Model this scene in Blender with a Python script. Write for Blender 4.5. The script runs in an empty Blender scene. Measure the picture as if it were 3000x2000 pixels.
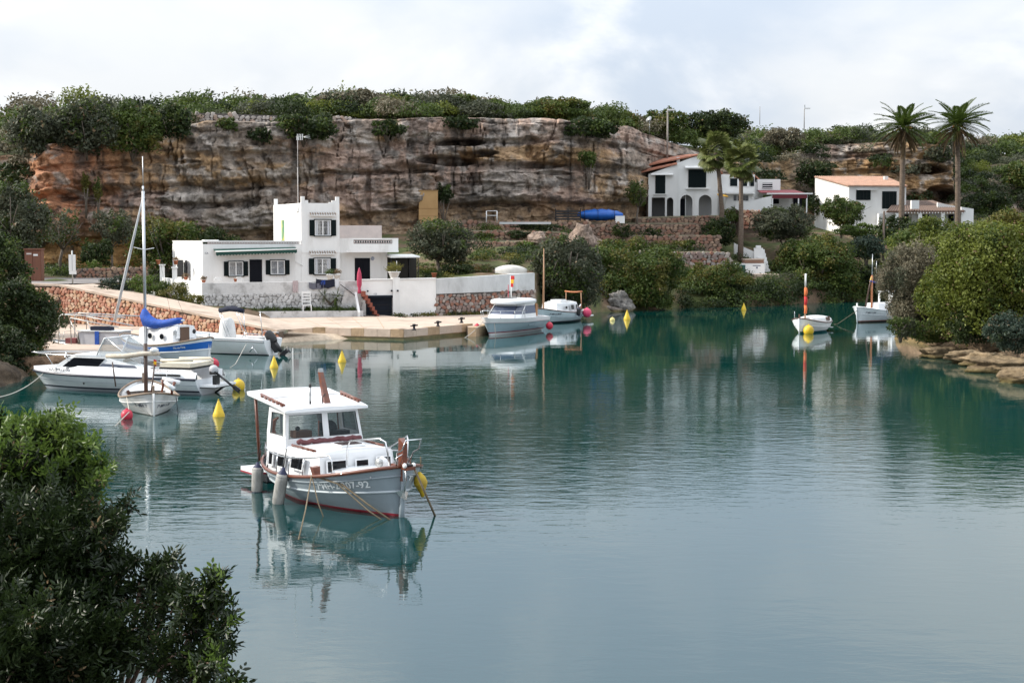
import bpy,bmesh,math,random
import numpy as np
from mathutils import Vector,Matrix,Euler
SC = bpy.context.scene
COL = SC.collection
rnd = random.Random(7)
R = math.radians
# ------------------------------------------------------------------ camera
CAM_H = 6.0
FPX = 4500.0                      # focal length, in pixels of a 3000 px wide picture
PITCH = math.atan(300.0 / FPX)
cam_data = bpy.data.cameras.new("camera")
cam = bpy.data.objects.new("camera",cam_data)
COL.objects.link(cam)
cam_data.sensor_width = 36.0
cam_data.lens = 36.0 * FPX / 3000.0
cam_data.clip_start = 0.1
cam_data.clip_end = 3000.0
cam.location = (0,0,CAM_H)
cam.rotation_euler = (math.pi / 2 - PITCH,0,0)
SC.camera = cam
# ------------------------------------------------------------------ sky and sun
SUN_DIR = Vector((-0.86,0.04,0.56)).normalized()
SUN_EL = math.asin(SUN_DIR.z)
SUN_AZ = math.atan2(SUN_DIR.x,SUN_DIR.y)
world = bpy.data.worlds.new("World")
SC.world = world
world.use_nodes = True
wn,wl = world.node_tree.nodes,world.node_tree.links
wn.clear()
w_out = wn.new("ShaderNodeOutputWorld")
w_bg = wn.new("ShaderNodeBackground")
w_bg.inputs["Strength"].default_value = 0.1
sky = wn.new("ShaderNodeTexSky")
sky.sky_type = 'NISHITA'
sky.sun_disc = False
sky.sun_elevation = SUN_EL
sky.sun_rotation = SUN_AZ
sky.air_density = 1.0
sky.dust_density = 1.2
tc = wn.new("ShaderNodeTexCoord")
sep = wn.new("ShaderNodeSeparateXYZ")
wl.new(tc.outputs["Generated"],sep.inputs[0])
def wmath(op,a,b=None,c=None):
    n = wn.new("ShaderNodeMath"); n.operation = op
    for i,v in enumerate((a,b,c)):
        if v is None: continue
        if isinstance(v,(int,float)): n.inputs[i].default_value = v
        else: wl.new(v,n.inputs[i])
    return n.outputs[0]
zc = wmath('MAXIMUM',sep.outputs[2],0.0)
zd = wmath('ADD',zc,0.5)
cx = wmath('DIVIDE',sep.outputs[0],zd)
cy = wmath('DIVIDE',sep.outputs[1],zd)
comb = wn.new("ShaderNodeCombineXYZ")
wl.new(cx,comb.inputs[0]); wl.new(cy,comb.inputs[1])
def wnoise(scale,detail,rough,off,dist=0.0):
    mp = wn.new("ShaderNodeMapping"); mp.inputs["Location"].default_value = off
    wl.new(comb.outputs[0],mp.inputs["Vector"])
    n = wn.new("ShaderNodeTexNoise")
    n.inputs["Scale"].default_value = scale; n.inputs["Detail"].default_value = detail
    n.inputs["Roughness"].default_value = rough; n.inputs["Distortion"].default_value = dist
    wl.new(mp.outputs[0],n.inputs["Vector"])
    return n.outputs["Fac"]
def wramp(x,lo,hi):
    n = wn.new("ShaderNodeMapRange"); n.interpolation_type = 'SMOOTHSTEP'
    n.inputs["From Min"].default_value = lo; n.inputs["From Max"].default_value = hi
    wl.new(x,n.inputs["Value"])
    return n.outputs[0]
def wmix(f,a,b):
    n = wn.new("ShaderNodeMix"); n.data_type = 'RGBA'
    wl.new(f,n.inputs["Factor"])
    for v,s in ((a,n.inputs[6]),(b,n.inputs[7])):
        if isinstance(v,tuple): s.default_value = (*v,1)
        else: wl.new(v,s)
    return n.outputs[2]
n_big = wnoise(2.0,7,0.5,(9.7,5.2,0),0.4)
n_cum = wnoise(4.2,8,0.52,(8.8,3.9,0),0.3)
veil = wramp(n_big,0.38,0.60)          # high thin veil
cum = wramp(n_cum,0.50,0.72)           # brighter heaps
c1 = wmix(veil,(6.9,7.8,9.1),(9.2,9.5,9.8))
c2 = wmix(cum,c1,(11.2,11.3,11.4))
cover = wmath('ADD',wmath('MULTIPLY',veil,0.07),0.92)
c3 = wmix(cover,sky.outputs[0],c2)
# an overcast sky grows brighter towards the zenith (CIE overcast law, softened)
lum = wmath('DIVIDE',wmath('MULTIPLY_ADD',zc,1.9,1.0),1.27)
sc_ = wn.new("ShaderNodeVectorMath"); sc_.operation = 'SCALE'
wl.new(c3,sc_.inputs[0]); wl.new(lum,sc_.inputs["Scale"])
wl.new(sc_.outputs[0],w_bg.inputs["Color"])
wl.new(w_bg.outputs[0],w_out.inputs["Surface"])
sun_data = bpy.data.lights.new("sun",'SUN')
sun = bpy.data.objects.new("sun",sun_data)
COL.objects.link(sun)
sun_data.energy = 4.6
sun_data.angle = R(0.9)
sun_data.color = (1.0,0.93,0.82)
sun.rotation_euler = SUN_DIR.to_track_quat('Z','Y').to_euler()
SC.view_settings.view_transform = 'Standard'
SC.view_settings.look = 'None'
SC.view_settings.exposure = 0.12
SC.view_settings.gamma = 1.0
SC.view_settings.use_curve_mapping = False
SC.render.engine = 'CYCLES'
SC.cycles.use_denoising = True
SC.cycles.max_bounces = 6
SC.cycles.diffuse_bounces = 3
SC.cycles.glossy_bounces = 3
SC.cycles.transmission_bounces = 5
SC.cycles.transparent_max_bounces = 8
SC.cycles.sample_clamp_indirect = 6.0
# ------------------------------------------------------------------ surveying helpers (picture -> metres)
_c,_s = math.cos(PITCH),math.sin(PITCH)
def W(px,py,d):
    """the point at distance d (along +Y) that the photograph shows at px, py"""
    u,v = (px - 1500.0) / FPX,(1000.0 - py) / FPX
    t = d / (_c + v * _s)
    return Vector((u * t,d,CAM_H + (v * _c - _s) * t))
def G(px,py,z=0.0):
    """the point at height z that the photograph shows at px, py"""
    u,v = (px - 1500.0) / FPX,(1000.0 - py) / FPX
    t = (z - CAM_H) / (v * _c - _s)
    return Vector((u * t,t * (_c + v * _s),z))
def Xat(px,d): return (px - 1500.0) / FPX * d
# ------------------------------------------------------------------ numpy noise
_rs = np.random.RandomState(11)
_PERM = _rs.permutation(512).astype(np.int64)
_PERM = np.concatenate([_PERM,_PERM,_PERM])
_VAL = _rs.rand(512)
def vnoise(x,y,z=0.0):
    x = np.asarray(x,float); y = np.asarray(y,float) + 0 * x; z = np.asarray(z,float) + 0 * x
    xi,yi,zi = np.floor(x).astype(np.int64),np.floor(y).astype(np.int64),np.floor(z).astype(np.int64)
    xf,yf,zf = x - xi,y - yi,z - zi
    sx,sy,sz = [f * f * f * (f * (f * 6 - 15) + 10) for f in (xf,yf,zf)]
    def h(a,b,c):
        return _VAL[_PERM[_PERM[_PERM[a & 511] + (b & 511)] + (c & 511)] & 511]
    def lx(b,c): return h(xi,b,c) * (1 - sx) + h(xi + 1,b,c) * sx
    def ly(c): return lx(yi,c) * (1 - sy) + lx(yi + 1,c) * sy
    return (ly(zi) * (1 - sz) + ly(zi + 1) * sz) * 2 - 1
def fbm(x,y,z=0.0,o=5,g=0.5):
    a,f,s,t = 1.0,1.0,0.0,0.0
    for k in range(o):
        s = s + a * vnoise(np.asarray(x) * f + 17.3 * k,np.asarray(y) * f + 5.1 * k,np.asarray(z) * f)
        t += a; a *= g; f *= 2.03
    return s / t
def sstep(x,a,b):
    t = np.clip((x - a) / (b - a),0,1)
    return t * t * (3 - 2 * t)
# ------------------------------------------------------------------ materials
MATS = {}
def mat(name,col,rough=0.6,col2=None,scale=3.0,bump=0.0,bscale=None,metallic=0.0,detail=5,mixlo=0.35,mixhi=0.65,
        stretch=(1,1,1),emit=None,spec=0.5,obj_coords=False,col3=None,scale3=0.4,lo3=0.5,hi3=0.7,trans=0.0,coat=0.0):
    if name in MATS: return MATS[name]
    m = bpy.data.materials.new(name); m.use_nodes = True
    N,L = m.node_tree.nodes,m.node_tree.links
    b = N["Principled BSDF"]
    b.inputs["Base Color"].default_value = (*col,1)
    b.inputs["Roughness"].default_value = rough
    b.inputs["Metallic"].default_value = metallic
    b.inputs["Specular IOR Level"].default_value = spec
    if coat: b.inputs["Coat Weight"].default_value = coat
    if trans: b.inputs["Transmission Weight"].default_value = trans
    if col2 is not None or bump:
        if obj_coords:
            t = N.new("ShaderNodeTexCoord"); vec = t.outputs["Object"]
        else:
            t = N.new("ShaderNodeNewGeometry"); vec = t.outputs["Position"]
        mp = N.new("ShaderNodeMapping"); mp.inputs["Scale"].default_value = stretch
        L.new(vec,mp.inputs["Vector"]); vec = mp.outputs[0]
    cur = None
    if col2 is not None:
        n = N.new("ShaderNodeTexNoise"); n.inputs["Scale"].default_value = scale; n.inputs["Detail"].default_value = detail
        n.inputs["Roughness"].default_value = 0.6
        L.new(vec,n.inputs["Vector"])
        r = N.new("ShaderNodeMapRange"); r.inputs["From Min"].default_value = mixlo; r.inputs["From Max"].default_value = mixhi
        L.new(n.outputs["Fac"],r.inputs["Value"])
        mx = N.new("ShaderNodeMix"); mx.data_type = 'RGBA'
        mx.inputs[6].default_value = (*col,1); mx.inputs[7].default_value = (*col2,1)
        L.new(r.outputs[0],mx.inputs["Factor"])
        cur = mx.outputs[2]
        if col3 is not None:
            n3 = N.new("ShaderNodeTexNoise"); n3.inputs["Scale"].default_value = scale3; n3.inputs["Detail"].default_value = 6
            n3.inputs["Roughness"].default_value = 0.65
            L.new(vec,n3.inputs["Vector"])
            r3 = N.new("ShaderNodeMapRange"); r3.inputs["From Min"].default_value = lo3; r3.inputs["From Max"].default_value = hi3
            L.new(n3.outputs["Fac"],r3.inputs["Value"])
            m3 = N.new("ShaderNodeMix"); m3.data_type = 'RGBA'
            L.new(cur,m3.inputs[6]); m3.inputs[7].default_value = (*col3,1)
            L.new(r3.outputs[0],m3.inputs["Factor"])
            cur = m3.outputs[2]
        L.new(cur,b.inputs["Base Color"])
    if bump:
        nb = N.new("ShaderNodeTexNoise"); nb.inputs["Scale"].default_value = bscale or scale * 3; nb.inputs["Detail"].default_value = 6
        L.new(vec,nb.inputs["Vector"])
        bm_ = N.new("ShaderNodeBump"); bm_.inputs["Strength"].default_value = 1.0; bm_.inputs["Distance"].default_value = bump
        L.new(nb.outputs["Fac"],bm_.inputs["Height"]); L.new(bm_.outputs[0],b.inputs["Normal"])
    MATS[name] = m
    return m
def leaf_mat(name,cols,trans=0.35,rough=0.55,patch=0.5,spec=0.3):
    """leaf material: each leaf picks its own tone, whole sprays drift between two tones"""
    if name in MATS: return MATS[name]
    m = bpy.data.materials.new(name); m.use_nodes = True
    N,L = m.node_tree.nodes,m.node_tree.links
    b = N["Principled BSDF"]; out = N["Material Output"]
    g = N.new("ShaderNodeNewGeometry")
    rp = N.new("ShaderNodeValToRGB")
    els = rp.color_ramp.elements
    els[0].color = (*cols[0],1); els[1].color = (*cols[-1],1)
    for i,c in enumerate(cols[1:-1]):
        e = els.new((i + 1) / (len(cols) - 1)); e.color = (*c,1)
    n = N.new("ShaderNodeTexNoise"); n.inputs["Scale"].default_value = patch; n.inputs["Detail"].default_value = 3
    L.new(g.outputs["Position"],n.inputs["Vector"])
    a = N.new("ShaderNodeMath"); a.operation = 'MULTIPLY_ADD'; a.inputs[1].default_value = 0.5
    L.new(g.outputs["Random Per Island"],a.inputs[0])
    mr = N.new("ShaderNodeMapRange"); mr.inputs["From Min"].default_value = 0.3; mr.inputs["From Max"].default_value = 0.7
    mr.inputs["To Min"].default_value = 0.0; mr.inputs["To Max"].default_value = 0.5
    L.new(n.outputs["Fac"],mr.inputs["Value"]); L.new(mr.outputs[0],a.inputs[2])
    L.new(a.outputs[0],rp.inputs["Fac"])
    L.new(rp.outputs[0],b.inputs["Base Color"])
    b.inputs["Roughness"].default_value = rough
    b.inputs["Specular IOR Level"].default_value = spec
    tr = N.new("ShaderNodeBsdfTranslucent")
    L.new(rp.outputs[0],tr.inputs["Color"])
    mx = N.new("ShaderNodeMixShader"); mx.inputs[0].default_value = trans
    L.new(b.outputs[0],mx.inputs[1]); L.new(tr.outputs[0],mx.inputs[2])
    L.new(mx.outputs[0],out.inputs["Surface"])
    MATS[name] = m
    return m
def glass_mat(name,tint=(0.03,0.04,0.05),see=0.25,spec=0.6):
    if name in MATS: return MATS[name]
    m = bpy.data.materials.new(name); m.use_nodes = True
    N,L = m.node_tree.nodes,m.node_tree.links
    b = N["Principled BSDF"]; out = N["Material Output"]
    b.inputs["Base Color"].default_value = (*tint,1); b.inputs["Roughness"].default_value = 0.04
    b.inputs["Specular IOR Level"].default_value = spec
    if see:
        t = N.new("ShaderNodeBsdfTransparent"); t.inputs["Color"].default_value = (0.75,0.8,0.82,1)
        mx = N.new("ShaderNodeMixShader"); mx.inputs[0].default_value = see
        L.new(b.outputs[0],mx.inputs[1]); L.new(t.outputs[0],mx.inputs[2]); L.new(mx.outputs[0],out.inputs["Surface"])
    MATS[name] = m
    return m
# ------------------------------------------------------------------ object helpers
def tag(o,label=None,cat=None,group=None,kind=None):
    if label: o["label"] = label
    if cat: o["category"] = cat
    if group: o["group"] = group
    if kind: o["kind"] = kind
    return o
def thing(name,label,cat,loc=(0,0,0),rz=0.0,group=None):
    o = bpy.data.objects.new(name,None); COL.objects.link(o)
    o.empty_display_size = 0.3
    o.location = loc; o.rotation_euler = (0,0,rz)
    return tag(o,label,cat,group)
def link(name,me,parent=None,loc=None,rot=None,scale=None):
    o = bpy.data.objects.new(name,me); COL.objects.link(o)
    if parent is not None: o.parent = parent
    if loc is not None: o.location = loc
    if rot is not None: o.rotation_euler = rot
    if scale is not None: o.scale = scale
    return o
CHILDREN = {}
def copy_tree(o,parent=None,loc=None,rz=None):
    c = o.copy(); COL.objects.link(c)
    c.parent = parent if parent is not None else None
    if loc is not None: c.location = loc
    if rz is not None: c.rotation_euler = (0,0,rz)
    for ch in list(o.children):
        copy_tree(ch,c)
    return c
def np_mesh(name,V,Fq,mat_=None,smooth=False,mats=None,midx=None,vcol=None):
    """mesh from numpy arrays; Fq is (n,3) or (n,4)"""
    V = np.asarray(V,np.float32); Fq = np.asarray(Fq,np.int32)
    me = bpy.data.meshes.new(name)
    k = Fq.shape[1]
    me.vertices.add(len(V)); me.vertices.foreach_set("co",V.ravel())
    me.loops.add(Fq.size); me.loops.foreach_set("vertex_index",Fq.ravel())
    me.polygons.add(len(Fq)); me.polygons.foreach_set("loop_start",np.arange(0,Fq.size,k,dtype=np.int32))
    if smooth: me.polygons.foreach_set("use_smooth",np.ones(len(Fq),bool))
    if mats:
        for m in mats: me.materials.append(m)
        if midx is not None: me.polygons.foreach_set("material_index",np.asarray(midx,np.int32))
    elif mat_ is not None: me.materials.append(mat_)
    me.update(calc_edges=True)
    if vcol is not None:
        at = me.color_attributes.new("tone",'FLOAT_COLOR','POINT')
        c4 = np.ones((len(V),4),np.float32); c4[:,:3] = vcol
        at.data.foreach_set("color",c4.ravel())
    return me
class MB:
    """collects simple shapes into one mesh"""
    def __init__(s): s.v = []; s.f = []; s.m = []; s.mats = []; s.sm = []
    def mi(s,m):
        if m not in s.mats: s.mats.append(m)
        return s.mats.index(m)
    def add(s,vs,fs,m,smooth=False):
        b = len(s.v); s.v += [tuple(v) for v in vs]; k = s.mi(m)
        for f in fs:
            s.f.append(tuple(i + b for i in f)); s.m.append(k); s.sm.append(smooth)
    def box(s,c,size,m,rz=0.0,rot=None,taper=1.0):
        hx,hy,hz = size[0] / 2,size[1] / 2,size[2] / 2
        vs = []
        for z in (-hz,hz):
            k = taper if z > 0 else 1.0
            for x,y in ((-hx,-hy),(hx,-hy),(hx,hy),(-hx,hy)): vs.append(Vector((x * k,y * k,z)))
        M_ = rot.to_matrix() if rot is not None else Matrix.Rotation(rz,3,'Z')
        c = Vector(c)
        vs = [M_ @ v + c for v in vs]
        s.add(vs,[(3,2,1,0),(4,5,6,7),(0,1,5,4),(1,2,6,5),(2,3,7,6),(3,0,4,7)],m)
    def hexa(s,p,m):
        """eight corners: bottom four, then top four, in order"""
        s.add(p,[(3,2,1,0),(4,5,6,7),(0,1,5,4),(1,2,6,5),(2,3,7,6),(3,0,4,7)],m)
    def prism(s,poly,z0,z1,m):
        n = len(poly)
        z0s = z0 if hasattr(z0,'__len__') else [z0] * n
        z1s = z1 if hasattr(z1,'__len__') else [z1] * n
        vs = [(p[0],p[1],z0s[i]) for i,p in enumerate(poly)] + [(p[0],p[1],z1s[i]) for i,p in enumerate(poly)]
        fs = [tuple(range(n - 1,-1,-1)),tuple(range(n,2 * n))]
        for i in range(n):
            j = (i + 1) % n
            fs.append((i,j,n + j,n + i))
        s.add(vs,fs,m)
    def tube(s,pts,r,m,n=6,closed=False,caps=True,smooth=True):
        pts = [Vector(p) for p in pts]; k = len(pts)
        rs = r if hasattr(r,'__len__') else [r] * k
        rings = []
        up = Vector((0,0,1)); prev = None
        for i,p in enumerate(pts):
            a = pts[i - 1] if (i > 0 or closed) else p
            b = pts[(i + 1) % k] if (i < k - 1 or closed) else p
            t = (b - a)
            if t.length < 1e-9: t = Vector((0,0,1))
            t.normalize()
            ref = prev if prev is not None else (up if abs(t.z) < 0.9 else Vector((1,0,0)))
            x = ref - t * ref.dot(t)
            if x.length < 1e-6: x = Vector((1,0,0)) - t * t.x
            x.normalize(); y = t.cross(x); prev = x
            rings.append([p + (x * math.cos(2 * math.pi * j / n) + y * math.sin(2 * math.pi * j / n)) * rs[i] for j in range(n)])
        vs = [v for rg in rings for v in rg]; fs = []
        for i in range(k if closed else k - 1):
            for j in range(n):
                a,b = i * n + j,i * n + (j + 1) % n
                c,d = ((i + 1) % k) * n + (j + 1) % n,((i + 1) % k) * n + j
                fs.append((a,b,c,d))
        if caps and not closed:
            fs.append(tuple(range(n - 1,-1,-1))); fs.append(tuple((k - 1) * n + j for j in range(n)))
        s.add(vs,fs,m,smooth)
    def lathe(s,prof,m,c=(0,0,0),n=12,rot=None,smooth=True):
        c = Vector(c); vs = []; fs = []
        for (r,z) in prof:
            for j in range(n):
                a = 2 * math.pi * j / n
                v = Vector((r * math.cos(a),r * math.sin(a),z))
                if rot is not None: v = rot.to_matrix() @ v
                vs.append(v + c)
        for i in range(len(prof) - 1):
            for j in range(n):
                fs.append((i * n + j,i * n + (j + 1) % n,(i + 1) * n + (j + 1) % n,(i + 1) * n + j))
        if prof[0][0] > 1e-4: fs.append(tuple(range(n - 1,-1,-1)))
        if prof[-1][0] > 1e-4: fs.append(tuple((len(prof) - 1) * n + j for j in range(n)))
        s.add(vs,fs,m,smooth)
    def ball(s,c,r,m,n=10,k=7):
        rx,ry,rz = r if hasattr(r,'__len__') else (r,r,r)
        vs = []; fs = []
        for i in range(k + 1):
            th = math.pi * i / k
            for j in range(n):
                a = 2 * math.pi * j / n
                vs.append((c[0] + rx * math.sin(th) * math.cos(a),c[1] + ry * math.sin(th) * math.sin(a),c[2] - rz * math.cos(th)))
        for i in range(k):
            for j in range(n):
                fs.append((i * n + j,i * n + (j + 1) % n,(i + 1) * n + (j + 1) % n,(i + 1) * n + j))
        s.add(vs,fs,m,True)
    def quad(s,a,b,c,d,m): s.add([a,b,c,d],[(0,1,2,3)],m)
    def loft(s,rows,m,smooth=True,mrow=None,flip=False,close_u=False):
        """rows of equal length -> skin; mrow gives a material for each column strip"""
        nr,nc = len(rows),len(rows[0])
        b = len(s.v); s.v += [tuple(v) for rw in rows for v in rw]
        for i in range(nr - 1):
            for j in range(nc if close_u else nc - 1):
                j2 = (j + 1) % nc
                f = (b + i * nc + j,b + i * nc + j2,b + (i + 1) * nc + j2,b + (i + 1) * nc + j)
                s.f.append(f[::-1] if flip else f); s.m.append(s.mi(mrow[j] if mrow else m)); s.sm.append(smooth)
    def build(s,name,parent=None,loc=None,rot=None):
        me = bpy.data.meshes.new(name)
        me.from_pydata(s.v,[],s.f)
        for m in s.mats: me.materials.append(m)
        me.polygons.foreach_set("material_index",s.m)
        me.polygons.foreach_set("use_smooth",s.sm)
        me.update()
        bm = bmesh.new(); bm.from_mesh(me)
        bmesh.ops.remove_doubles(bm,verts=bm.verts,dist=1e-5)
        bmesh.ops.recalc_face_normals(bm,faces=bm.faces)
        bm.to_mesh(me); bm.free()
        return link(name,me,parent,loc,rot)
def text(name,body,size,m,parent=None,loc=(0,0,0),rot=(0,0,0),align='CENTER',extrude=0.002):
    cu = bpy.data.curves.new(name,'FONT'); cu.body = body; cu.size = size; cu.align_x = align; cu.extrude = extrude
    cu.materials.append(m)
    tmp = bpy.data.objects.new(name,cu); COL.objects.link(tmp)
    dg = bpy.context.evaluated_depsgraph_get(); dg.update()
    me = bpy.data.meshes.new_from_object(tmp.evaluated_get(dg)); bpy.data.objects.remove(tmp)
    return link(name,me,parent,loc,rot)
# ================================================================== WATER
def water_material():
    m = bpy.data.materials.new("harbour_water"); m.use_nodes = True
    N,L = m.node_tree.nodes,m.node_tree.links
    N.remove(N["Principled BSDF"]); out = N["Material Output"]
    g = N.new("ShaderNodeNewGeometry")
    def noise(scale,detail,stretch,rough=0.5,dist=0.0,rot=0.0):
        mp = N.new("ShaderNodeMapping"); mp.inputs["Scale"].default_value = stretch; mp.inputs["Rotation"].default_value = (0,0,rot)
        L.new(g.outputs["Position"],mp.inputs["Vector"])
        n = N.new("ShaderNodeTexNoise"); n.inputs["Scale"].default_value = scale; n.inputs["Detail"].default_value = detail
        n.inputs["Roughness"].default_value = rough; n.inputs["Distortion"].default_value = dist
        L.new(mp.outputs[0],n.inputs["Vector"]); return n.outputs["Fac"]
    def math_(op,a,b=None,c=None):
        n = N.new("ShaderNodeMath"); n.operation = op
        for i,v in enumerate((a,b,c)):
            if v is None: continue
            if isinstance(v,(int,float)): n.inputs[i].default_value = v
            else: L.new(v,n.inputs[i])
        return n.outputs[0]
    rip = noise(1.9,4,(0.7,1.3,1),0.55,0.3,0.12)
    rip2 = noise(0.55,2,(0.7,1.2,1),0.5,0.2,-0.25)
    swell = noise(0.16,2,(0.6,1.0,1),0.5)
    patch = noise(0.045,3,(0.7,1.6,1),0.55,0.6)
    pm = N.new("ShaderNodeMapRange"); pm.inputs["From Min"].default_value = 0.36; pm.inputs["From Max"].default_value = 0.62
    pm.inputs["To Min"].default_value = 0.35; pm.inputs["To Max"].default_value = 1.0
    L.new(patch,pm.inputs["Value"])
    h = math_('MULTIPLY',rip,0.030)
    sepx = N.new("ShaderNodeSeparateXYZ"); L.new(g.outputs["Position"],sepx.inputs[0])
    def step(lo,hi,a,b):
        n = N.new("ShaderNodeMapRange"); n.interpolation_type = 'SMOOTHSTEP'
        for k,v in zip(("From Min","From Max","To Min","To Max"),(lo,hi,a,b)): n.inputs[k].default_value = v
        L.new(sepx.outputs[1],n.inputs["Value"]); return n.outputs[0]
    lane = math_('MULTIPLY',step(27,40,.38,1.0),step(48,78,.9,.18))      # a breath of wind crosses the middle of the cove
    h = math_('MULTIPLY',math_('MULTIPLY',h,pm.outputs[0]),lane)
    h = math_('MULTIPLY_ADD',rip2,0.008,h)
    h = math_('MULTIPLY_ADD',swell,0.012,h)
    bp = N.new("ShaderNodeBump"); bp.inputs["Strength"].default_value = 1.0; bp.inputs["Distance"].default_value = 0.62
    L.new(h,bp.inputs["Height"])
    at = N.new("ShaderNodeAttribute"); at.attribute_name = "tone"
    dif = N.new("ShaderNodeBsdfDiffuse"); L.new(at.outputs["Color"],dif.inputs["Color"])
    gl = N.new("ShaderNodeBsdfGlossy"); gl.inputs["Roughness"].default_value = 0.02; gl.inputs["Color"].default_value = (0.93,0.96,0.98,1)
    L.new(bp.outputs[0],gl.inputs["Normal"])
    fr = N.new("ShaderNodeFresnel"); fr.inputs["IOR"].default_value = 1.78
    L.new(bp.outputs[0],fr.inputs["Normal"])
    mx = N.new("ShaderNodeMixShader")
    L.new(fr.outputs[0],mx.inputs[0]); L.new(dif.outputs[0],mx.inputs[1]); L.new(gl.outputs[0],mx.inputs[2])
    L.new(mx.outputs[0],out.inputs["Surface"])
    return m
def make_water():
    xs = np.linspace(-75,95,171); ys = np.concatenate([np.linspace(-60,20,20),np.linspace(22,175,154)])
    X,Y = np.meshgrid(xs,ys)
    V = np.stack([X.ravel(),Y.ravel(),np.zeros(X.size)],1)
    nx,ny = len(xs),len(ys)
    i,j = np.meshgrid(np.arange(nx - 1),np.arange(ny - 1))
    a = (j * nx + i).ravel()
    F = np.stack([a,a + 1,a + nx + 1,a + nx],1)
    deep = np.array([0.0002,0.041,0.037]); shal = np.array([0.07,0.062,0.030])
    def seg(p,q):
        p = np.array(p); q = np.array(q); d = q - p
        t = np.clip(((X - p[0]) * d[0] + (Y - p[1]) * d[1]) / (d @ d),0,1)
        return np.hypot(X - p[0] - t * d[0],Y - p[1] - t * d[1])
    pts = [G(640,1010)[:2],G(850,990)[:2],G(1184,994)[:2],G(1375,985)[:2]]
    dist = np.minimum.reduce([seg(pts[k],pts[k + 1]) for k in range(3)])
    rp = [(29.5,40),(25.8,62),(22.5,90)]
    d2 = np.minimum.reduce([seg(rp[k],rp[k + 1]) for k in range(2)])
    wob = fbm(X * .3,Y * .3) * 1.6
    s = np.clip(np.exp(-np.maximum(dist + wob,0) / 1.7) + np.exp(-np.maximum(d2 + wob,0) / 2.6) * .9,0,1).ravel()[:,None]
    # the water's base tone gets slightly darker towards the camera side
    near_w = sstep(62 - Y,0,45).ravel()[:,None]
    deepc = deep * (1 - near_w) + np.array([0.0004,0.027,0.028]) * near_w
    tone = deepc * (1 - s) + shal * s
    o = link("water",np_mesh("water",V,F,water_material(),True,vcol=tone)); o["kind"] = "structure"
make_water()
# ================================================================== LAND
PXC = np.array([-900,0,110,170,400,600,800,1184,1400,1565,1750,2000,2200,2450,2700,3000,3900],float)
LOW = [
 [(60,-1.5),(62,-.3),(63,.8),(75,2),(95,3),(115,3.5),(130,3.6)],
 [(62,-1.5),(65,-.2),(67,.8),(80,1.6),(98,2.5),(110,3.25),(128,3.6)],
 [(80,-1.5),(83.6,-.3),(84.2,.50),(98.8,.50),(99.8,2.95),(110,3.2),(128,3.6)],
 [(80,-1.5),(84.2,-.3),(84.6,.50),(98.9,.50),(99.9,2.95),(108,3.2),(129,3.6)],
 [(82,-1.5),(86,-.3),(86.4,.4),(94.9,.4),(95.7,1.98),(104,2.3),(131,3.6)],
 [(83,-1.5),(86.6,-.3),(87,.2),(91.9,.2),(92.6,1.35),(101,1.25),(134,3.6)],
 [(86,-1.5),(88.2,-.3),(88.5,.2),(95,.42),(105,.45),(106.5,1.2),(138,5)],
 [(88,-1.5),(94,-.3),(97,.4),(104,.42),(109.6,.42),(110.4,1.8),(141,6.5)],
 [(97,-1.5),(101,-.3),(103,.3),(108,.38),(112.2,.42),(113,3.0),(146,7.3)],
 [(108,-1.5),(113,-.3),(113.6,.3),(114.3,.4),(115.1,.45),(116,3.2),(150,7.4)],
 [(120,-1.5),(125,-.3),(126.5,.6),(130,2.2),(136,3.6),(143,4.6),(154,7.5)],
 [(130,-1.5),(134,-.3),(135,.8),(139,2.4),(143,4.2),(150,5.6),(166,8.3)],
 [(132,-1.5),(137,-.3),(138,1),(142,2.35),(147,2.5),(156,5),(180,8.5)],
 [(143,-1.5),(147,-.3),(148,1),(154,2.5),(160,4.4),(166,6.2),(190,8.8)],
 [(150,-1.5),(154,-.3),(156,1),(160,3),(164,5),(168,6.6),(194,9)],
 [(150,-1.5),(154,-.3),(156,1),(160,3),(164,5),(170,6.6),(198,9)],
 [(150,-1.5),(154,-.3),(156,1),(162,3),(168,5),(176,7),(204,9)]]
LOWD = np.array([[p[0] for p in r] for r in LOW]); LOWZ = np.array([[p[1] for p in r] for r in LOW])
def low_col(px):
    d = np.array([np.interp(px,PXC,LOWD[:,k]) for k in range(7)])
    z = np.array([np.interp(px,PXC,LOWZ[:,k]) for k in range(7)])
    return d,z
def ground_z(px,d):
    dd,zz = low_col(px)
    return float(np.interp(d,dd,zz))
def ground_at(px,d):
    return Vector((Xat(px,d),d,ground_z(px,d)))
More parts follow.
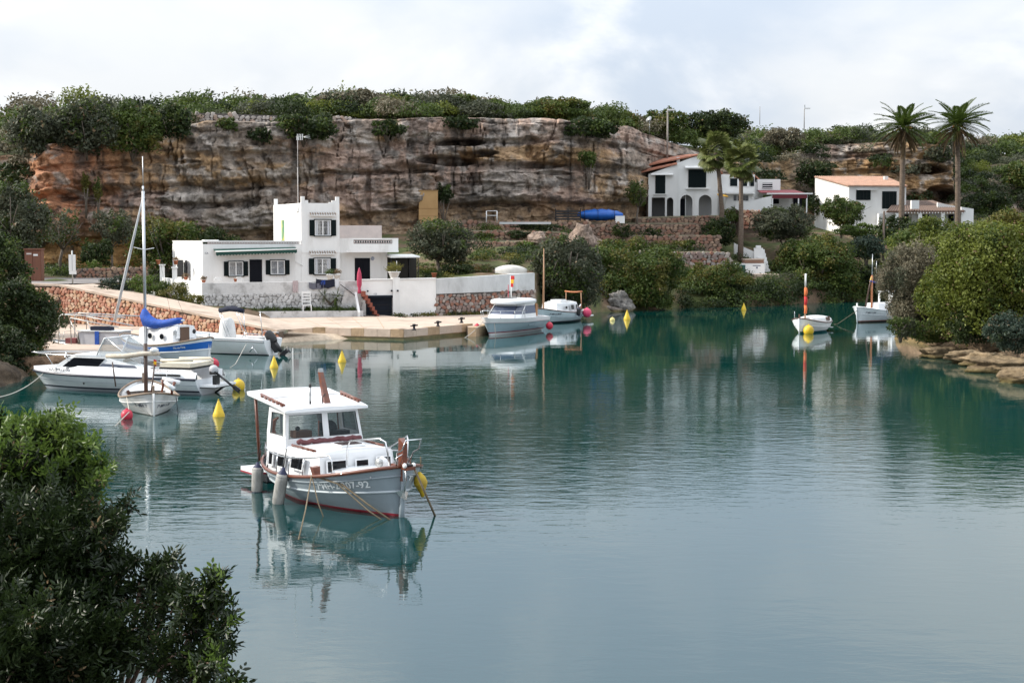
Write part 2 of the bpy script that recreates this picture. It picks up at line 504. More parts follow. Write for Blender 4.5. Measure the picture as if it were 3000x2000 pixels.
def attr_mat(name,bump=0.08,bscale=2.5,rough=0.9,mott=0.5,mscale=1.3):
    """material whose colour is the rock or soil tone stored on the mesh, mottled by noise"""
    m = bpy.data.materials.new(name); m.use_nodes = True
    N,L = m.node_tree.nodes,m.node_tree.links
    b = N["Principled BSDF"]; b.inputs["Roughness"].default_value = rough; b.inputs["Specular IOR Level"].default_value = 0.2
    at = N.new("ShaderNodeAttribute"); at.attribute_name = "tone"
    g = N.new("ShaderNodeNewGeometry")
    n = N.new("ShaderNodeTexNoise"); n.inputs["Scale"].default_value = mscale; n.inputs["Detail"].default_value = 9; n.inputs["Roughness"].default_value = 0.7
    L.new(g.outputs["Position"],n.inputs["Vector"])
    r = N.new("ShaderNodeMapRange"); r.inputs["From Min"].default_value = 0.3; r.inputs["From Max"].default_value = 0.7
    r.inputs["To Min"].default_value = 1 - mott; r.inputs["To Max"].default_value = 1 + mott
    L.new(n.outputs["Fac"],r.inputs["Value"])
    mx = N.new("ShaderNodeMix"); mx.data_type = 'RGBA'; mx.blend_type = 'MULTIPLY'; mx.inputs["Factor"].default_value = 1.0
    L.new(at.outputs["Color"],mx.inputs[6]); L.new(r.outputs[0],mx.inputs[7])
    L.new(mx.outputs[2],b.inputs["Base Color"])
    nb = N.new("ShaderNodeTexNoise"); nb.inputs["Scale"].default_value = bscale; nb.inputs["Detail"].default_value = 9; nb.inputs["Roughness"].default_value = 0.65
    L.new(g.outputs["Position"],nb.inputs["Vector"])
    bp = N.new("ShaderNodeBump"); bp.inputs["Strength"].default_value = 1.0; bp.inputs["Distance"].default_value = bump
    L.new(nb.outputs["Fac"],bp.inputs["Height"]); L.new(bp.outputs[0],b.inputs["Normal"])
    return m
M_ROCK = attr_mat("cliff_rock",0.3,1.7,0.92,0.7,1.0)
M_BOULDER = attr_mat("boulder_rock",0.16,4.2,0.92,0.75,2.6)
M_SOIL = attr_mat("soil",0.05,4.0,0.95,0.4,1.6)
def grid_faces(nr,nc):
    i,j = np.meshgrid(np.arange(nc - 1),np.arange(nr - 1))
    a = (j * nc + i).ravel()
    return np.stack([a,a + 1,a + nc + 1,a + nc],1)
def make_lowland():
    pxs = np.concatenate([np.arange(-900,0,60),np.arange(0,3000,15),np.arange(3000,3901,60)]).astype(float)
    rows = []
    for px in pxs:
        d,z = low_col(px)
        dd = np.unique(np.concatenate([d,np.linspace(d[0],d[-1],40)]))
        dd = np.concatenate([d,np.linspace(d[4],d[-1],34)[1:-1]]); dd.sort()
        zz = np.interp(dd,d,z)
        x = (px - 1500) / FPX * dd
        rows.append(np.stack([x,dd,zz],1))
    P = np.stack(rows,1)                       # rows(d) x cols(px)
    rough = fbm(P[...,0] * .35,P[...,1] * .35) * .22 * sstep(P[...,2],0.6,3.5)
    P[...,2] += rough
    nr,nc = P.shape[:2]
    V = P.reshape(-1,3)
    n1 = fbm(V[:,0] * .5,V[:,1] * .5)[:,None]
    soil = np.array([0.13,0.088,0.058]); sand = np.array([0.40,0.32,0.24]); green = np.array([0.07,0.085,0.03])
    w = sstep(n1,-.15,.25)
    tone = soil * (1 - w) + green * w
    quay = (V[:,2:3] < 0.62) & (V[:,0:1] < 5)
    tone = np.where(quay,sand * (1 + .2 * n1),tone)
    o = link("ground",np_mesh("ground",V,grid_faces(nr,nc),M_SOIL,True,vcol=np.clip(tone,0.01,1))); o["kind"] = "structure"
make_lowland()
CPX = np.array([-900,0,150,400,600,820,1100,1400,1640,1750,1850,1950,2080,2200,2340,2450,2640,2800,2860,3000,3900],float)
CBD = np.array([128,126,126,129,132,135,139,144,148,150,156,166,172,174,178,185,190,191,193,196,204],float)   # base distance
CLN = np.array([10,6,1.0,1.0,1.2,1.2,1.2,1.2,1.2,1.2,2,3,4,5,12,8,3.0,3.0,16,20,20],float)                # lean
CTZ = np.array([13,13,13.6,14.6,16.0,16.2,16.8,17.4,17.4,17.0,17.4,16.8,15.4,14.6,15.5,17.6,18.0,17.6,15.5,15.0,15],float)  # top height
CBZ = np.array([3.4,3.4,3.4,3.4,3.4,4.5,6.2,7.0,7.1,7.2,7.5,8.0,8.2,8.3,8.5,8.6,8.8,8.8,8.9,8.9,9],float) - 0.6
RIZ = np.array([17.0,17.3,17.5,18.1,17.7,18.2,19.2,19.2,18.6,18.6,18.2,18.4,18.6,18.6,18.4,18.8,18.6,18.4,19.6,20.2,20],float)
RID = np.array([42,42,40,36,32,32,30,30,30,30,32,32,34,36,36,36,34,34,36,36,40],float)
# hollows in the face: px, py, half width, half height, depth
CAVES = [(1345,418,78,13,4.0),(1310,470,95,16,4.0),(1400,452,60,10,2.4),(1245,505,45,7,1.0),(1100,505,80,6,1.0),(1590,485,70,9,1.4),(1620,508,60,8,1.0),
         (1150,600,45,9,1.0),(980,505,70,5,.8),(530,480,70,7,.9),(350,500,60,9,1.2),(240,590,80,9,1.0),(560,600,110,10,1.2),(1460,600,150,7,.9),
         (2735,498,56,15,6.5),(2775,570,62,26,7.5),(2300,520,48,32,1.4),(1075,560,10,70,.9),(905,470,9,35,.5),(1548,445,12,26,.8),(1420,540,120,8,.7),(420,575,90,8,1.0),(700,600,60,12,.8)]
def make_cliff():
    pxs = np.concatenate([np.arange(-900,-20,25),np.arange(-20,1960,3.2),np.arange(1960,3020,4.5),np.arange(3020,3901,25)])
    nz = 150
    hs = np.linspace(0,1,nz)
    bd,ln,tz,bz = [np.interp(pxs,CPX,a) for a in (CBD,CLN,CTZ,CBZ)]
    bx = (pxs - 1500) / FPX * bd
    H,PX = np.meshgrid(hs,pxs,indexing='ij')
    Z = bz[None] + (tz - bz)[None] * H
    S = bx[None] + 0 * H
    D = bd[None] + ln[None] * H ** 0.8
    # a broad plan waviness
    D = D + 2.2 * fbm(S * .045,Z * .02,3.0,3) + 0.9 * fbm(S * .16,Z * .06,1.0,3)
    warp = 0.09 * fbm(S * .05,Z * .08,9.0,3)
    h = H + warp
    rocky = np.interp(pxs,[-900,0,100,1900,2000,2200,2250,2420,2480,2820,2860,3900],[.25,.3,1,1,.8,.8,.6,.5,1,1,.35,.3])[None]
    out = np.zeros_like(Z)
    left = sstep(700 - PX,0,250)
    prof = (-1.5 * (1 - sstep(h,.26,.31)) + 0.55 * (sstep(h,.30,.36) - sstep(h,.56,.60)) - 0.55 * (sstep(h,.57,.60) - sstep(h,.62,.66))
            + 0.75 * sstep(h,.63,.68) - 0.6 * (sstep(h,.80,.82) - sstep(h,.83,.86)) - 0.5 * sstep(h,.93,1.02))
    out += prof * (0.55 + 0.6 * (fbm(S * .07,Z * .02,4.0,2) + .5))
    out += 1.1 * fbm(S * .17,Z * .24,0.0,5,.55) + 1.3 * (np.abs(fbm(S * .13,Z * .03,70.0,3)) - .12) * sstep(h,.28,.4)
    rid = 1 - np.abs(fbm(S * .5 + .4 * fbm(S * .3,Z * .3),Z * .55,2.0,4))
    out += 0.55 * (rid - .75)
    out += 0.34 * fbm(S * 1.5,Z * 2.2,5.0,4,.6)
    out += 0.12 * vnoise(S * .22,(Z + 1.2 * fbm(S * .1,Z * .1)) * 2.6,7.0)       # thin beds
    # fractured blocks between joints and beds
    for (bw,bh,am,sd) in ((3.4,1.7,.55,60.0),(1.5,.8,.30,61.0),(.7,.42,.14,62.0)):
        ws = S + .7 * bw * fbm(S * .35 / bw * 3,Z * .5 / bh,sd,3); wz = Z + .7 * bh * fbm(S * .25 / bw * 2,Z * .35 / bh,sd + 5,3)
        bz_ = np.floor(wz / bh); bs_ = np.floor(ws / bw + .37 * bz_)
        rnd_ = _VAL[_PERM[(_PERM[bs_.astype(np.int64) & 511] + bz_.astype(np.int64)) & 511] & 511]
        out += am * (rnd_ - .5) * 1.6 * sstep(fbm(S * .15,Z * .15,sd + 9,2),-.25,.05)
        ez = np.abs(wz / bh - np.round(wz / bh)); out -= am * .32 * (1 - sstep(ez,0,.08)); es = np.abs(ws / bw - np.round(ws / bw)); out -= am * .4 * (1 - sstep(es,0,.07))
    flute = np.abs(fbm(S * .8,Z * .09,6.0,3))
    out -= 0.7 * (1 - sstep(flute,0,.04)) * sstep(h,.25,.6)
    PY = 1000 - (np.tan(np.arctan2(Z - CAM_H,D) + PITCH)) * FPX
    for (cx_,cy_,hw,hh,dp) in CAVES:
        e = ((PX - cx_) / hw) ** 2 + ((PY - cy_ + 9 * fbm(S * .4,Z * .4,8.0,3)) / hh) ** 2
        out -= dp * (1 - sstep(e,.35,1.15))
    out *= rocky
    edge = sstep(H,.0,.03)
    D = D - out * edge
    # tone of the rock itself: grey weathered crust, ochre and red beds, lichen, water streaks
    grey = np.array([.33,.265,.215]); pale = np.array([.47,.42,.375]); ochre = np.array([.46,.27,.11]); red = np.array([.50,.235,.13]); pink = np.array([.42,.28,.215]); dark = np.array([.075,.068,.062])
    earth = np.array([.13,.10,.065])
    def mixc(c,col,w): return c * (1 - w[...,None]) + col * w[...,None]
    T = np.zeros(Z.shape + (3,)) + grey
    n1 = fbm(S * .22,Z * .28,12.0,4)
    T = mixc(T,pale,sstep(n1,.02,.35) * .8)
    T = mixc(T,pink,sstep(fbm(S * .12,Z * .16,15.0,4),-.08,.25) * .75)
    T = mixc(T,ochre,sstep(fbm(S * .10,Z * .35,21.0,4) + .25 * left - .08,.10,.32) * .65)
    T = mixc(T,ochre,(1 - sstep(h,.25,.32)) * (.45 + .5 * left))
    T = mixc(T,red,sstep(420 - PX,0,150) * sstep(h,.28,.36) * (.75 + .25 * sstep(fbm(S * .5,Z * .2,3.0),-.2,.2)))
    T = mixc(T,ochre * 1.1,sstep(PX,2050,2200) * sstep(2400 - PX,0,60) * .75)
    T = mixc(T,ochre * .9,sstep(PX,2480,2600) * sstep(2780 - PX,0,80) * .5)
    streak = fbm(S * 1.1,Z * .10,30.0,4)
    T = T * .80
    T = mixc(T,dark,sstep(streak,.22,.42) * sstep(h,.2,.5) * .6)
    T = mixc(T,pale * .85,sstep(fbm(S * .9,Z * 1.1,33.0,5),.14,.38) * .7 * sstep(h,.3,.45))
    T = mixc(T,dark * 1.3,sstep(fbm(S * 1.3,Z * 1.6,40.0,5),.18,.4) * .6)
    slope = 1 - rocky + 0 * Z
    T = mixc(T,earth,np.clip(slope * 1.2,0,.85) * sstep(fbm(S * .2,Z * .2,50.0),-.35,.1))
    X = (PX - 1500) / FPX * bd[None]
    # cap: the crown of the face rolls back on to the plateau
    capn = 5
    caps_D,caps_Z,caps_X,caps_T = [],[],[],[]
    for k in range(1,capn + 1):
        caps_D.append(D[-1] + k * 0.7); caps_Z.append(Z[-1] + .10 * math.sqrt(k) + .25 * fbm(S[-1] * .4,k * .5)); caps_X.append(X[-1]); caps_T.append(T[-1])
    X = np.vstack([X] + [c[None] for c in caps_X]); D = np.vstack([D] + [c[None] for c in caps_D]); Z = np.vstack([Z] + [c[None] for c in caps_Z]); T = np.concatenate([T] + [c[None] for c in caps_T])
    P = np.stack([X,D,Z],-1)
    nr,nc = P.shape[:2]
    o = link("cliff",np_mesh("cliff",P.reshape(-1,3),grid_faces(nr,nc),M_ROCK,True,vcol=np.clip(T.reshape(-1,3),.01,1))); o["kind"] = "structure"
    return pxs,P
CLIFF_PX,CLIFF_P = make_cliff()
def on_cliff(px,py):
    """point of the rock face seen at px, py"""
    k = int(np.argmin(np.abs(CLIFF_PX - px))); col = CLIFF_P[k if False else slice(None),k]
    el = 1000 - np.tan(np.arctan2(col[:,2] - CAM_H,col[:,1]) + PITCH) * FPX
    j = int(np.argmin(np.abs(el - py)))
    return Vector(col[j])
PLAT_T = np.array([0,2,5,10,16,24,1e9])
def plateau_z(px,back):
    tz = np.interp(px,CPX,CTZ); rz_ = np.interp(px,CPX,RIZ); rd = np.interp(px,CPX,RID)
    t = np.clip(back / rd,0,1)
    return tz + (rz_ - tz) * (t * (1.6 - .6 * t)) - np.maximum(back - rd,0) * .012
def plateau_pt(px,back):
    d0 = float(np.interp(px,CLIFF_PX,CLIFF_P[-1,:,1])) - 1.5
    d = d0 + back
    x0 = float(np.interp(px,CLIFF_PX,CLIFF_P[-1,:,0]))
    x = x0 + (px - 1500) / FPX * back
    return Vector((x,d,float(plateau_z(px,back))))
def make_plateau():
    pxs = np.concatenate([np.arange(-900,3901,20)]).astype(float)
    backs = np.array([0,1.5,3,5,8,11,14,18,22,26,30,35,40,46,55,70,100,150,250,500,1000,2500],float)
    P = np.zeros((len(backs),len(pxs),3))
    for j,px in enumerate(pxs):
        d0 = np.interp(px,CLIFF_PX,CLIFF_P[-1,:,1]) - 1.5
        x0 = np.interp(px,CLIFF_PX,CLIFF_P[-1,:,0])
        P[:,j,1] = d0 + backs; P[:,j,0] = x0 + (px - 1500) / FPX * backs
        P[:,j,2] = plateau_z(px,backs) - .25
    P[...,2] += .35 * fbm(P[...,0] * .15,P[...,1] * .15)
    n1 = fbm(P[...,0] * .2,P[...,1] * .2)[...,None]
    w = sstep(n1,-.2,.2)
    T = np.array([.15,.115,.075]) * (1 - w) + np.array([.06,.07,.03]) * w
    nr,nc = P.shape[:2]
    o = link("hill",np_mesh("hill",P.reshape(-1,3),grid_faces(nr,nc),M_SOIL,True,vcol=T.reshape(-1,3))); o["kind"] = "structure"
make_plateau()
# right-hand rocky shore and the bank the camera stands on
def rock_strip(name,line,prof,seed,tone_fn,n_s=220,label=None,cat=None,amp=.5):
    """a bank swept along a line (x, y): prof = [(offset to the right of the line, z)]"""
    line = np.array(line,float)
    sl = np.concatenate([[0],np.cumsum(np.hypot(*np.diff(line,axis=0).T))])
    s = np.linspace(0,sl[-1],n_s)
    cx_ = np.interp(s,sl,line[:,0]); cy_ = np.interp(s,sl,line[:,1])
    tx = np.gradient(cx_); ty = np.gradient(cy_); ln = np.hypot(tx,ty); nx,ny = ty / ln,-tx / ln
    prof = np.array(prof,float); t = np.linspace(0,1,60); pt = np.linspace(0,1,len(prof))
    off = np.interp(t,pt,prof[:,0]); z = np.interp(t,pt,prof[:,1])
    P = np.zeros((60,n_s,3))
    P[...,0] = cx_[None] + nx[None] * off[:,None]; P[...,1] = cy_[None] + ny[None] * off[:,None]; P[...,2] = z[:,None]
    n = fbm(s[None] * .35 + seed,t[:,None] * 6,P[...,2] * .6,5)
    n2 = vnoise(s[None] * .5 + seed,t[:,None] * 3,2.0)
    st = np.round(n2 * 2.5) / 2.5
    a = amp * sstep(P[...,2],-.4,.3)
    P[...,0] += nx[None] * (n * 1.3 + st * .8) * a; P[...,1] += ny[None] * (n * 1.3 + st * .8) * a
    P[...,2] += a * (.55 * fbm(P[...,0] * .8,P[...,1] * .8,3.0,4) + .2 * fbm(P[...,0] * 2.2,P[...,1] * 2.2))
    T = tone_fn(P)
    o = link(name,np_mesh(name,P.reshape(-1,3),grid_faces(60,n_s),M_ROCK,True,vcol=np.clip(T.reshape(-1,3),.01,1)))
    o["kind"] = "structure"
    return P
def tone_shore(P):
    n = fbm(P[...,0] * .6,P[...,1] * .6,P[...,2])[...,None]
    base = np.array([.25,.165,.105]) * (1 + .7 * n)
    wet = sstep(.55 - P[...,2],0,.5)[...,None]
    T = base * (1 - wet) + np.array([.16,.115,.05]) * wet
    soil = sstep(P[...,2],1.2,2.0)[...,None]
    return T * (1 - soil) + np.array([.12,.09,.055]) * soil
SHORE = [(33,28),(30.5,44),(28.0,58),(25.8,68),(24.0,80),(23.0,92),(27,100),(36,106)]
RP = rock_strip("shore",SHORE,[(-1.2,-1.5),(-.3,-.4),(.2,.25),(.8,.9),(2.0,1.25),(4,1.6),(8,2.6),(14,3.2),(30,3.6)],3.0,tone_shore,320)
def tone_bank(P):
    n = fbm(P[...,0] * .6,P[...,1] * .6,P[...,2])[...,None]
    return np.array([.085,.062,.042]) * (1 + .6 * n)
rock_strip("bank",[(-24,82),(-21.5,70),(-20.5,60),(-17,42),(-11,25),(-4,10),(5,4),(16,0),(34,-6)],[(-1.5,-1.5),(-.4,-.4),(.2,.3),(1.2,.9),(2.8,1.5),(4.5,2.2),(7,3.0),(12,3.4),(40,4)],9.0,tone_bank,300)
# ================================================================== PLANTS
L_DARK = leaf_mat("leaf_dark",[(.0102,.0184,.0054),(.0245,.0408,.0102),(.0530,.0748,.0190)])
L_MID = leaf_mat("leaf_mid",[(.0252,.0437,.0084),(.0588,.0907,.0168),(.1176,.1512,.0319)])
L_BRIGHT = leaf_mat("leaf_bright",[(.05,.085,.016),(.09,.14,.025),(.16,.20,.045)])
L_OLIVE = leaf_mat("leaf_olive",[(.0304,.0384,.0208),(.0640,.0736,.0432),(.1240,.1320,.0840)])
L_GREY = leaf_mat("leaf_greybrown",[(.075,.068,.042),(.145,.128,.082),(.22,.195,.13)],trans=.25)
L_YELL = leaf_mat("leaf_yellow_green",[(.06,.065,.014),(.12,.115,.022),(.19,.17,.04)])
L_BLUE = leaf_mat("leaf_blue_green",[(.0224,.0384,.0256),(.0440,.0680,.0464),(.0720,.1000,.0680)])
L_DRY = leaf_mat("leaf_dry",[(.10,.065,.035),(.17,.115,.06),(.24,.17,.09)],trans=.2)
BARK = mat("bark",(.095,.075,.058),.9,(.16,.13,.105),6,bump=.03,stretch=(1,1,.3))
PBARK = mat("palm_bark",(.105,.078,.058),.95,(.19,.14,.105),3,bump=.05,stretch=(1,1,4))
def kites(P,Nn,L,Wd,rs,droop=0.0):
    """one leaf-shaped quad at every point P with normal Nn"""
    n = len(P)
    r = rs.normal(size=(n,3)); r[:,2] += droop
    t = r - Nn * np.sum(r * Nn,1,keepdims=True); t /= np.linalg.norm(t,axis=1,keepdims=True) + 1e-9
    b = np.cross(Nn,t)
    L = (L * (0.65 + .7 * rs.rand(n)))[:,None]; Wd = (Wd * (0.65 + .7 * rs.rand(n)))[:,None]
    V = np.empty((n,4,3))
    V[:,0] = P - t * L * .5; V[:,1] = P + b * Wd * .5 + t * L * .08; V[:,2] = P + t * L * .5; V[:,3] = P - b * Wd * .5 + t * L * .08
    return V.reshape(-1,3),np.arange(4 * n,dtype=np.int32).reshape(-1,4)
def cloud_points(blobs,per_m2,rs,rough=.22,deep=.35,low=-0.6,inside_cut=.55):
    """points spread through the outer layer of a set of lumps, with sprays standing clear of the outline"""
    Ps,Ns = [],[]
    B = np.array(blobs,float)
    for k,(x,y,z,rx,ry,rz) in enumerate(B):
        area = 4 * math.pi * (((rx * ry) ** 1.6 + (rx * rz) ** 1.6 + (ry * rz) ** 1.6) / 3) ** (1 / 1.6)
        n = max(int(area * per_m2),12)
        d = rs.normal(size=(n,3)); d /= np.linalg.norm(d,axis=1,keepdims=True)
        d = d[d[:,2] > low]; n = len(d)
        r = 1 - deep * rs.rand(n) ** 1.7
        f1 = fbm(d[:,0] * 2.6 + k * 3.3,d[:,1] * 2.6 + x,d[:,2] * 2.6 + y,3); f2 = vnoise(d[:,0] * 8 + k * 1.7,d[:,1] * 8 + x,d[:,2] * 8)
        r *= 1 + rough * (f1 * 1.7 + .45 * f2)
        r *= np.where(rs.rand(n) < .10,1 + .22 * rs.rand(n),1)
        keep = (f2 > -.62) | (rs.rand(n) < .45)
        d,r = d[keep],r[keep]
        p = d * r[:,None] * np.array([rx,ry,rz]) + np.array([x,y,z])
        nn = d / np.array([rx,ry,rz]); nn /= np.linalg.norm(nn,axis=1,keepdims=True)
        if len(B) > 1 and inside_cut:
            keep = np.ones(len(p),bool)
            for q,bb in enumerate(B):
                if q != k:
                    e = (((p - bb[:3]) / bb[3:]) ** 2).sum(1)
                    keep &= e > inside_cut ** 2
            p,nn = p[keep],nn[keep]
        Ps.append(p); Ns.append(nn)
    P = np.concatenate(Ps); N = np.concatenate(Ns)
    q = N * .6 + rs.normal(size=P.shape) * .5
    q /= np.linalg.norm(q,axis=1,keepdims=True)
    return P,q
def dome_blobs(w,dp,h,rs,k=12,base=0.0):
    """lumps making an uneven crown of width w, depth dp, standing from base to h"""
    bl = []
    rx,ry,rz = w / 2,dp / 2,(h - base) / 2
    cz = base + rz
    bl.append((0,0,cz - .1 * rz,rx * .62,ry * .62,rz * .70))
    for i in range(k):
        a = 2 * math.pi * (i * .618 + rs.rand() * .2); zz = -0.85 + 1.72 * ((i + .5) / k) + rs.normal() * .12
        zz = max(-.85,min(.9,zz)); c = math.sqrt(max(0,1 - min(1,abs(zz)) ** 2.2))
        s = .22 + .26 * rs.rand() ** 1.5
        j = .88 + .24 * rs.rand()
        bl.append((rx * c * (1 - s) * math.cos(a) * 1.08 * j,ry * c * (1 - s) * math.sin(a) * 1.08 * j,cz + rz * zz * (1 - s * .8),rx * s * (.9 + .4 * rs.rand()),ry * s * (.9 + .4 * rs.rand()),rz * s * (.75 + .45 * rs.rand())))
    for i in range(k // 2):                          # a few shoots that break the outline
        a = 2 * math.pi * rs.rand(); zz = rs.uniform(.1,.95); c = math.sqrt(1 - zz * zz); s = .10 + .08 * rs.rand()
        bl.append((rx * c * .92 * math.cos(a),ry * c * .92 * math.sin(a),cz + rz * zz * .93,rx * s,ry * s,rz * s * 1.4))
    return bl
# ================================================================== STONEWORK, QUAY, HOUSES
WHITE = mat("white_render",(.82,.81,.79),.85,(.74,.73,.71),.8,bump=.012,bscale=9,col3=(.60,.58,.54),scale3=.35,lo3=.56,hi3=.8)
WHITE_CLEAN = mat("white_paint",(.78,.775,.76),.8,(.72,.715,.70),1.2,bump=.008,bscale=7,col3=(.50,.48,.45),scale3=.8,lo3=.54,hi3=.85,stretch=(1,1,.25))
WHITE_STAINED = mat("stained_whitewash",(.64,.63,.62),.9,(.50,.49,.48),1.1,bump=.02,bscale=6,col3=(.30,.29,.28),scale3=1.1,lo3=.52,hi3=.72)
PARAPET = mat("grey_whitewash",(.60,.61,.61),.9,(.48,.49,.49),.9,bump=.02,bscale=6,col3=(.33,.33,.32),scale3=.7,lo3=.56,hi3=.75,stretch=(1,1,.5))
CONC = mat("beige_concrete",(.50,.395,.315),.9,(.40,.315,.25),.7,bump=.025,bscale=5,col3=(.24,.185,.14),scale3=.4,lo3=.52,hi3=.72)
CONC_EDGE = mat("quay_edge_stone",(.42,.30,.19),.9,(.30,.20,.12),.9,bump=.04,bscale=4,col3=(.13,.10,.05),scale3=.5,lo3=.5,hi3=.7)
WETSTONE = mat("algae_stone",(.16,.13,.05),.6,(.075,.075,.03),1.2,bump=.03,bscale=5)
ROADM = mat("asphalt",(.17,.155,.15),.95,(.22,.20,.185),.8,bump=.008,bscale=20)
MORTAR = mat("brown_mortar",(.15,.10,.07),.95,(.09,.065,.05),2.0,bump=.03)  # dark brown joint colour behind the stones
MORTAR_G = mat("grey_mortar",(.13,.115,.105),.95,(.08,.07,.065),2.0,bump=.03)
SHUT = mat("dark_green_shutter",(.004,.009,.010),.65,spec=.12)
DOORM = mat("dark_door",(.005,.006,.010),.65,spec=.12)
GARAGE = mat("navy_garage",(.007,.010,.017),.65,(.012,.016,.024),1.5,spec=.15)
FRAMEW = mat("window_white",(.72,.72,.71),.5)
GLASSD = glass_mat("window_glass",(.035,.04,.045),0)
CURTAIN = mat("curtain",(.55,.56,.58),.9,(.42,.43,.46),6,stretch=(4,4,.2))
TERRA = mat("terracotta",(.38,.13,.06),.85,(.30,.10,.05),6)
ROOFT = mat("roof_tile",(.40,.17,.105),.9,(.30,.12,.075),2.0,bump=.01,col3=(.20,.12,.09),scale3=1.2,lo3=.52,hi3=.75)
ROOFT_PALE = mat("roof_tile_pale",(.40,.245,.175),.9,(.30,.17,.12),2.0,bump=.01,col3=(.22,.165,.13),scale3=1.2,lo3=.52,hi3=.75)
ROOFB = mat("roof_tile_brown",(.17,.11,.085),.9,(.12,.085,.07),2.0,bump=.01)
GREENAWN = mat("green_canvas",(.006,.055,.040),.8,(.010,.045,.035),2)
MAROON = mat("maroon_canvas",(.13,.018,.025),.8)
STEPR = mat("red_tile_step",(.26,.07,.04),.8,(.20,.06,.04),6)
IRON = mat("dark_iron",(.02,.02,.022),.5,metallic=.6)
STEEL = mat("stainless",(.62,.63,.64),.22,metallic=1.0)
GALV = mat("galvanised",(.42,.43,.43),.45,metallic=.7)
STONE_RED = [mat("red_stone_%s" % n,c,.9,c2,5,bump=.02,bscale=9) for n,c,c2 in (
    ("rose",(.46,.24,.165),(.37,.175,.12)),("tan",(.52,.33,.215),(.42,.25,.15)),("rust",(.36,.15,.09),(.29,.12,.075)),("buff",(.56,.40,.29),(.46,.31,.21)))]
STONE_GREY = [mat("wall_stone_%s" % n,c,.92,c2,5,bump=.02,bscale=9) for n,c,c2 in (
    ("mauve",(.27,.19,.165),(.20,.145,.125)),("grey",(.30,.265,.24),(.22,.19,.17)),("rust",(.28,.135,.09),(.22,.11,.08)),("pale",(.38,.33,.29),(.30,.25,.22)))]
STONE_WHITE = [mat("limewashed_stone_%s" % n,c,.92,c2,4,bump=.02,bscale=9) for n,c,c2 in (
    ("white",(.62,.61,.60),(.48,.47,.46)),("grey",(.48,.47,.46),(.36,.35,.34)),("pale",(.55,.54,.53),(.42,.41,.40)))]
STONE_HILL = [mat("field_stone_%s" % n,c,.95,c2,4,bump=.02,bscale=9) for n,c,c2 in (
    ("grey",(.36,.32,.29),(.26,.23,.21)),("warm",(.40,.30,.24),(.30,.22,.17)),("pale",(.47,.43,.39),(.36,.32,.29)))]
STONE_TERR = [mat("terrace_stone_%s" % n,c,.95,c2,4,bump=.02,bscale=9) for n,c,c2 in (
    ("red",(.27,.145,.10),(.21,.11,.078)),("tan",(.33,.225,.155),(.26,.17,.12)),("brown",(.22,.15,.115),(.17,.115,.085)))]
_stone_shapes = None
def stone_shapes():
    """eight rough stones, one metre across, flat back at y=0, bulging towards -y"""
    global _stone_shapes
    if _stone_shapes is None:
        _stone_shapes = []
        rs = np.random.RandomState(3)
        for k in range(8):
            n = 7
            ang = np.linspace(0,2 * math.pi,n,endpoint=False) + rs.uniform(-.36,.36,n)
            rad = .5 * rs.uniform(.74,1.2,n)
            V = []
            for rr,y in ((1.0,.25),(1.0,-.10),(.80,-.30)):
                for a,r0 in zip(ang,rad):
                    V.append((math.cos(a) * r0 * rr,y + rs.uniform(-.05,.05),math.sin(a) * r0 * rr))
            V.append((rs.uniform(-.2,.2),-.33,rs.uniform(-.2,.2)))
            F = []
            for L_ in range(2):
                for i in range(n):
                    F.append((L_ * n + i,L_ * n + (i + 1) % n,(L_ + 1) * n + (i + 1) % n,(L_ + 1) * n + i))
            for i in range(n): F.append((2 * n + i,2 * n + (i + 1) % n,3 * n))
            _stone_shapes.append((np.array(V),F))
    return _stone_shapes
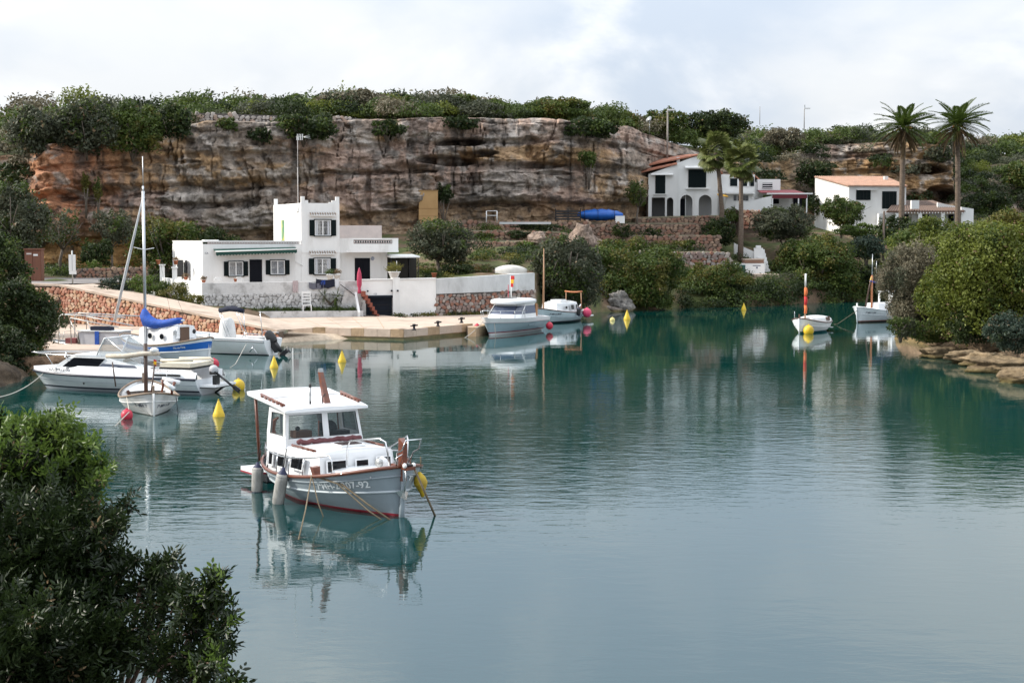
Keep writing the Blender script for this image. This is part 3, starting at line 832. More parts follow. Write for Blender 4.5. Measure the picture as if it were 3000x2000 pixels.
def lay_stones(name,parent,a,b,bot_a,top_a,bot_b,top_b,size,mats,seed,n_parts=300,proud=.03,aspect=1.25,origin=(0,0,0)):
    """stones laid in rough courses over the wall face from a to b (x, y), seen from the -normal side"""
    rs = np.random.RandomState(seed)
    a = Vector((a[0],a[1],0)); b = Vector((b[0],b[1],0)); Ln = (b - a).length; t = (b - a) / Ln
    ang = math.atan2(t.y,t.x)
    spots = []
    z = min(bot_a,bot_b)
    zmax = max(top_a,top_b)
    while z < zmax:
        ch = size * rs.uniform(.65,1.0)
        s = -size * rs.rand()
        while s < Ln:
            w = size * rs.uniform(.6,1.5) * aspect
            f = min(max((s + w / 2) / Ln,0),1)
            zc = z + ch / 2 + rs.normal() * size * .10
            lo = bot_a + (bot_b - bot_a) * f; hi = top_a + (top_b - top_a) * f
            if lo - ch * .2 < zc < hi - ch * .22 and 0 < s + w / 2 < Ln:
                spots.append((s + w / 2,zc,w * 1.06,ch * 1.18 * rs.uniform(.85,1.25),rs.randint(8),rs.randint(len(mats)),rs.uniform(-.5,.5)))
            s += w
        z += ch * .93
    rs.shuffle(spots)
    spots.sort(key=lambda q: -q[2] * q[3])
    shapes = stone_shapes()
    meshes = {}
    V_all,F_all,M_all,base = [],[],[],0
    o0 = Vector(origin)
    for k,(s,zc,w,h,sh,mi_,tw) in enumerate(spots):
        s,sh,mi_ = float(s),int(sh),int(mi_)
        w,h = float(w),float(h)
        p = a + t * s + Vector((0,0,zc))
        d = min(w,h) * .5 + proud
        if k < n_parts:
            key = (sh,mi_)
            if key not in meshes:
                me = bpy.data.meshes.new("stone"); me.from_pydata([tuple(v) for v in shapes[sh][0]],[],shapes[sh][1]); me.materials.append(mats[mi_]); me.update(); meshes[key] = me
            link("stone",meshes[key],parent,p - o0,Euler((0,tw,ang)),(w,d,h))
        else:
            V,F = shapes[sh]
            c,s_ = math.cos(tw),math.sin(tw)
            X = V[:,0] * w; Y = V[:,1] * d; Z = V[:,2] * h
            X,Z = X * c + Z * s_,-X * s_ + Z * c
            Q = np.stack([p.x - o0.x + X * t.x - Y * t.y,p.y - o0.y + X * t.y + Y * t.x,p.z - o0.z + Z],1)
            V_all.append(Q); F_all += [tuple(i + base for i in f) for f in F]; M_all += [mi_] * len(F); base += len(V)
    if V_all:
        me = bpy.data.meshes.new("stonework"); me.from_pydata(np.concatenate(V_all).tolist(),[],F_all)
        for m in mats: me.materials.append(m)
        me.polygons.foreach_set("material_index",M_all); me.update()
        o = link("stonework",me,parent); o["kind"] = "stuff"
def wall_block(mb,a,b,th,bot_a,top_a,bot_b,top_b,m,off=0.0):
    """solid wall whose face runs a->b (right-hand side is the front); thickness goes behind"""
    a = Vector((a[0],a[1])); b = Vector((b[0],b[1])); t = (b - a).normalized(); n = Vector((-t.y,t.x))
    a0,b0 = a + n * off,b + n * off; a1,b1 = a + n * (off + th),b + n * (off + th)
    mb.hexa([(a0.x,a0.y,bot_a),(b0.x,b0.y,bot_b),(b1.x,b1.y,bot_b),(a1.x,a1.y,bot_a),
             (a0.x,a0.y,top_a),(b0.x,b0.y,top_b),(b1.x,b1.y,top_b),(a1.x,a1.y,top_a)],m)
# ---- ramp, its red stone retaining wall and the road
A0 = Vector((Xat(60,99.4),99.4)); A1 = Vector((Xat(176,98.6),98.6)); A2 = Vector((Xat(812,88.9),88.9))
zA0,zA1,zA2 = 3.12,3.05,.72
wl_ = thing("retaining_wall","red and tan stone retaining wall rising along the ramp behind the moored boats","stone wall",(A1.x,A1.y,0))
O_ = Vector((A1.x,A1.y,0))
def rel(p,o): return Vector((p[0] - o[0],p[1] - o[1]))
mb = MB(); wall_block(mb,rel(A0,O_),rel(A1,O_),.5,-.2,zA0 - .14,-.2,zA1 - .14,MORTAR,.03); wall_block(mb,rel(A1,O_),rel(A2,O_),.5,-.6,zA1 - .12,-.6,zA2 - .12,MORTAR,.03)
mb.build("wall_core",wl_)
lay_stones("stone",wl_,A1,A2,.1,zA1 - .1,-.25,zA2 - .1,.245,STONE_RED,21,262,origin=O_)
lay_stones("stone",wl_,A0,A1,.3,zA0 - .1,.3,zA1 - .1,.25,STONE_RED,22,38,origin=O_)
mb = MB(); wall_block(mb,rel(A0,O_),rel(A1,O_),.62,zA0 - .1,zA0 + .03,zA1 - .1,zA1 + .03,CONC,-.05)
wall_block(mb,rel(A1,O_),rel(A2,O_),.72,zA1 - .1,zA1 + .03,zA2 - .1,zA2 + .03,CONC,-.05); mb.build("coping",wl_)
# road surface on the ramp and along the cliff foot
mb = MB()
nrm = Vector((-(A2 - A1).y,(A2 - A1).x)).normalized()
def P3(p,z): return (p.x,p.y,z)
r1 = A1 + nrm * .55; r2 = A2 + nrm * .55; r3 = A2 + nrm * 3.4; r4 = A1 + nrm * 2.8
mb.quad(P3(r1,zA1 - .005),P3(r2,zA2 + .004),P3(r3,zA2 + .004),P3(r4,zA1 + .02),CONC)
ramp = mb.build("ramp"); ramp["kind"] = "structure"
mb = MB()
mb.add([(Xat(-300,101),101,3.12),(Xat(176,99.6),99.6,3.10),(r4.x,r4.y,3.11),(Xat(420,106),106,3.10),(Xat(420,110),110,3.2),(Xat(-300,108),108,3.3)],[(0,1,2,3,4,5)],ROADM)
road = mb.build("road"); road["kind"] = "structure"
# stairs beside the wall's left end
st = thing("stone_steps","beige stone steps at the left end of the red retaining wall","steps",(Xat(96,98),98,0))
for i in range(7):
    mb = MB(); mb.box((i * -.16 * 1.5 - .1,.0 + i * .02,.5 + i * .36 - .2),(1.3,1.2,.3),CONC); mb.build("step",st)
# ---- quay at the foot of the red wall, and the jetty
mb = MB()
q = [G(60,1036,.62),G(330,1040,.62),G(640,1012,.62),G(820,1000,.62)]
poly = [(p.x,p.y) for p in (G(40,1030,.6),G(260,1036,.6),G(420,1030,.6))] + [(Xat(420,94.6),94.6),(A1.x + .3,A1.y - .2),(A0.x,A0.y - .1),(Xat(-40,97),97)]
mb.prism(poly,-1.2,.60,CONC)
o = mb.build("quay"); o["kind"] = "structure"
J0 = G(842,958,.62); J1 = G(1183,966,.62); J2 = G(1384,949,.62); J3 = G(1290,938,.62); J4 = G(1180,930,.62); J5 = G(1062,925,.62) + Vector((.6,2.6,0)); J6 = G(730,937,.62) + Vector((-.2,2.6,0)); J7 = G(792,968,.62)
jet = thing("jetty","broad beige concrete jetty with a square corner in front of the white house","jetty",(J1.x,J1.y,0))
jo = Vector((J1.x,J1.y))
jpoly = [rel(p,jo) for p in (J7,J0,J1,J2,J3,J4,J5,J6)]
mb = MB(); mb.prism(jpoly,.30,.62,CONC); mb.build("slab",jet)
mb = MB()
ins = []
for i,p in enumerate(jpoly): ins.append(p + Vector((0,.05)))
mb.prism(ins,.13,.30,CONC_EDGE); mb.build("footing",jet)
mb = MB(); mb.prism([p + Vector((0,.03)) for p in jpoly],-1.5,.13,WETSTONE); mb.build("tide_course",jet)
mb = MB()   # big kerb stones along the front
for k,(p,q_) in enumerate(((jpoly[1],jpoly[2]),(jpoly[2],jpoly[3]))):
    n = 9 if k == 0 else 6
    for i in range(n):
        a = p.lerp(q_,(i + .01) / n); b = p.lerp(q_,(i + .99) / n)
        m_ = MB(); wall_block(m_,a,b,.55,.18,.645,.18,.645,CONC_EDGE if (i % 3 == 2) else CONC,-.03); m_.build("kerb_stone",jet)
# expansion joints / rope ruts as thin dark seams
mb = MB()
for i in range(5):
    f = .15 + .17 * i
    a = jpoly[1].lerp(jpoly[2],f); b = jpoly[7].lerp(jpoly[5],f)
    t = (b - a).normalized(); w = Vector((-t.y,t.x)) * .02
    mb.quad((a.x - w.x,a.y - w.y + .55,.624),(a.x + w.x,a.y + w.y + .55,.624),(b.x + w.x,b.y + w.y,.624),(b.x - w.x,b.y - w.y,.624),CONC_EDGE)
mb.build("seam",jet)
# second, lower landing to the right
L0 = G(1180,934,.62); L1 = G(1392,962,.5); L2 = G(1500,938,.5); L3 = G(1420,918,.5); L4 = G(1150,920,.5)
lo_ = thing("landing","low beige landing behind the jetty, beside the cabin boat","landing",(L1.x,L1.y,0))
lp = [rel(p,L1) for p in (J4 + Vector((.5,.6,0)),J3 + Vector((.4,.6,0)),L1,L2,L3,L4)]
mb = MB(); mb.prism(lp,-1.2,.52,CONC); mb.build("slab",lo_)
mb = MB(); wall_block(mb,lp[2],lp[3],.5,-1.0,.56,-1.0,.56,CONC_EDGE,-.04); mb.build("edge",lo_)
# slipway
mb = MB(); s0 = G(806,965,.6); s1 = G(846,958,.6);
mb.add([G(640,1004,-.2),G(850,1010,-.25),J0 + Vector((0,.1,-.1)),J7 + Vector((0,.2,-.05)),Vector((A2.x + .2,A2.y + .4,.58))],[(0,1,2,3,4)],WETSTONE)
sl = mb.build("slipway"); sl["kind"] = "structure"
def bollard(px,py,label):
    p = G(px,py,.62)
    t = thing("bollard",label,"bollard",p,group="mooring bollards on the jetty")
    mb = MB(); mb.lathe([(.13,0),(.12,.05),(.075,.1),(.07,.22),(.11,.3),(.10,.36),(0,.38)],IRON,n=10); mb.build("post",t)
    mb = MB(); mb.tube([(-.22,0,.24),(.22,0,.30)],[.035,.05],IRON,6); mb.build("crossbar",t)
bollard(1213,967,"black iron bollard on the jetty edge, nearest the square corner")
bollard(1283,957,"black iron bollard in the middle of the jetty's right edge")
bollard(1352,946,"black iron bollard at the far right end of the jetty")
# ---- garden walls in front of the white house
HA = Vector((Xat(592,104.2),104.2)); HB = Vector((Xat(1278,109.8),109.8)); HC = Vector((Xat(1566,114.5),114.5))
HL = Vector((Xat(470,112),112))
hT = Vector((.9565,.2917)); hN = Vector((.2917,-.9565))      # along the house front, out of the front
def on_wall(px):
    """point on the line HA-HB that lies in picture column px"""
    u = (px - 1500) / FPX; d = HB - HA
    s = (u * HA.y - HA.x) / (d.x - u * d.y)
    return HA + d * s
ZT = 2.45                                                       # terrace floor
gw = thing("terrace_wall","high whitewashed rubble wall holding the white house's terrace","wall",(HA.x,HA.y,0))
P_st = on_wall(1058)
def rA(p): return rel(p,HA)
mb = MB()
wall_block(mb,rA(HA),rA(P_st),.45,.3,2.30,.3,2.30,mat("pale_mortar",(.36,.355,.35),.95,(.24,.235,.23),2.5,bump=.03),.035); mb.build("wall_core",gw)
mb = MB(); wall_block(mb,rA(HA),rA(P_st),.40,2.2,3.02,2.2,3.06,WHITE_STAINED,0); mb.build("parapet",gw)
lay_stones("stone",gw,HA,P_st,.75,2.24,.6,2.24,.26,STONE_WHITE,31,300,proud=-.05,origin=(HA.x,HA.y,0))
mb = MB()                                                       # smoothed plaster over the right part
pa = rA(on_wall(990)); pb = rA(P_st); mb.hexa([(pa.x,pa.y - .09,.5),(pb.x,pb.y - .09,.5),(pb.x,pb.y + .1,.5),(pa.x + .1,pa.y + .1,.5),(pa.x + .5,pa.y - .09,2.5),(pb.x,pb.y - .09,2.5),(pb.x,pb.y + .1,2.5),(pa.x + .6,pa.y + .1,2.5)],WHITE_STAINED); mb.build("plaster",gw)
sw = thing("side_wall","sunlit white wall on the left side of the house terrace","wall",(HL.x,HL.y,0))
mb = MB(); a,b = rel(HL,HL),rel(HA,HL)
wall_block(mb,a,b,.3,1.2,3.2,.6,3.03,WHITE_CLEAN,0); mb.build("wall_panel",sw)
for k,f in enumerate((0.02,.33)):
    p = a.lerp(b,f); mb = MB(); mb.box((p.x + .1,p.y,3.0),(.34,.34,2.2 if k == 0 else 1.9),WHITE_CLEAN,rz=.2); mb.box((p.x + .1,p.y,4.12 if k == 0 else 3.97),(.46,.46,.08),WHITE_CLEAN,rz=.2); mb.build("gate_pillar",sw)
# terrace floor
mb = MB(); mb.prism([(HA.x + .3,HA.y + .35),(P_st.x,P_st.y + .35),(HB.x - .2,HB.y + .5),(HB.x - .2,P_st.y + 14),(HL.x + 1,HL.y + 8),(HL.x + .3,HL.y + .2)],1.0,ZT,CONC)
tf = mb.build("terrace_floor"); tf["kind"] = "structure"
# garage wall, right of the stairs
P_g0,P_g1 = on_wall(1072),on_wall(1150)
P_p = on_wall(1160)
gwr = thing("garage_wall","white garden wall with a garage door, between the stairs and the stone wall","wall",(P_st.x,P_st.y,0))
def rS(p): return rel(p,P_st)
mb = MB()
wall_block(mb,rS(P_st),rS(P_g0),.4,.2,3.08,.2,3.08,WHITE,.03)
wall_block(mb,rS(P_g0),rS(P_g1),.4,1.98,3.085,1.98,3.09,WHITE,.03)
wall_block(mb,rS(P_g1),rS(HB),.4,.2,3.09,.2,3.16,WHITE,.03); mb.build("wall_panel",gwr)
mb = MB(); wall_block(mb,rS(P_st),rS(HB),.5,3.09,3.17,3.15,3.23,WHITE_CLEAN,-.03); mb.build("coping",gwr)
p0,p1 = rS(on_wall(1150)),rS(on_wall(1170)); mb = MB(); wall_block(mb,p0,p1,.6,.2,3.28,.2,3.28,WHITE_CLEAN,-.12); mb.build("pillar",gwr)
mb = MB(); wall_block(mb,rS(P_g0) + Vector((.02,0)),rS(P_g1),.08,.42,1.97,.38,1.97,GARAGE,.16); gd = mb.build("garage_door",gwr)
mb = MB(); wall_block(mb,rS(on_wall(1060)),rS(on_wall(1151)),.12,1.86,2.03,1.86,2.03,GARAGE,-.06); mb.build("lintel",gd)
mb = MB()
for z in (.9,1.35): wall_block(mb,rS(on_wall(1084)),rS(on_wall(1148)),.03,z,z + .03,z,z + .03,IRON,.13)
mb.build("rail",gd)
plate = rS(on_wall(1099)); text("number_plate","153",.18,mat("plate_ink",(.05,.06,.12),.6),gwr,(plate.x,plate.y + .02,2.07),(R(90),0,math.atan2(hT.y,hT.x)))
for px in (1078,1148,1166):
    p = rS(on_wall(px)); mb = MB(); mb.lathe([(.07,0),(.07,.14),(.03,.2),(0,.2)],IRON,(p.x,p.y - .1,2.35),8,Euler((R(90),0,0))); mb.build("wall_lamp",gwr)
# stairs with red treads and sloping cheek walls
sx = thing("stair","narrow stair with red treads climbing to the terrace beside the garage door","stair",(P_st.x,P_st.y,0),math.atan2(hT.y,hT.x))
w0 = -.28
for i in range(7):
    mb = MB(); mb.box((.98 - i * .16,-.62,.62 + (i * 2 + 1) * .13 - .13),(.19,.8,.26 + i * .02),STEPR); mb.build("step",sx)
mb = MB(); mb.add([(-.42,-1.05,.5),(1.0,-1.05,.5),(1.0,-1.05,.80),(.25,-1.05,1.75),(-.42,-1.05,2.5)] + [(-.42,-.93,.5),(1.0,-.93,.5),(1.0,-.93,.80),(.25,-.93,1.75),(-.42,-.93,2.5)],
                  [(0,1,2,3,4),(9,8,7,6,5),(0,5,6,1),(1,6,7,2),(2,7,8,3),(3,8,9,4),(4,9,5,0)],WHITE_STAINED)
left_cheek = [(-.46,-1.12),(-.30,-1.12),(-.30,.0),(-.46,.0)]
mb = MB()
mb.hexa([(-.50,-1.35,.4),(-.34,-1.35,.4),(-.34,.1,.4),(-.50,.1,.4),(-.50,-1.35,.95),(-.34,-1.35,.95),(-.34,.1,2.55),(-.50,.1,2.55)],WHITE_CLEAN); mb.build("cheek_wall",sx)
mb = MB()
mb.add([(.30,-1.0,.4),(1.28,-1.0,.4),(1.28,-1.0,.78),(.95,-1.0,1.25),(.42,-1.0,1.9),(.30,-1.0,1.92)] + [(.30,-.86,.4),(1.28,-.86,.4),(1.28,-.86,.78),(.95,-.86,1.25),(.42,-.86,1.9),(.30,-.86,1.92)],
       [(0,1,2,3,4,5),(11,10,9,8,7,6),(0,6,7,1),(1,7,8,2),(2,8,9,3),(3,9,10,4),(4,10,11,5),(5,11,6,0)],WHITE_CLEAN)
# planter along the wall foot
pl = thing("planter","long low white planter wall along the foot of the house wall","planter",(HA.x,HA.y,0))
pA = rA(on_wall(735)) + hN * 1.0; pB = rA(on_wall(1056)) + hN * 1.0
mb = MB(); wall_block(mb,pA,pB,.25,.4,1.08,.4,1.02,WHITE_STAINED,0); mb.build("wall_panel",pl)
mb = MB(); e0,e1 = rA(on_wall(600)) + hN * .95,rA(on_wall(735)) + hN * 1.0; a0_,b0_ = rA(on_wall(600)),rA(on_wall(1056))
mb.prism([e0 + Vector((0,.2)),e1 + Vector((0,.2)),pB + Vector((0,.2)),b0_,a0_],.3,.92,mat("planter_soil",(.09,.065,.04),.95,(.06,.05,.03),4)); mb.build("soil",pl)
rs = np.random.RandomState(44)
bl = []
for i in range(44):
    f = rs.rand(); c = pA.lerp(pB,f) + Vector((rs.normal() * .15,.3 + rs.rand() * .5)); s = .16 + .2 * rs.rand()
    bl.append((c.x,c.y,.95,s * 1.5,s,.15 + .28 * rs.rand()))
for i in range(12):
    c = e0.lerp(e1,rs.rand()) + Vector((0,.3 + rs.rand() * .3)); bl.append((c.x,c.y,.92,.35,.25,.25 + .2 * rs.rand()))
P_,N_ = cloud_points(bl,260,rs,.3,.5,-.2); V_,F_ = kites(P_,N_,.15,.05,rs,1.5)
o = link("planting",np_mesh("planting",V_,F_,L_MID),pl); o["kind"] = "stuff"
# ---- stone wall with grey parapet right of the garage
gs = thing("garden_wall","rough mauve stone wall with a tall grey parapet, behind the cabin boat","stone wall",(HB.x,HB.y,0))
a,b = Vector((0,0)),rel(HC,HB)
mb = MB(); wall_block(mb,a,b,.5,.2,2.1,.2,2.2,MORTAR_G,.06); mb.build("wall_core",gs)
mb = MB(); wall_block(mb,a,b,.45,2.08,3.16,2.2,3.48,PARAPET,-.02); mb.build("parapet",gs)
lay_stones("stone",gs,HB,HC,.5,2.1,.5,2.2,.27,STONE_GREY,33,300,proud=-.02,origin=(HB.x,HB.y,0))
# ---- the white house
def shutter(parent,w,h,loc,rz,swing=0.0,m=None):
    mb = MB(); m = m or SHUT
    mb.box((w / 2,0,0),(w,.045,h),m)
    for k in range(2): mb.box((w / 2,-.028,(k - .5) * h * .48),(w * .74,.018,h * .40),m)
    for k in range(9): mb.box((w / 2,-.04,-h * .44 + h * .88 * (k + .5) / 9),(w * .7,.012,h * .04),m)
    o = mb.build("shutter",parent,loc,(0,0,rz + swing)); return o
def window(parent,x,z,w,h,y=0.0,two=True,sh=.5,glass=None,curtain=True,canopy=False,shm=None):
    """a window on the wall face y=0 (front is -y) of parent, centred x, z"""
    fr = MB(); f = .055
    fr.box((x,y - .015,z + h / 2 - f / 2),(w,.09,f),FRAMEW); fr.box((x,y - .015,z - h / 2 + f / 2),(w,.09,f),FRAMEW)
    for s in (-1,1): fr.box((x + s * (w / 2 - f / 2),y - .015,z),(f,.088,h - 2 * f),FRAMEW)
    if two: fr.box((x,y - .02,z),(f * 1.5,.088,h - 2 * f),FRAMEW)
    wn_ = fr.build("window",parent)
    g = MB(); g.box((x,y + .01,z),(w - 2 * f,.02,h - 2 * f),glass or GLASSD); g.build("pane",wn_)
    if curtain:
        for s in (-1,1): c = MB(); c.box((x + s * w * .36,y - .004,z),(w * .13,.012,h - 2.4 * f),CURTAIN); c.build("curtain",wn_)
    sl_ = MB(); sl_.box((x,y - .06,z - h / 2 - .03),(w + .16,.16,.06),shm or SHUT); sl_.build("sill",wn_); sl_ = MB(); sl_.box((x,y - .03,z + h / 2 + .03),(w + .12,.08,.06),shm or SHUT); sl_.build("lintel",wn_)
    if sh:
        shutter(parent,w * sh,h * 1.02,(x - w / 2 - w * sh - .02,y - .06,z),0,m=shm)
        shutter(parent,w * sh,h * 1.02,(x + w / 2 + .02,y - .06,z),0,m=shm)
    if canopy:
        c = MB()
        zt = z + h / 2 + .28
        c.hexa([(x - w * .78,y - .26,zt),(x + w * .78,y - .26,zt),(x + w * .78,y + .01,zt + .10),(x - w * .78,y + .01,zt + .10),
                (x - w * .82,y - .28,zt + .07),(x + w * .82,y - .28,zt + .07),(x + w * .82,y + .01,zt + .17),(x - w * .82,y + .01,zt + .17)],WHITE_CLEAN)
        for i in range(11): c.tube([(x - w * .78 + w * 1.56 * i / 10,y - .27,zt + .13),(x - w * .78 + w * 1.56 * i / 10,y + .0,zt + .24)],.05,mat("lichen_tile",(.42,.33,.27),.9,(.22,.18,.15),9),6)
        c.build("canopy",wn_)
H0 = Vector((Xat(595,108.5),108.5))                            # front left corner of the wing
HZ = math.atan2(hT.y,hT.x)
house = thing("white_house","white flat-roofed house with a square tower and dark green shutters on the quay","house",(H0.x,H0.y,ZT),HZ)
def hx(px,yo=0.0):
    """distance along the house front for picture column px; yo metres in front (-) or behind (+)"""
    base = H0 + Vector((-hT.y,hT.x)) * yo
    u = (px - 1500) / FPX
    s = (u * base.y - base.x) / (hT.x - u * hT.y)
    return s
def hz(py,d): return W(1500,py,d).z - ZT
xw1 = hx(884); xt1 = hx(996); xr1 = hx(1138); xb1 = hx(1170,-1.0)
zr = hz(705,110)                                               # parapet top
def lattice(mb,x0,x1,z,h,y,n,m1,m2):
    """a band of crossed bars, as in pierced clay blocks"""
    w = (x1 - x0) / n
    for i in range(n):
        cx_ = x0 + w * (i + .5)
        for s in (-1,1): mb.box((cx_,y - .015,z),(w * 1.12,.05,.026),m1,rot=Euler((0,s * math.atan2(h,w),0)))
        for dz in (-1,1): mb.box((cx_,y - .012,z + dz * h * .30),(w * .22,.04,h * .2),m2)
SIDE = Vector((-.055,1.0))                                     # the left faces lean a little outwards
mb = MB()
mb.prism([(0,0),(xw1 + .02,0),(xw1 + .02,8.6),(-1.4,8.6)],-1.0,zr - .30,WHITE_CLEAN)
wing = mb.build("wall",house)
mb = MB()
for (a,b) in (((0,0),(xw1,0)),((-1.4,8.6),(0,0))):
    t = Vector((b[0] - a[0],b[1] - a[1])).normalized(); n = Vector((-t.y,t.x))
    for z0,z1 in ((zr - .30,zr - .24),(zr - .09,zr)):
        wall_block(mb,a,b,.16,z0,z1,z0,z1,WHITE_CLEAN,-.004)
mb.build("parapet",house)
mb = MB(); TILE_RED = mat("clay_block",(.36,.13,.09),.85); lattice(mb,.35,xw1 * .74,zr - .165,.15,.03,42,FRAMEW,TILE_RED); lattice(mb,xw1 * .74,xw1 - .05,zr - .165,.15,.03,15,FRAMEW,FRAMEW)
mb.box((xw1 / 2 + .1,.09,zr - .165),(xw1 - .5,.02,.16),TILE_RED); mb.build("lattice",house)["kind"] = "stuff"
mb = MB(); mb.box((-.66,4.3,zr - .165),(.05,8.5,.15),WHITE_CLEAN,rz=.162)
mb.build("parapet_infill",house)
mb = MB(); mb.box((.9,3.5,zr - .02),(1.0,2.0,.16),WHITE_CLEAN); mb.build("roof_box",house)
# tower
tz = hz(597,113)
mb = MB(); mb.prism([(xw1,-.03),(xt1,-.03),(xt1,7.5),(xw1 - .9,7.5)],-1.0,tz,WHITE_CLEAN); tow = mb.build("tower",house)
mb = MB()
for (x,y,hh) in ((xw1 + .14,.12,.48),(xt1 - .13,.12,.46),(xw1 - .73,7.35,.46),(xt1 - .40,.12,.2)):
    mb = MB(); mb.box((x,y,tz + hh / 2),(.26,.26,hh),WHITE_CLEAN); mb.build("merlon",tow)
mb = MB()      # stepped shoulders, plaster band and bracket on the lit side
mb.box((xw1 + .4,.1,tz + .10),(.24,.2,.2),WHITE_CLEAN); mb.build("shoulder",tow); mb = MB(); mb.box((xt1 - .55,.1,tz + .0),(.4,.2,.14),WHITE_CLEAN); mb.build("shoulder",tow)
mb = MB(); mb.box((xw1 - .36,3.0,tz - .55),(.14,4.6,.22),WHITE_CLEAN,rz=.12); mb.box((xw1 - .12,.7,tz - .42),(.2,.4,.3),WHITE_CLEAN,rz=.12); mb.build("plaster_band",tow)
mb = MB(); mb.box((xw1 - .58,4.8,3.95),(.08,.75,2.0),mat("yellow_green_door",(.36,.34,.07),.7,(.10,.22,.12),.9,mixlo=.42,mixhi=.58),rz=.12); mb.build("door",tow)
wz = hz(652,112)
window(tow,(hx(905) + hx(990)) / 2 - .02,hz(668,112.5),1.15,1.12,-.03,True,.32,curtain=True,canopy=True)
window(tow,(hx(903) + hx(988)) / 2 - .02,hz(779,112.5),1.15,1.12,-.03,True,.34,canopy=True)
mb = MB(); mb.box(((xw1 + xt1) / 2,-.045,hz(739,112)),(xt1 - xw1,.03,.05),WHITE_CLEAN); mb.build("string_course",tow)
# wing openings
window(house,hx(692),hz(787,109.5),1.0,1.0,0,True,.33,glass=mat("lace_behind_glass",(.36,.38,.42),.25,(.25,.27,.3),5),curtain=False)
window(house,hx(814),hz(782,111.5),1.0,1.0,0,True,.33,glass=mat("lace_behind_glass",(.36,.38,.42),.25),curtain=False)
mb = MB(); mb.box((hx(750),-.02,.95 + .08),(.88,.08,2.12),DOORM); dr = mb.build("door",house)
mb = MB()
for k in range(3): mb.box((hx(750),-.07,.45 + k * .65),(.66,.02,.5),DOORM)
mb.build("door_panel",dr)
# window on the sunlit left side, shutter half open
mb = MB(); mb.box((-.76,4.6,1.35),(.08,1.25,1.15),FRAMEW,rz=.162); sw_ = mb.build("window",house)
mb = MB(); mb.box((-.775,4.6,1.35),(.07,1.05,.98),GLASSD,rz=.162); mb.build("pane",sw_)
shutter(house,.85,1.25,(-.93,5.25,1.38),math.pi / 2 + .16,.25,mat("black_shutter",(.015,.016,.018),.5)); shutter(house,.62,1.25,(-.72,3.98,1.38),-math.pi / 2 + .16,-.5,mat("black_shutter",(.015,.016,.018),.5))
text("house_letters","CA",.18,mat("plate_ink",(.05,.06,.12),.6),house,(.28,-.012,hz(744,109)),(R(90),0,0))
# lower block and balcony to the right
rz0 = hz(738,113)
mb = MB(); mb.prism([(xt1 + .01,.35),(xr1,.35),(xr1,7.5),(xt1 + .01,7.5)],-1.0,rz0,WHITE_CLEAN); rb = mb.build("side_block",house)
mb = MB(); mb.box(((xt1 + xb1) / 2 + .2,2.6,rz0 + .06),(xb1 - xt1 - .35,6.6,.14),WHITE_CLEAN); mb.build("balcony_floor",house)
by = -.72
bal = MB()
x0b,x1b = xt1 + .52,xb1
bal.box(((x0b + x1b) / 2,by + .06,rz0 + .30),(x1b - x0b,.12,.62),WHITE_CLEAN); bal.box(((x0b + x1b) / 2,by + .06,rz0 + .95),(x1b - x0b,.14,.12),WHITE_CLEAN)
bal.box((x0b + .18,by + .06,rz0 + .745),(.36,.118,.3),WHITE_CLEAN); bal.box((x1b - .22,by + .06,rz0 + .745),(.44,.118,.3),WHITE_CLEAN)
bal.box((x1b - .06,2.6,rz0 + .5),(.118,6.5,1.0),WHITE_CLEAN)
bal.hexa([(xt1,-.04,rz0 - .04),(x0b,by,rz0 - .04),(x0b,by + .12,rz0 - .04),(xt1,.1,rz0 - .04),(xt1,-.04,rz0 + 1.0),(x0b,by,rz0 + 1.0),(x0b,by + .12,rz0 + 1.0),(xt1,.1,rz0 + 1.0)],WHITE_CLEAN)
bl_ = bal.build("balcony",house)
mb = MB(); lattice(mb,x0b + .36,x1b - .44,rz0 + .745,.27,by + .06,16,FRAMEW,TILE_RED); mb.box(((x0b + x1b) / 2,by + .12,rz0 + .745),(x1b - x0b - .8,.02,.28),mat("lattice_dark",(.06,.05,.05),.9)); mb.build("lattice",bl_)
mb = MB(); mb.box(((xt1 + xb1) / 2,4.6,rz0 + 1.02),(xb1 - xt1 - .2,.25,1.9),mat("pink_render",(.56,.47,.43),.9,(.47,.40,.37),1.5)); mb.build("terrace_back_wall",house)
mb = MB(); mb.box((hx(1062,.35),.33,1.08),(1.12,.06,2.16),DOORM); d2 = mb.build("door",house)
mb = MB()
for s in (-1,1): mb.box((hx(1062,.35) + s * .27,.29,1.08),(.46,.03,1.9),DOORM)
mb.build("door_panel",d2)
pq = hx(1092,.35)
mb = MB(); mb.lathe([(0,0),(.14,.0),(.14,.03),(0,.03)],mat("blue_plate",(.35,.4,.5),.4),(pq,.36,hz(757,113)),10,Euler((R(90),0,0))); mb.build("plaque",house)
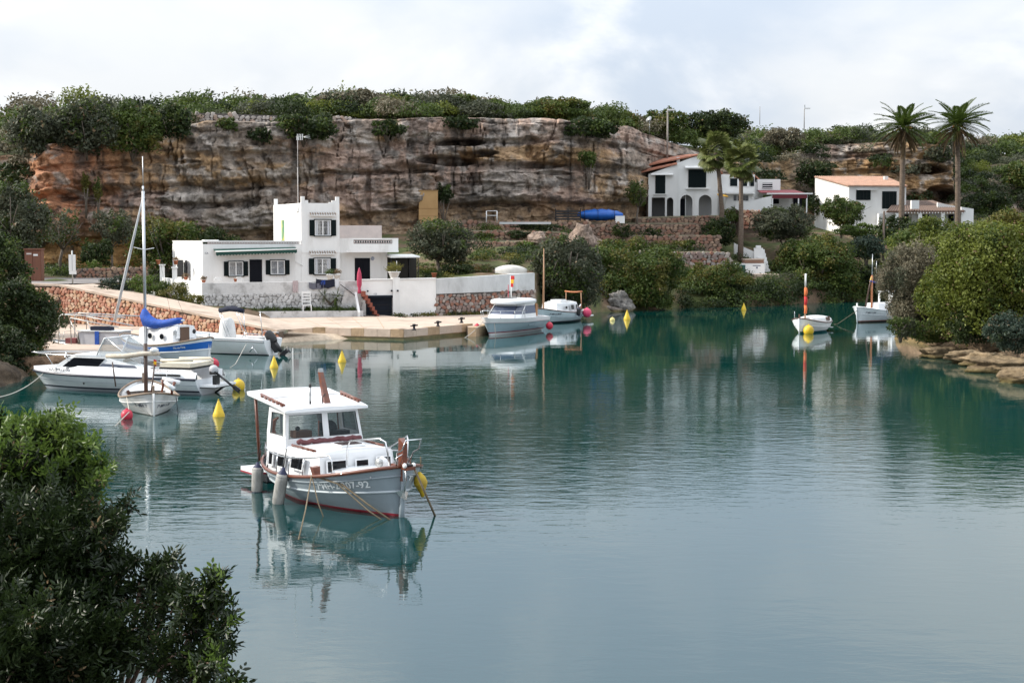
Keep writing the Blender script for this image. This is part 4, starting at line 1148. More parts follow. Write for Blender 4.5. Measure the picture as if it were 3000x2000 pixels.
# awning, half rolled
ax0,ax1 = hx(630),hx(866); az = hz(731,110)
aw = thing("awning","dark green retractable awning half open over the wing of the white house","awning",(H0.x,H0.y,ZT),HZ)
mb = MB(); mb.hexa([(ax0,-.9,az - .14),(ax1,-.75,az + .04),(ax1,-.02,az + .15),(ax0 - .1,-.02,az + .02),(ax0,-.9,az - .12),(ax1,-.75,az + .06),(ax1,-.02,az + .18),(ax0 - .1,-.02,az + .05)],GREENAWN); mb.build("canvas",aw)
mb = MB(); mb.tube([(ax0 - .05,-.93,az - .14),(ax1 + .02,-.78,az + .04)],.05,FRAMEW,8); mb.build("front_rail",aw)
mb = MB(); n = 26
for i in range(n):
    f0,f1 = i / n,(i + 1) / n
    p = Vector((ax0,-.95,az - .17)).lerp(Vector((ax1,-.80,az + .01)),f0); q_ = Vector((ax0,-.95,az - .17)).lerp(Vector((ax1,-.80,az + .01)),f1); m_ = (p + q_) / 2
    mb.add([p,q_,q_ - Vector((0,0,.2)),m_ - Vector((0,0,.27)),p - Vector((0,0,.2))],[(0,4,3,2,1)],GREENAWN)
    mb.add([p + Vector((0,.01,0)),q_ + Vector((0,.01,0)),q_ - Vector((0,-.01,.2)),m_ - Vector((0,-.01,.27)),p - Vector((0,-.01,.2))],[(0,1,2,3,4)],GREENAWN)
mb.build("valance",aw)
mb = MB(); mb.tube([(ax1 - .05,-.5,az + .05),(ax1 - .05,-.1,az - .85),(ax1 + .55,-.03,az - 1.2)],.022,FRAMEW,6); mb.build("crank",aw)
# roof aerial
ar = W(873,600,115);
an = thing("roof_aerial","tall thin aerial mast with a comb antenna on the tower of the white house","aerial",(ar.x,ar.y,tz + ZT))
hm = W(873,402,115).z - (tz + ZT)
mb = MB(); mb.tube([(0,0,-.3),(0,0,hm * .55)],.03,mat("aerial_grey",(.45,.42,.40),.6),6); mb.tube([(0,0,hm * .55),(.02,0,hm)],.022,mat("aerial_grey",(.45,.42,.40),.6),6); mb.build("pole",an)
mb = MB()
for i in range(4): mb.box((-.02 + .13 * i,0,hm),(.05,.03,.46),FRAMEW,rot=Euler((0,.12,0)))
mb.tube([(-.1,0,hm),(.95,0,hm + .05)],.015,GALV,5)
for i in range(4): mb.tube([(.45,-.3 + .2 * i,hm),(.95,-.3 + .2 * i,hm + .14 - .08 * i)],.01,GALV,4)
mb.build("antenna_comb",an)
# side canopy, right of the house
cv = W(1137,748,112); cp = thing("canopy","white-edged canvas canopy shading the terrace right of the white house","canopy",(cv.x,cv.y,ZT),HZ)
cz_ = W(1140,750,112).z - ZT
mb = MB(); mb.hexa([(0,-.9,cz_ - .12),(2.1,-1.2,cz_ - .1),(2.6,3.5,cz_ + .02),(0,3.2,cz_ + .02),(0,-.9,cz_ + .02),(2.1,-1.2,cz_),(2.6,3.5,cz_ + .1),(0,3.2,cz_ + .1)],FRAMEW); mb.build("roof",cp)
for x,y in ((.05,-.8),(2.0,-1.0),(2.3,3.2)):
    mb = MB(); mb.tube([(x,y,-.3),(x,y,cz_ - .05)],.04,IRON,6); mb.build("post",cp)
mb = MB(); mb.box((.1,-1.0,.9),(.55,.05,1.9),mat("olive_screen",(.03,.032,.012),.8)); mb.box((.4,-1.03,1.0),(.05,.05,1.95),FRAMEW); mb.build("screen",cp)
mb = MB(); mb.box((1.3,3.3,1.0),(3.2,.1,2.6),mat("canopy_shade",(.03,.028,.025),.9)); mb.build("shade_panel",cp)  # added dark sheet: the shade under the canopy put into its colour
# ---- small things on the terrace
def pot(px,py,d,r,h,plant,label,m=TERRA,z=None):
    p = W(px,py,d) if z is None else Vector((Xat(px,d),d,z))
    t = thing("flower_pot",label,"flower pot",p)
    mb = MB(); mb.lathe([(r * .65,0),(r * .95,h * .85),(r * 1.08,h * .86),(r * 1.08,h),(r * .85,h),(r * .8,h * .9),(0,h * .9)],m,n=10); mb.build("pot",t)
    if plant:
        rs = np.random.RandomState(int(px)); P_,N_ = cloud_points([(0,0,h + r * .5,r * 1.3,r * 1.3,r * .9)],420,rs,.4,.6,-.4); V_,F_ = kites(P_,N_,.12,.05,rs)
        o = link("foliage",np_mesh("foliage",V_,F_,plant),t); o["kind"] = "stuff"
pot(516,795 - 8,110.8,.17,.3,L_DRY,"terracotta pot with dry plant on the taller gate pillar",z=4.16)
pot(465,782,112,.17,.32,None,"empty terracotta pot on the leftmost white pillar",z=4.16)
pot(545,822,108,.17,.22,L_DRY,"bowl with a dry plant on the lit terrace side wall",z=3.13)
pot(597,826,104.6,.16,.2,L_DRY,"bowl with a dry plant on the corner of the terrace wall",z=3.03)
pot(690,826,106,.12,.22,None,"small plain terracotta pot on the terrace behind the wall",z=3.05)
pot(967,800,108.5,.24,.42,L_MID,"white planter with greenery on the terrace pillar, left of a pair",FRAMEW,z=3.1)
pot(988,800,108.7,.24,.42,L_DRY,"white planter with reddish plant on the terrace pillar, right of a pair",FRAMEW,z=3.1)
pot(1155,806,108.9,.42,.42,L_YELL,"wide white stone urn of flowers on the pillar above the garage",FRAMEW,z=3.28)
pot(1272,806,111.5,.2,.35,None,"orange terracotta pot on the garden wall by the olive tree",z=3.2)
for px,dd,lb in ((641,106.6,"left of two white plastic chairs behind the terrace wall"),(704,107.2,"right of two white plastic chairs behind the terrace wall")):
    c = thing("plastic_chair",lb,"chair",(Xat(px,dd),dd,ZT),.4)
    mb = MB(); mb.box((0,0,.42),(.5,.5,.04),FRAMEW); mb.build("seat",c)
    mb = MB(); mb.tube([(-.24,.24,.42),(-.25,.28,.75),(-.15,.3,.86),(.15,.3,.86),(.25,.28,.75),(.24,.24,.42)],.03,FRAMEW,6)
    for i in range(4): mb.tube([(-.15 + .1 * i,.26,.42),(-.13 + .09 * i,.3,.84)],.018,FRAMEW,5)
    mb.build("backrest",c)
    for sx_ in (-1,1):
        for sy_ in (-1,1): mb = MB(); mb.tube([(sx_ * .22,sy_ * .22,.42),(sx_ * .26,sy_ * .26,0)],.02,FRAMEW,5); mb.build("leg",c)
# white wooden chair standing in the planter
p = on_wall(893) + hN * .75
c = thing("white_chair","white slatted chair standing against the rubble wall in the planter","chair",(p.x,p.y,.9),HZ)
mb = MB(); mb.box((0,0,.55),(.62,.45,.05),FRAMEW); mb.build("seat",c)
for sx_ in (-1,1):
    mb = MB(); mb.box((sx_ * .28,.2,.75),(.06,.06,1.5),FRAMEW); mb.build("leg",c)
    mb = MB(); mb.box((sx_ * .28,-.2,.27),(.06,.06,.55),FRAMEW); mb.build("leg",c)
for k,z in enumerate((.8,1.0,1.2)):
    mb = MB(); mb.box((0,.2,z),(.5,.03,.08),FRAMEW); mb.build("slat",c)
mb = MB(); mb.box((0,.2,1.42),(.62,.05,.16),FRAMEW); mb.build("top_rail",c)
# yucca on the wall
p = on_wall(968) + hN * .12
y_ = thing("yucca","spiky yucca hanging over the rubble wall below the washing","plant",(p.x,p.y,1.75))
rs = np.random.RandomState(8); mb = MB()
for (cx_,cz2) in ((-.45,.25),(.42,.15)):
    mb.tube([(0,0,-.3),(cx_ * .6,-.1,.0),(cx_,-.15,cz2)],[.07,.06,.05],BARK,6)
mb.build("stem",y_)
V_,F_ = [],[]
for (cx_,cz2) in ((-.45,.3),(.42,.2)):
    for i in range(60):
        d = rs.normal(size=3); d /= np.linalg.norm(d); L_ = .62 + .2 * rs.rand(); e = np.array([cx_,-.15,cz2]) + d * L_ + np.array([0,0,-.12 * (1 - d[2])]); c0 = np.array([cx_,-.15,cz2]); m_ = c0 + d * L_ * .5; b_ = np.cross(d,[.3,.2,1]); b_ = b_ / np.linalg.norm(b_) * .028
        k = len(V_); V_ += [c0,m_ - b_,e,m_ + b_]; F_.append((k,k + 1,k + 2,k + 3))
link("spiky_leaves",np_mesh("spiky_leaves",V_,F_,L_MID),y_)["kind"] = "stuff"
# washing hung over the parapet
def cloth(px0,px1,z0,z1,m,label,seed,name="laundry",sag=.08,off=.10):
    a,b = on_wall(px0) + hN * off,on_wall(px1) + hN * off
    t = thing(name,label,"laundry",(a.x,a.y,z1)); L_ = (b - a).length
    nx,nz = 14,8; rows = []
    for j in range(nz + 1):
        rows.append([])
        for i in range(nx + 1):
            u,v = i / nx,j / nz
            q_ = (b - a) * u + hN * (.03 * math.sin(u * 17 + seed) * (.3 + v) + .02 * math.sin(u * 31 + v * 4))
            zz = -(z1 - z0) * v * (1 - .12 * abs(math.sin(u * 5 + seed))) - sag * math.sin(math.pi * u)
            rows[-1].append((q_.x,q_.y,zz))
    mb = MB(); mb.loft(rows,m); rows2 = [[(x + hN.x * -.012,y + hN.y * -.012,z) for x,y,z in r] for r in rows]; mb.loft(rows2,m,flip=True); mb.build("cloth",t)
cloth(857,873,2.25,3.12,mat("pink_towel",(.52,.42,.42),.95,(.44,.36,.36),8),"pale pink towel hanging over the terrace parapet",1,sag=0)
cloth(905,948,2.55,3.0,mat("grey_cloth",(.12,.12,.15),.95),"grey trousers drying on the line below the terrace",2)
cloth(925,980,2.62,3.24,mat("navy_cloth",(.012,.014,.03),.95),"navy jumper drying on the line below the terrace",3)
cloth(938,952,2.85,3.2,mat("blue_cloth",(.02,.06,.3),.95),"bright blue garment on the washing line",5)
cloth(980,992,2.6,3.28,mat("white_cloth",(.7,.71,.74),.9),"white shirt at the right end of the washing line",4)
# closed parasol
p = on_wall(1047) + hN * .7
pr = thing("parasol","closed pink parasol on a pole beside the garage","parasol",(p.x,p.y,.6))
mb = MB(); mb.tube([(0,0,-.1),(0,0,3.4)],.025,GALV,6); mb.build("pole",pr)
mb = MB(); mb.lathe([(.05,1.6),(.13,1.62),(.12,1.85),(.09,1.95),(.17,2.2),(.18,2.6),(.15,3.0),(.12,3.1),(.04,3.36),(0,3.42)],mat("pink_canvas",(.44,.05,.10),.85,(.34,.035,.08),5),n=9); mb.build("canopy",pr)
mb = MB(); q0 = on_wall(995) + hN * .25; q1 = on_wall(1040) + hN * .3
hr = thing("handrail","thin iron handrail sloping down the terrace wall to the stair","handrail",(q0.x,q0.y,2.85)); mb.tube([(0,0,0),(q1.x - q0.x,q1.y - q0.y,-.85)],.025,IRON,6); mb.build("rail",hr)
# ---- brown cabinet, notice board, warning sign, low wall by the road
cb = Vector((Xat(98,104),104,3.1)); k_ = thing("brown_cabinet","tall brown wooden cabinet beside the road under the cliff","cabinet",cb,.05)
BRN = mat("brown_wood",(.17,.065,.035),.7,(.13,.05,.03),3,stretch=(6,6,.4))
mb = MB(); mb.box((0,.4,1.08),(1.1,.8,2.2),BRN); mb.build("body",k_)
for s in (-1,1): mb = MB(); mb.box((s * .27,-.02,1.05),(.50,.04,2.0),BRN); mb.build("door",k_)
mb = MB(); mb.box((0,.38,2.21),(1.2,.95,.08),BRN); mb.build("top",k_)
mb = MB(); mb.box((.2,-.045,1.82),(.3,.012,.12),FRAMEW); mb.box((-.24,-.045,1.9),(.34,.012,.1),mat("faded_paper",(.5,.45,.42),.8)); mb.build("paper_label",k_)
nb = Vector((Xat(213,99.6),99.6,3.05)); k_ = thing("notice_board","white back of a tall double notice board on a post by the ramp","sign",nb,.06)
mb = MB(); mb.tube([(0,.03,-.2),(0,.03,2.2)],.045,GALV,6); mb.build("post",k_)
mb = MB()
for s in (-1,1): mb.box((s * .12,0,1.42),(.20,.03,1.05),FRAMEW)
mb.box((0,.0,1.42),(.05,.025,1.05),GALV); mb.build("board",k_)
mb = MB(); mb.box((0.03,0,.78),(.46,.03,.22),FRAMEW); mb.build("board",k_)
f_ = .354; wp = A1.lerp(A2,f_); wz = W(397,911,wp.y - .1).z
k_ = thing("warning_sign","small yellow and white warning sign on the red stone wall","sign",(Xat(397,wp.y - .14),wp.y - .14,wz),math.atan2((A2 - A1).y,(A2 - A1).x))
mb = MB(); mb.box((0,0,0),(.26,.02,.4),mat("sign_white",(.7,.7,.66),.5)); mb.build("plate",k_)
mb = MB(); mb.add([(-.10,-.013,-.05),(.10,-.013,-.05),(0,-.013,.15)],[(0,1,2)],mat("sign_yellow",(.75,.5,.03),.5)); mb.build("triangle",k_)
mb = MB(); mb.box((0,-.013,-.12),(.18,.004,.03),IRON); mb.box((0,-.016,.04),(.018,.004,.08),IRON); mb.build("mark",k_)
lw = thing("roadside_wall","low broken dry stone wall along the road under the cliff","stone wall",(Xat(225,111),111,3.1))
a_,b_ = Vector((Xat(225,111),111)),Vector((Xat(430,114),114))
mb = MB(); wall_block(mb,(0,0),rel(b_,a_),.5,-.2,.75,-.2,.8,MORTAR_G,.04); mb.build("wall_core",lw)
lay_stones("stone",lw,a_,b_,3.05,3.95,3.1,4.0,.28,STONE_TERR,35,60,origin=(a_.x,a_.y,3.1))
# whitewashed kerbs in the ramp planting
for i,(px,py,w_,h_,lb) in enumerate(((286,846,1.0,.45,"white painted rock at the left end of the ramp planting"),(478,862,2.4,.4,"long white kerb below the dry grass beside the ramp"),(430,880,2.0,.3,"low white kerb among the ramp shrubs"))):
    p = W(px,py,100.4); k_ = thing("white_kerb",lb,"kerb",p,-.15)
    mb = MB(); mb.hexa([(-w_ / 2,-.2,-.4),(w_ / 2,-.2,-.5),(w_ / 2,.3,-.5),(-w_ / 2,.3,-.4),(-w_ / 2 * .9,-.12,h_ * .4),(w_ / 2 * .95,-.12,h_ * .1),(w_ / 2 * .95,.22,h_ * .12),(-w_ / 2 * .9,.22,h_ * .42)],WHITE); mb.build("block",k_)
# ---- terraces right of the house
def terrace_wall(label,px0,px1,yt0,yt1,yb,d0,d1,size,seed,mats=STONE_TERR,depth=4.0,parts=90,back=MORTAR):
    a,b = Vector((Xat(px0,d0),d0)),Vector((Xat(px1,d1),d1))
    za,zb = W(px0,yt0,d0).z,W(px1,yt1,d1).z; zbot = min(W(px0,yb,d0).z,W(px1,yb,d1).z)
    t = thing("terrace_stone_wall",label,"stone wall",(a.x,a.y,0))
    mb = MB(); wall_block(mb,(0,0),rel(b,a),depth,zbot - .8,za - .06,zbot - .8,zb - .06,back,.06); mb.build("wall_core",t)
    lay_stones("stone",t,a,b,zbot - .3,za,zbot - .3,zb,size,mats,seed,parts,origin=(a.x,a.y,0),aspect=1.4)
    tn = (b - a).normalized(); n = Vector((-tn.y,tn.x))
    mb = MB(); mb.quad((n.x * .3,n.y * .3,za - .055),(rel(b,a).x + n.x * .3,rel(b,a).y + n.y * .3,zb - .055),(rel(b,a).x + n.x * depth,rel(b,a).y + n.y * depth,zb + .1),(n.x * depth,n.y * depth,za + .1),mat("terrace_earth",(.15,.10,.065),.95,(.06,.075,.03),.7)); mb.build("earth_top",t)
    return t
terrace_wall("long top terrace wall under the blue covered boat",1270,1830,645,652,678,141,148,.34,41,depth=6,parts=160)
terrace_wall("second terrace wall from the top, left of the bare rock dome",1376,1660,676,680,705,136,138,.32,42,parts=120)
terrace_wall("third terrace wall from the top, above the vine hedge",1376,1580,707,708,738,131.5,132.5,.32,43,parts=120)
terrace_wall("lowest terrace wall behind the vine hedge and overturned boat",1376,1600,737,740,790,127.5,128.5,.32,44,STONE_GREY,parts=60)
terrace_wall("terrace wall below the arched house's garden",1778,2052,655,654,690,151,153,.34,45,parts=160)
terrace_wall("second terrace wall below the arched house",1690,2108,692,690,738,146.5,149,.34,46,parts=160)
terrace_wall("big mauve stone retaining wall between the hanging shrubs",1955,2140,736,740,800,142,143.5,.33,47,STONE_GREY,parts=200)
terrace_wall("short stone terrace wall left of the bare rock dome, under the green shrubs",1690,1960,728,735,770,138,140,.33,48,STONE_GREY,parts=60)
terrace_wall("garden wall of pale stones in front of the arched house",1860,2120,638,632,658,156,157,.3,49,parts=100,depth=2)
terrace_wall("sunlit red stone wall right of the fan palm trunk",2172,2225,615,618,660,157,158,.34,50,STONE_RED,parts=40,depth=2)
# dry walls on top of the cliff
def hill_wall(label,px0,px1,yt0,yt1,h,seed,n,back=.4):
    p,q_ = plateau_pt(px0,back),plateau_pt(px1,back)
    za,zb = W(px0,yt0,p.y).z,W(px1,yt1,q_.y).z
    a,b = Vector((p.x,p.y)),Vector((q_.x,q_.y))
    t = thing("dry_stone_wall",label,"stone wall",(a.x,a.y,za - h))
    mb = MB(); wall_block(mb,(0,0),rel(b,a),.6,-1.5,h - .05,zb - za - 1.5,h + zb - za - .05,MORTAR_G,.05); mb.build("wall_core",t)
    lay_stones("stone",t,a,b,za - h,za,zb - h,zb,.34,STONE_HILL,seed,n,origin=(a.x,a.y,za - h))
hill_wall("long grey dry stone wall along the cliff top above the white house",560,805,329,337,1.7,61,240)
hill_wall("low dry stone wall on the cliff top right of the dark overhanging bush",975,1085,338,352,.8,62,80)
hill_wall("short thick dry stone wall on the cliff top beside the dome-shaped bush",1490,1640,352,356,1.3,63,140,.2)
# ---- rock dome, ochre hut, blue covered boat on the terrace
def boulder(name,label,c,r,seed,m=None,cat="rock",tone=None,n=56,planes=16,squash=.3):
    """an angular rock: the common part of many cut planes, roughened"""
    rs = np.random.RandomState(int(seed * 10) + 1)
    u = np.linspace(0,2 * math.pi,n); v = np.linspace(0,math.pi,n // 2)
    U,Vv = np.meshgrid(u,v); d = np.stack([np.sin(Vv) * np.cos(U),np.sin(Vv) * np.sin(U),np.cos(Vv)],-1)
    k = np.full(d.shape[:2],1.35)
    for i in range(planes):
        nn = rs.normal(size=3); nn[2] *= 1.3; nn /= np.linalg.norm(nn)
        k = np.minimum(k,rs.uniform(.72,1.0) / np.maximum(d @ nn,.05))
    k = k * (1 + .16 * fbm(d[...,0] * 2.2 + seed,d[...,1] * 2.2,d[...,2] * 2.2,4) + .16 * fbm(d[...,0] * 5 + seed,d[...,1] * 5,d[...,2] * 9,5,.6))
    P = d * k[...,None] * np.array(r)
    P[...,:2] *= (1 + .20 * np.round(vnoise(P[...,2] * 6.5 + seed,3.3) * 2) / 2 + .12 * fbm(P[...,0] * 1.6 + seed,P[...,1] * 1.6,P[...,2] * 5,3))[...,None]        # bedding ledges
    n1 = fbm(P[...,0] * .8 + seed,P[...,1] * .8,P[...,2] * 2.2)[...,None]
    T = np.array(tone or (.25,.19,.155)) * (1 + .8 * n1)
    wet = sstep(.28 - (P[...,2] + c[2]),0,.25)[...,None]
    T = T * (1 - wet) + np.array((.10,.078,.03)) * wet
    nr,nc = P.shape[:2]
    o = link(name,np_mesh(name,P.reshape(-1,3),grid_faces(nr,nc)[:,::-1],M_BOULDER,False,vcol=np.clip(T.reshape(-1,3),.02,1)),loc=c)
    return tag(o,label,cat)
p = W(1704,700,136); boulder("rock_dome","bare rounded rock dome standing among the terraces",(p.x,p.y,5.3),(1.6,1.6,1.75),3.0)
p = W(1570,690,133); boulder("rock_arch","knobbly pale rock beside the leaning olive tree",(p.x,p.y,6.0),(.7,.8,.8),7.0)
p = W(1818,870,128); boulder("shore_boulder","pale grey boulder at the water's edge right of the wooden boat",(p.x,p.y,.6),(.8,.8,1.2),9.0,tone=(.20,.185,.17))
p = W(1775,905,127.5); boulder("shore_boulder","low dark rock at the water's edge under the hanging shrub",(p.x,p.y,.05),(1.6,.8,.5),12.0,tone=(.18,.15,.13))
for i,(px,py,d,rx,rz,lb) in enumerate(((2940,1068,69,1.5,.62,"large tilted slab of pale rock on the right shore"),(2860,1050,72.5,1.0,.45,"pale rounded rock left of the tilted slab on the right shore"),(2800,1050,74,.9,.4,"ochre rock at the waterline in the middle of the right shore"),
        (2725,1035,78,1.0,.4,"low ochre rock at the left end of the right shore"),(2990,1100,64,1.2,.6,"dark-hollowed rock at the right picture edge"))):
    p = W(px,py,d); boulder("shore_rock",lb,(p.x + .6,p.y,.2),(rx,rx * .8,rz * .8),20.0 + i,tone=(.17,.125,.075))
rs = np.random.RandomState(17)
for i in range(18):
    f = rs.rand(); y = 63 + f * 22; x = float(np.interp(y,[58,68,80,92],[28.0,25.8,24.0,23.0])) - .2 + rs.rand() * 1.6; r = rs.uniform(.3,.8)
    o = boulder("shore_rock","broken brown rock among others along the right-hand shore",(x,y,.1 + rs.rand() * .5),(r * 1.2,r,r * .6),40.0 + i,tone=(.155,.11,.07),n=30,planes=12); o["group"] = "broken rocks along the right-hand shore"
p = W(55,1110,66.5); boulder("bank_rock","dark rock at the water's edge under the left bank shrub",(p.x - .6,p.y + 2,.1),(1.8,1.2,.7),31.0,tone=(.17,.11,.07))
p = W(115,1085,76); boulder("bank_rock","reddish rock beside the speedboat bow",(p.x,p.y,.2),(.9,.8,.55),33.0,tone=(.25,.14,.09))
OCH = mat("ochre_render",(.44,.27,.12),.9,(.39,.235,.10),.8,bump=.01); OCH2 = mat("ochre_render_joint",(.33,.20,.09),.9)
hp = W(1260,648,142); hh = W(1260,557,142).z - hp.z
k_ = thing("ochre_hut","tall plain ochre box-like hut against the foot of the cliff","hut",(hp.x - .2,hp.y,hp.z - .3),.12)
mb = MB(); mb.box((.05,1.5,hh / 2),(1.75,3.0,hh + .5),OCH); mb.build("wall",k_)
mb = MB(); mb.box((0.05,1.5,hh + .27),(1.85,3.1,.06),OCH2); mb.build("roof",k_)
mb = MB()
for z in (hh * .28,hh * .52): mb.box((.05,-.01,z),(1.74,.03,.03),OCH2)
mb.build("joint",k_)
BLUE = mat("blue_tarpaulin",(.003,.10,.42),.45,(.004,.075,.34),2.2,bump=.03,bscale=3)
bp = W(1758,648,149)
k_ = thing("covered_boat","boat wrapped in bright blue tarpaulin on the top terrace left of the arched house","boat",(bp.x,bp.y,bp.z),.05)
Lb = Xat(1825,149) - Xat(1692,149); rows = []
hb = W(1758,611,149).z - bp.z
for i in range(17):
    u = i / 16; x = (u - .5) * Lb; e = math.sin(math.pi * (u * .96 + .02)) ** .45; row = []
    for j in range(15):
        a = 2 * math.pi * j / 14; yy = math.sin(a) * .95 * e; zz = hb * .5 * (1 + (-math.cos(a)) * (e * .92)) + .05 * math.sin(u * 37 + j) * e
        row.append((x,yy,zz))
    rows.append(row)
mb = MB(); mb.loft(rows,BLUE); mb.build("tarpaulin",k_)
mb = MB()
for s in (-1.6,-.3,1.3): mb.tube([(s,-.96,.1),(s,-.9,hb * .8),(s,0,hb * 1.0),(s,.9,hb * .8)],.02,IRON,4)
mb.build("strap",k_)
mb = MB(); mb.box((-Lb * .3,0,-.05),(.25,1.5,.4),CONC); mb.box((Lb * .42,-.2,.1),(.9,1.2,.8),WHITE); mb.build("cradle",k_)
# galvanised frames beside it
for i,(px0,px1,py0,py1,lb) in enumerate(((1425,1456,618,645,"small white metal frame railing on the top terrace"),)):
    d = 142; a_,b_ = W(px0,py1,d),W(px1,py1,d); h_ = W(px0,py0,d).z - a_.z
    k_ = thing("metal_frame",lb,"railing",a_); L_ = b_.x - a_.x
    for x in (0,L_): mb = MB(); mb.tube([(x,0,-.2),(x,0,h_)],.05,FRAMEW,6); mb.build("post",k_)
    for z in (h_,h_ * .5): mb = MB(); mb.tube([(0,0,z),(L_,0,z)],.03,FRAMEW,5); mb.build("rail",k_)
k_ = thing("fence","dark horizontal board fence beside the blue covered boat","fence",W(1628,645,147.5))
Lf = Xat(1700,148) - Xat(1628,148)
for z in (.1,.35,.6,.85): mb = MB(); mb.box((Lf / 2,0,z),(Lf,.05,.16),mat("tarred_board",(.02,.02,.022),.8)); mb.build("board",k_)
for x in (0,Lf / 2,Lf): mb = MB(); mb.box((x,.06,.5),(.1,.08,1.2),mat("tarred_board",(.02,.02,.022),.8)); mb.build("post",k_)
pa,pb = W(1463,651,140.3),W(1614,651,140.6)
k_ = thing("pale_beam","long pale beam lying along the top terrace wall","beam",pa); mb = MB(); mb.box(((pb.x - pa.x) / 2,0,-.08),(pb.x - pa.x,.3,.2),PARAPET); mb.build("beam_body",k_)
# overturned white dinghy in the garden
p = W(1497,806,117); k_ = thing("overturned_dinghy","white dinghy lying keel-up on the garden terrace behind the grey parapet","boat",(p.x,p.y,p.z + .1),.02)
Lb = Xat(1540,117) - Xat(1446,117); rows = []
for i in range(13):
    u = i / 12; w_ = .62 * (math.sin(math.pi * min(1,u * .85 + .15)) ** .7); h_ = .68 * (math.sin(math.pi * (.12 + .80 * u)) ** .45)
    rows.append([((u - .5) * Lb,math.cos(a) * w_,max(0,math.sin(a)) ** .7 * h_) for a in np.linspace(0,math.pi,11)])
mb = MB(); mb.loft(rows,mat("weathered_gelcoat",(.62,.60,.55),.6,(.50,.48,.44),2)); mb.build("hull",k_)
mb = MB(); mb.tube([rows[i][0] for i in range(13)],.04,WHITE,5); mb.tube([rows[i][-1] for i in range(13)],.04,WHITE,5); mb.build("gunwale",k_)
# ================================================================== HOUSES ON THE FAR SLOPE
def arch_wall(mb,x0,x1,z0,z1,th,holes,m,y=0.0):
    """wall from x0 to x1 pierced by arched or square openings: (xa, xb, ztop, arched)"""
    holes = sorted(holes); x = x0
    def blk(a,b,lo,hi):
        if b - a > .005 and hi - lo > .005: mb.box(((a + b) / 2,y + th / 2,(lo + hi) / 2),(b - a,th,hi - lo),m)
    for xa,xb,zt,ar in holes:
        blk(x,xa,z0,z1)
        if ar:
            r = (xb - xa) / 2; n = 10; c = (xa + xb) / 2; zs = zt - r
            for i in range(n):
                a0,a1 = math.pi - math.pi * i / n,math.pi - math.pi * (i + 1) / n
                p0,p1 = (c + r * math.cos(a0),zs + r * math.sin(a0)),(c + r * math.cos(a1),zs + r * math.sin(a1))
                mb.hexa([(p0[0],y,p0[1]),(p1[0],y,p1[1]),(p1[0],y + th,p1[1]),(p0[0],y + th,p0[1]),(p0[0],y,z1),(p1[0],y,z1),(p1[0],y + th,z1),(p0[0],y + th,z1)],m)
        else: blk(xa,xb,zt,z1)
        x = xb
    blk(x,x1,z0,z1)
def tiled_roof(name,parent,p00,p10,p11,p01,m,n,th=.10,r=.07):
    """sloping slab p00-p10 (eave) p01-p11 (ridge) covered in half-round tile rows running down the slope"""
    p00,p10,p11,p01 = map(Vector,(p00,p10,p11,p01)); dn = Vector((0,0,-th))
    mb = MB(); mb.hexa([p00 + dn,p10 + dn,p11 + dn,p01 + dn,p00,p10,p11,p01],m); o = mb.build(name,parent)
    mb = MB()
    for i in range(n):
        f = (i + .5) / n; a,b = p00.lerp(p10,f),p01.lerp(p11,f)
        k = max(3,int((b - a).length / .45))
        pts = [a.lerp(b,j / k) for j in range(k + 1)]
        mb.tube(pts,[r * (1.15 if j % 2 else .9) for j in range(k + 1)],m,6)
    t = mb.build("tile_rows",o); t["kind"] = "stuff"
    return o
WHT = mat("house_white",(.76,.755,.74),.85,(.68,.675,.66),.7,bump=.01,col3=(.55,.53,.50),scale3=.5,lo3=.56,hi3=.85,stretch=(1,1,.35))
D2 = 162.0; X2,Z2 = Xat(1981,D2),W(1981,640,D2).z
h2 = thing("arched_house","white two-storey house with red tile roofs and ground-floor arches, behind the fan palms","house",(X2,D2,Z2))
def ax(px,d=D2): return Xat(px,d) - X2
def az(py,d=D2): return W(1500,py,d).z - Z2
mb = MB()
hA0,hA1 = ax(1981),ax(2100)
arch_wall(mb,hA0,hA1,-.5,az(565),.35,[(ax(1991),ax(2027),az(571),True),(ax(2045),ax(2083),az(571),True)],WHT)
mb.add([(hA0,0,az(565)),(hA1,0,az(565)),(hA1,0,az(500)),(ax(2044),0,az(455)),(hA0,0,az(478))] + [(hA0,.35,az(565)),(hA1,.35,az(565)),(hA1,.35,az(500)),(ax(2044),.35,az(455)),(hA0,.35,az(478))],
       [(0,1,2,3,4),(9,8,7,6,5),(0,5,6,1),(1,6,7,2),(2,7,8,3),(3,8,9,4),(4,9,5,0)],WHT)
mb.box((hA0 + .17,4.5,az(560) / 1),(.34,8.2,2 * az(560) + 1.4),WHT); mb.box((hA1 - .17,4.5,az(575)),(.34,8.2,2 * az(575) + 1),WHT); mb.box(((hA0 + hA1) / 2,8.6,2.5),(hA1 - hA0,.3,6),WHT)
mb.build("wall",h2)
mb = MB(); mb.box(((hA0 + hA1) / 2,2.0,1.2),(hA1 - hA0 - .7,.1,3.2),mat("porch_wall",(.55,.55,.56),.9)); mb.box(((hA0 + hA1) / 2,1.2,az(567)),(hA1 - hA0 - .7,2.3,.1),WHT); mb.build("porch",h2)
mb = MB(); mb.box((ax(2001),1.0,.9),(.5,.05,2.4),DOORM); mb.box((ax(2008),.5,1.1),(.06,.05,2.8),FRAMEW); mb.build("door",h2)
mb = MB(); mb.box((ax(2040),-.03,az(523)),(ax(2066) - ax(2014),.08,az(497) - az(550)),SHUT)
sh2 = mb.build("shutter",h2)
mb = MB()
for k in range(10): mb.box((ax(2014) + (ax(2066) - ax(2014)) * (k + .5) / 10,-.08,az(523)),(.03,.02,az(498) - az(549)),SHUT)
mb.build("slat",sh2)
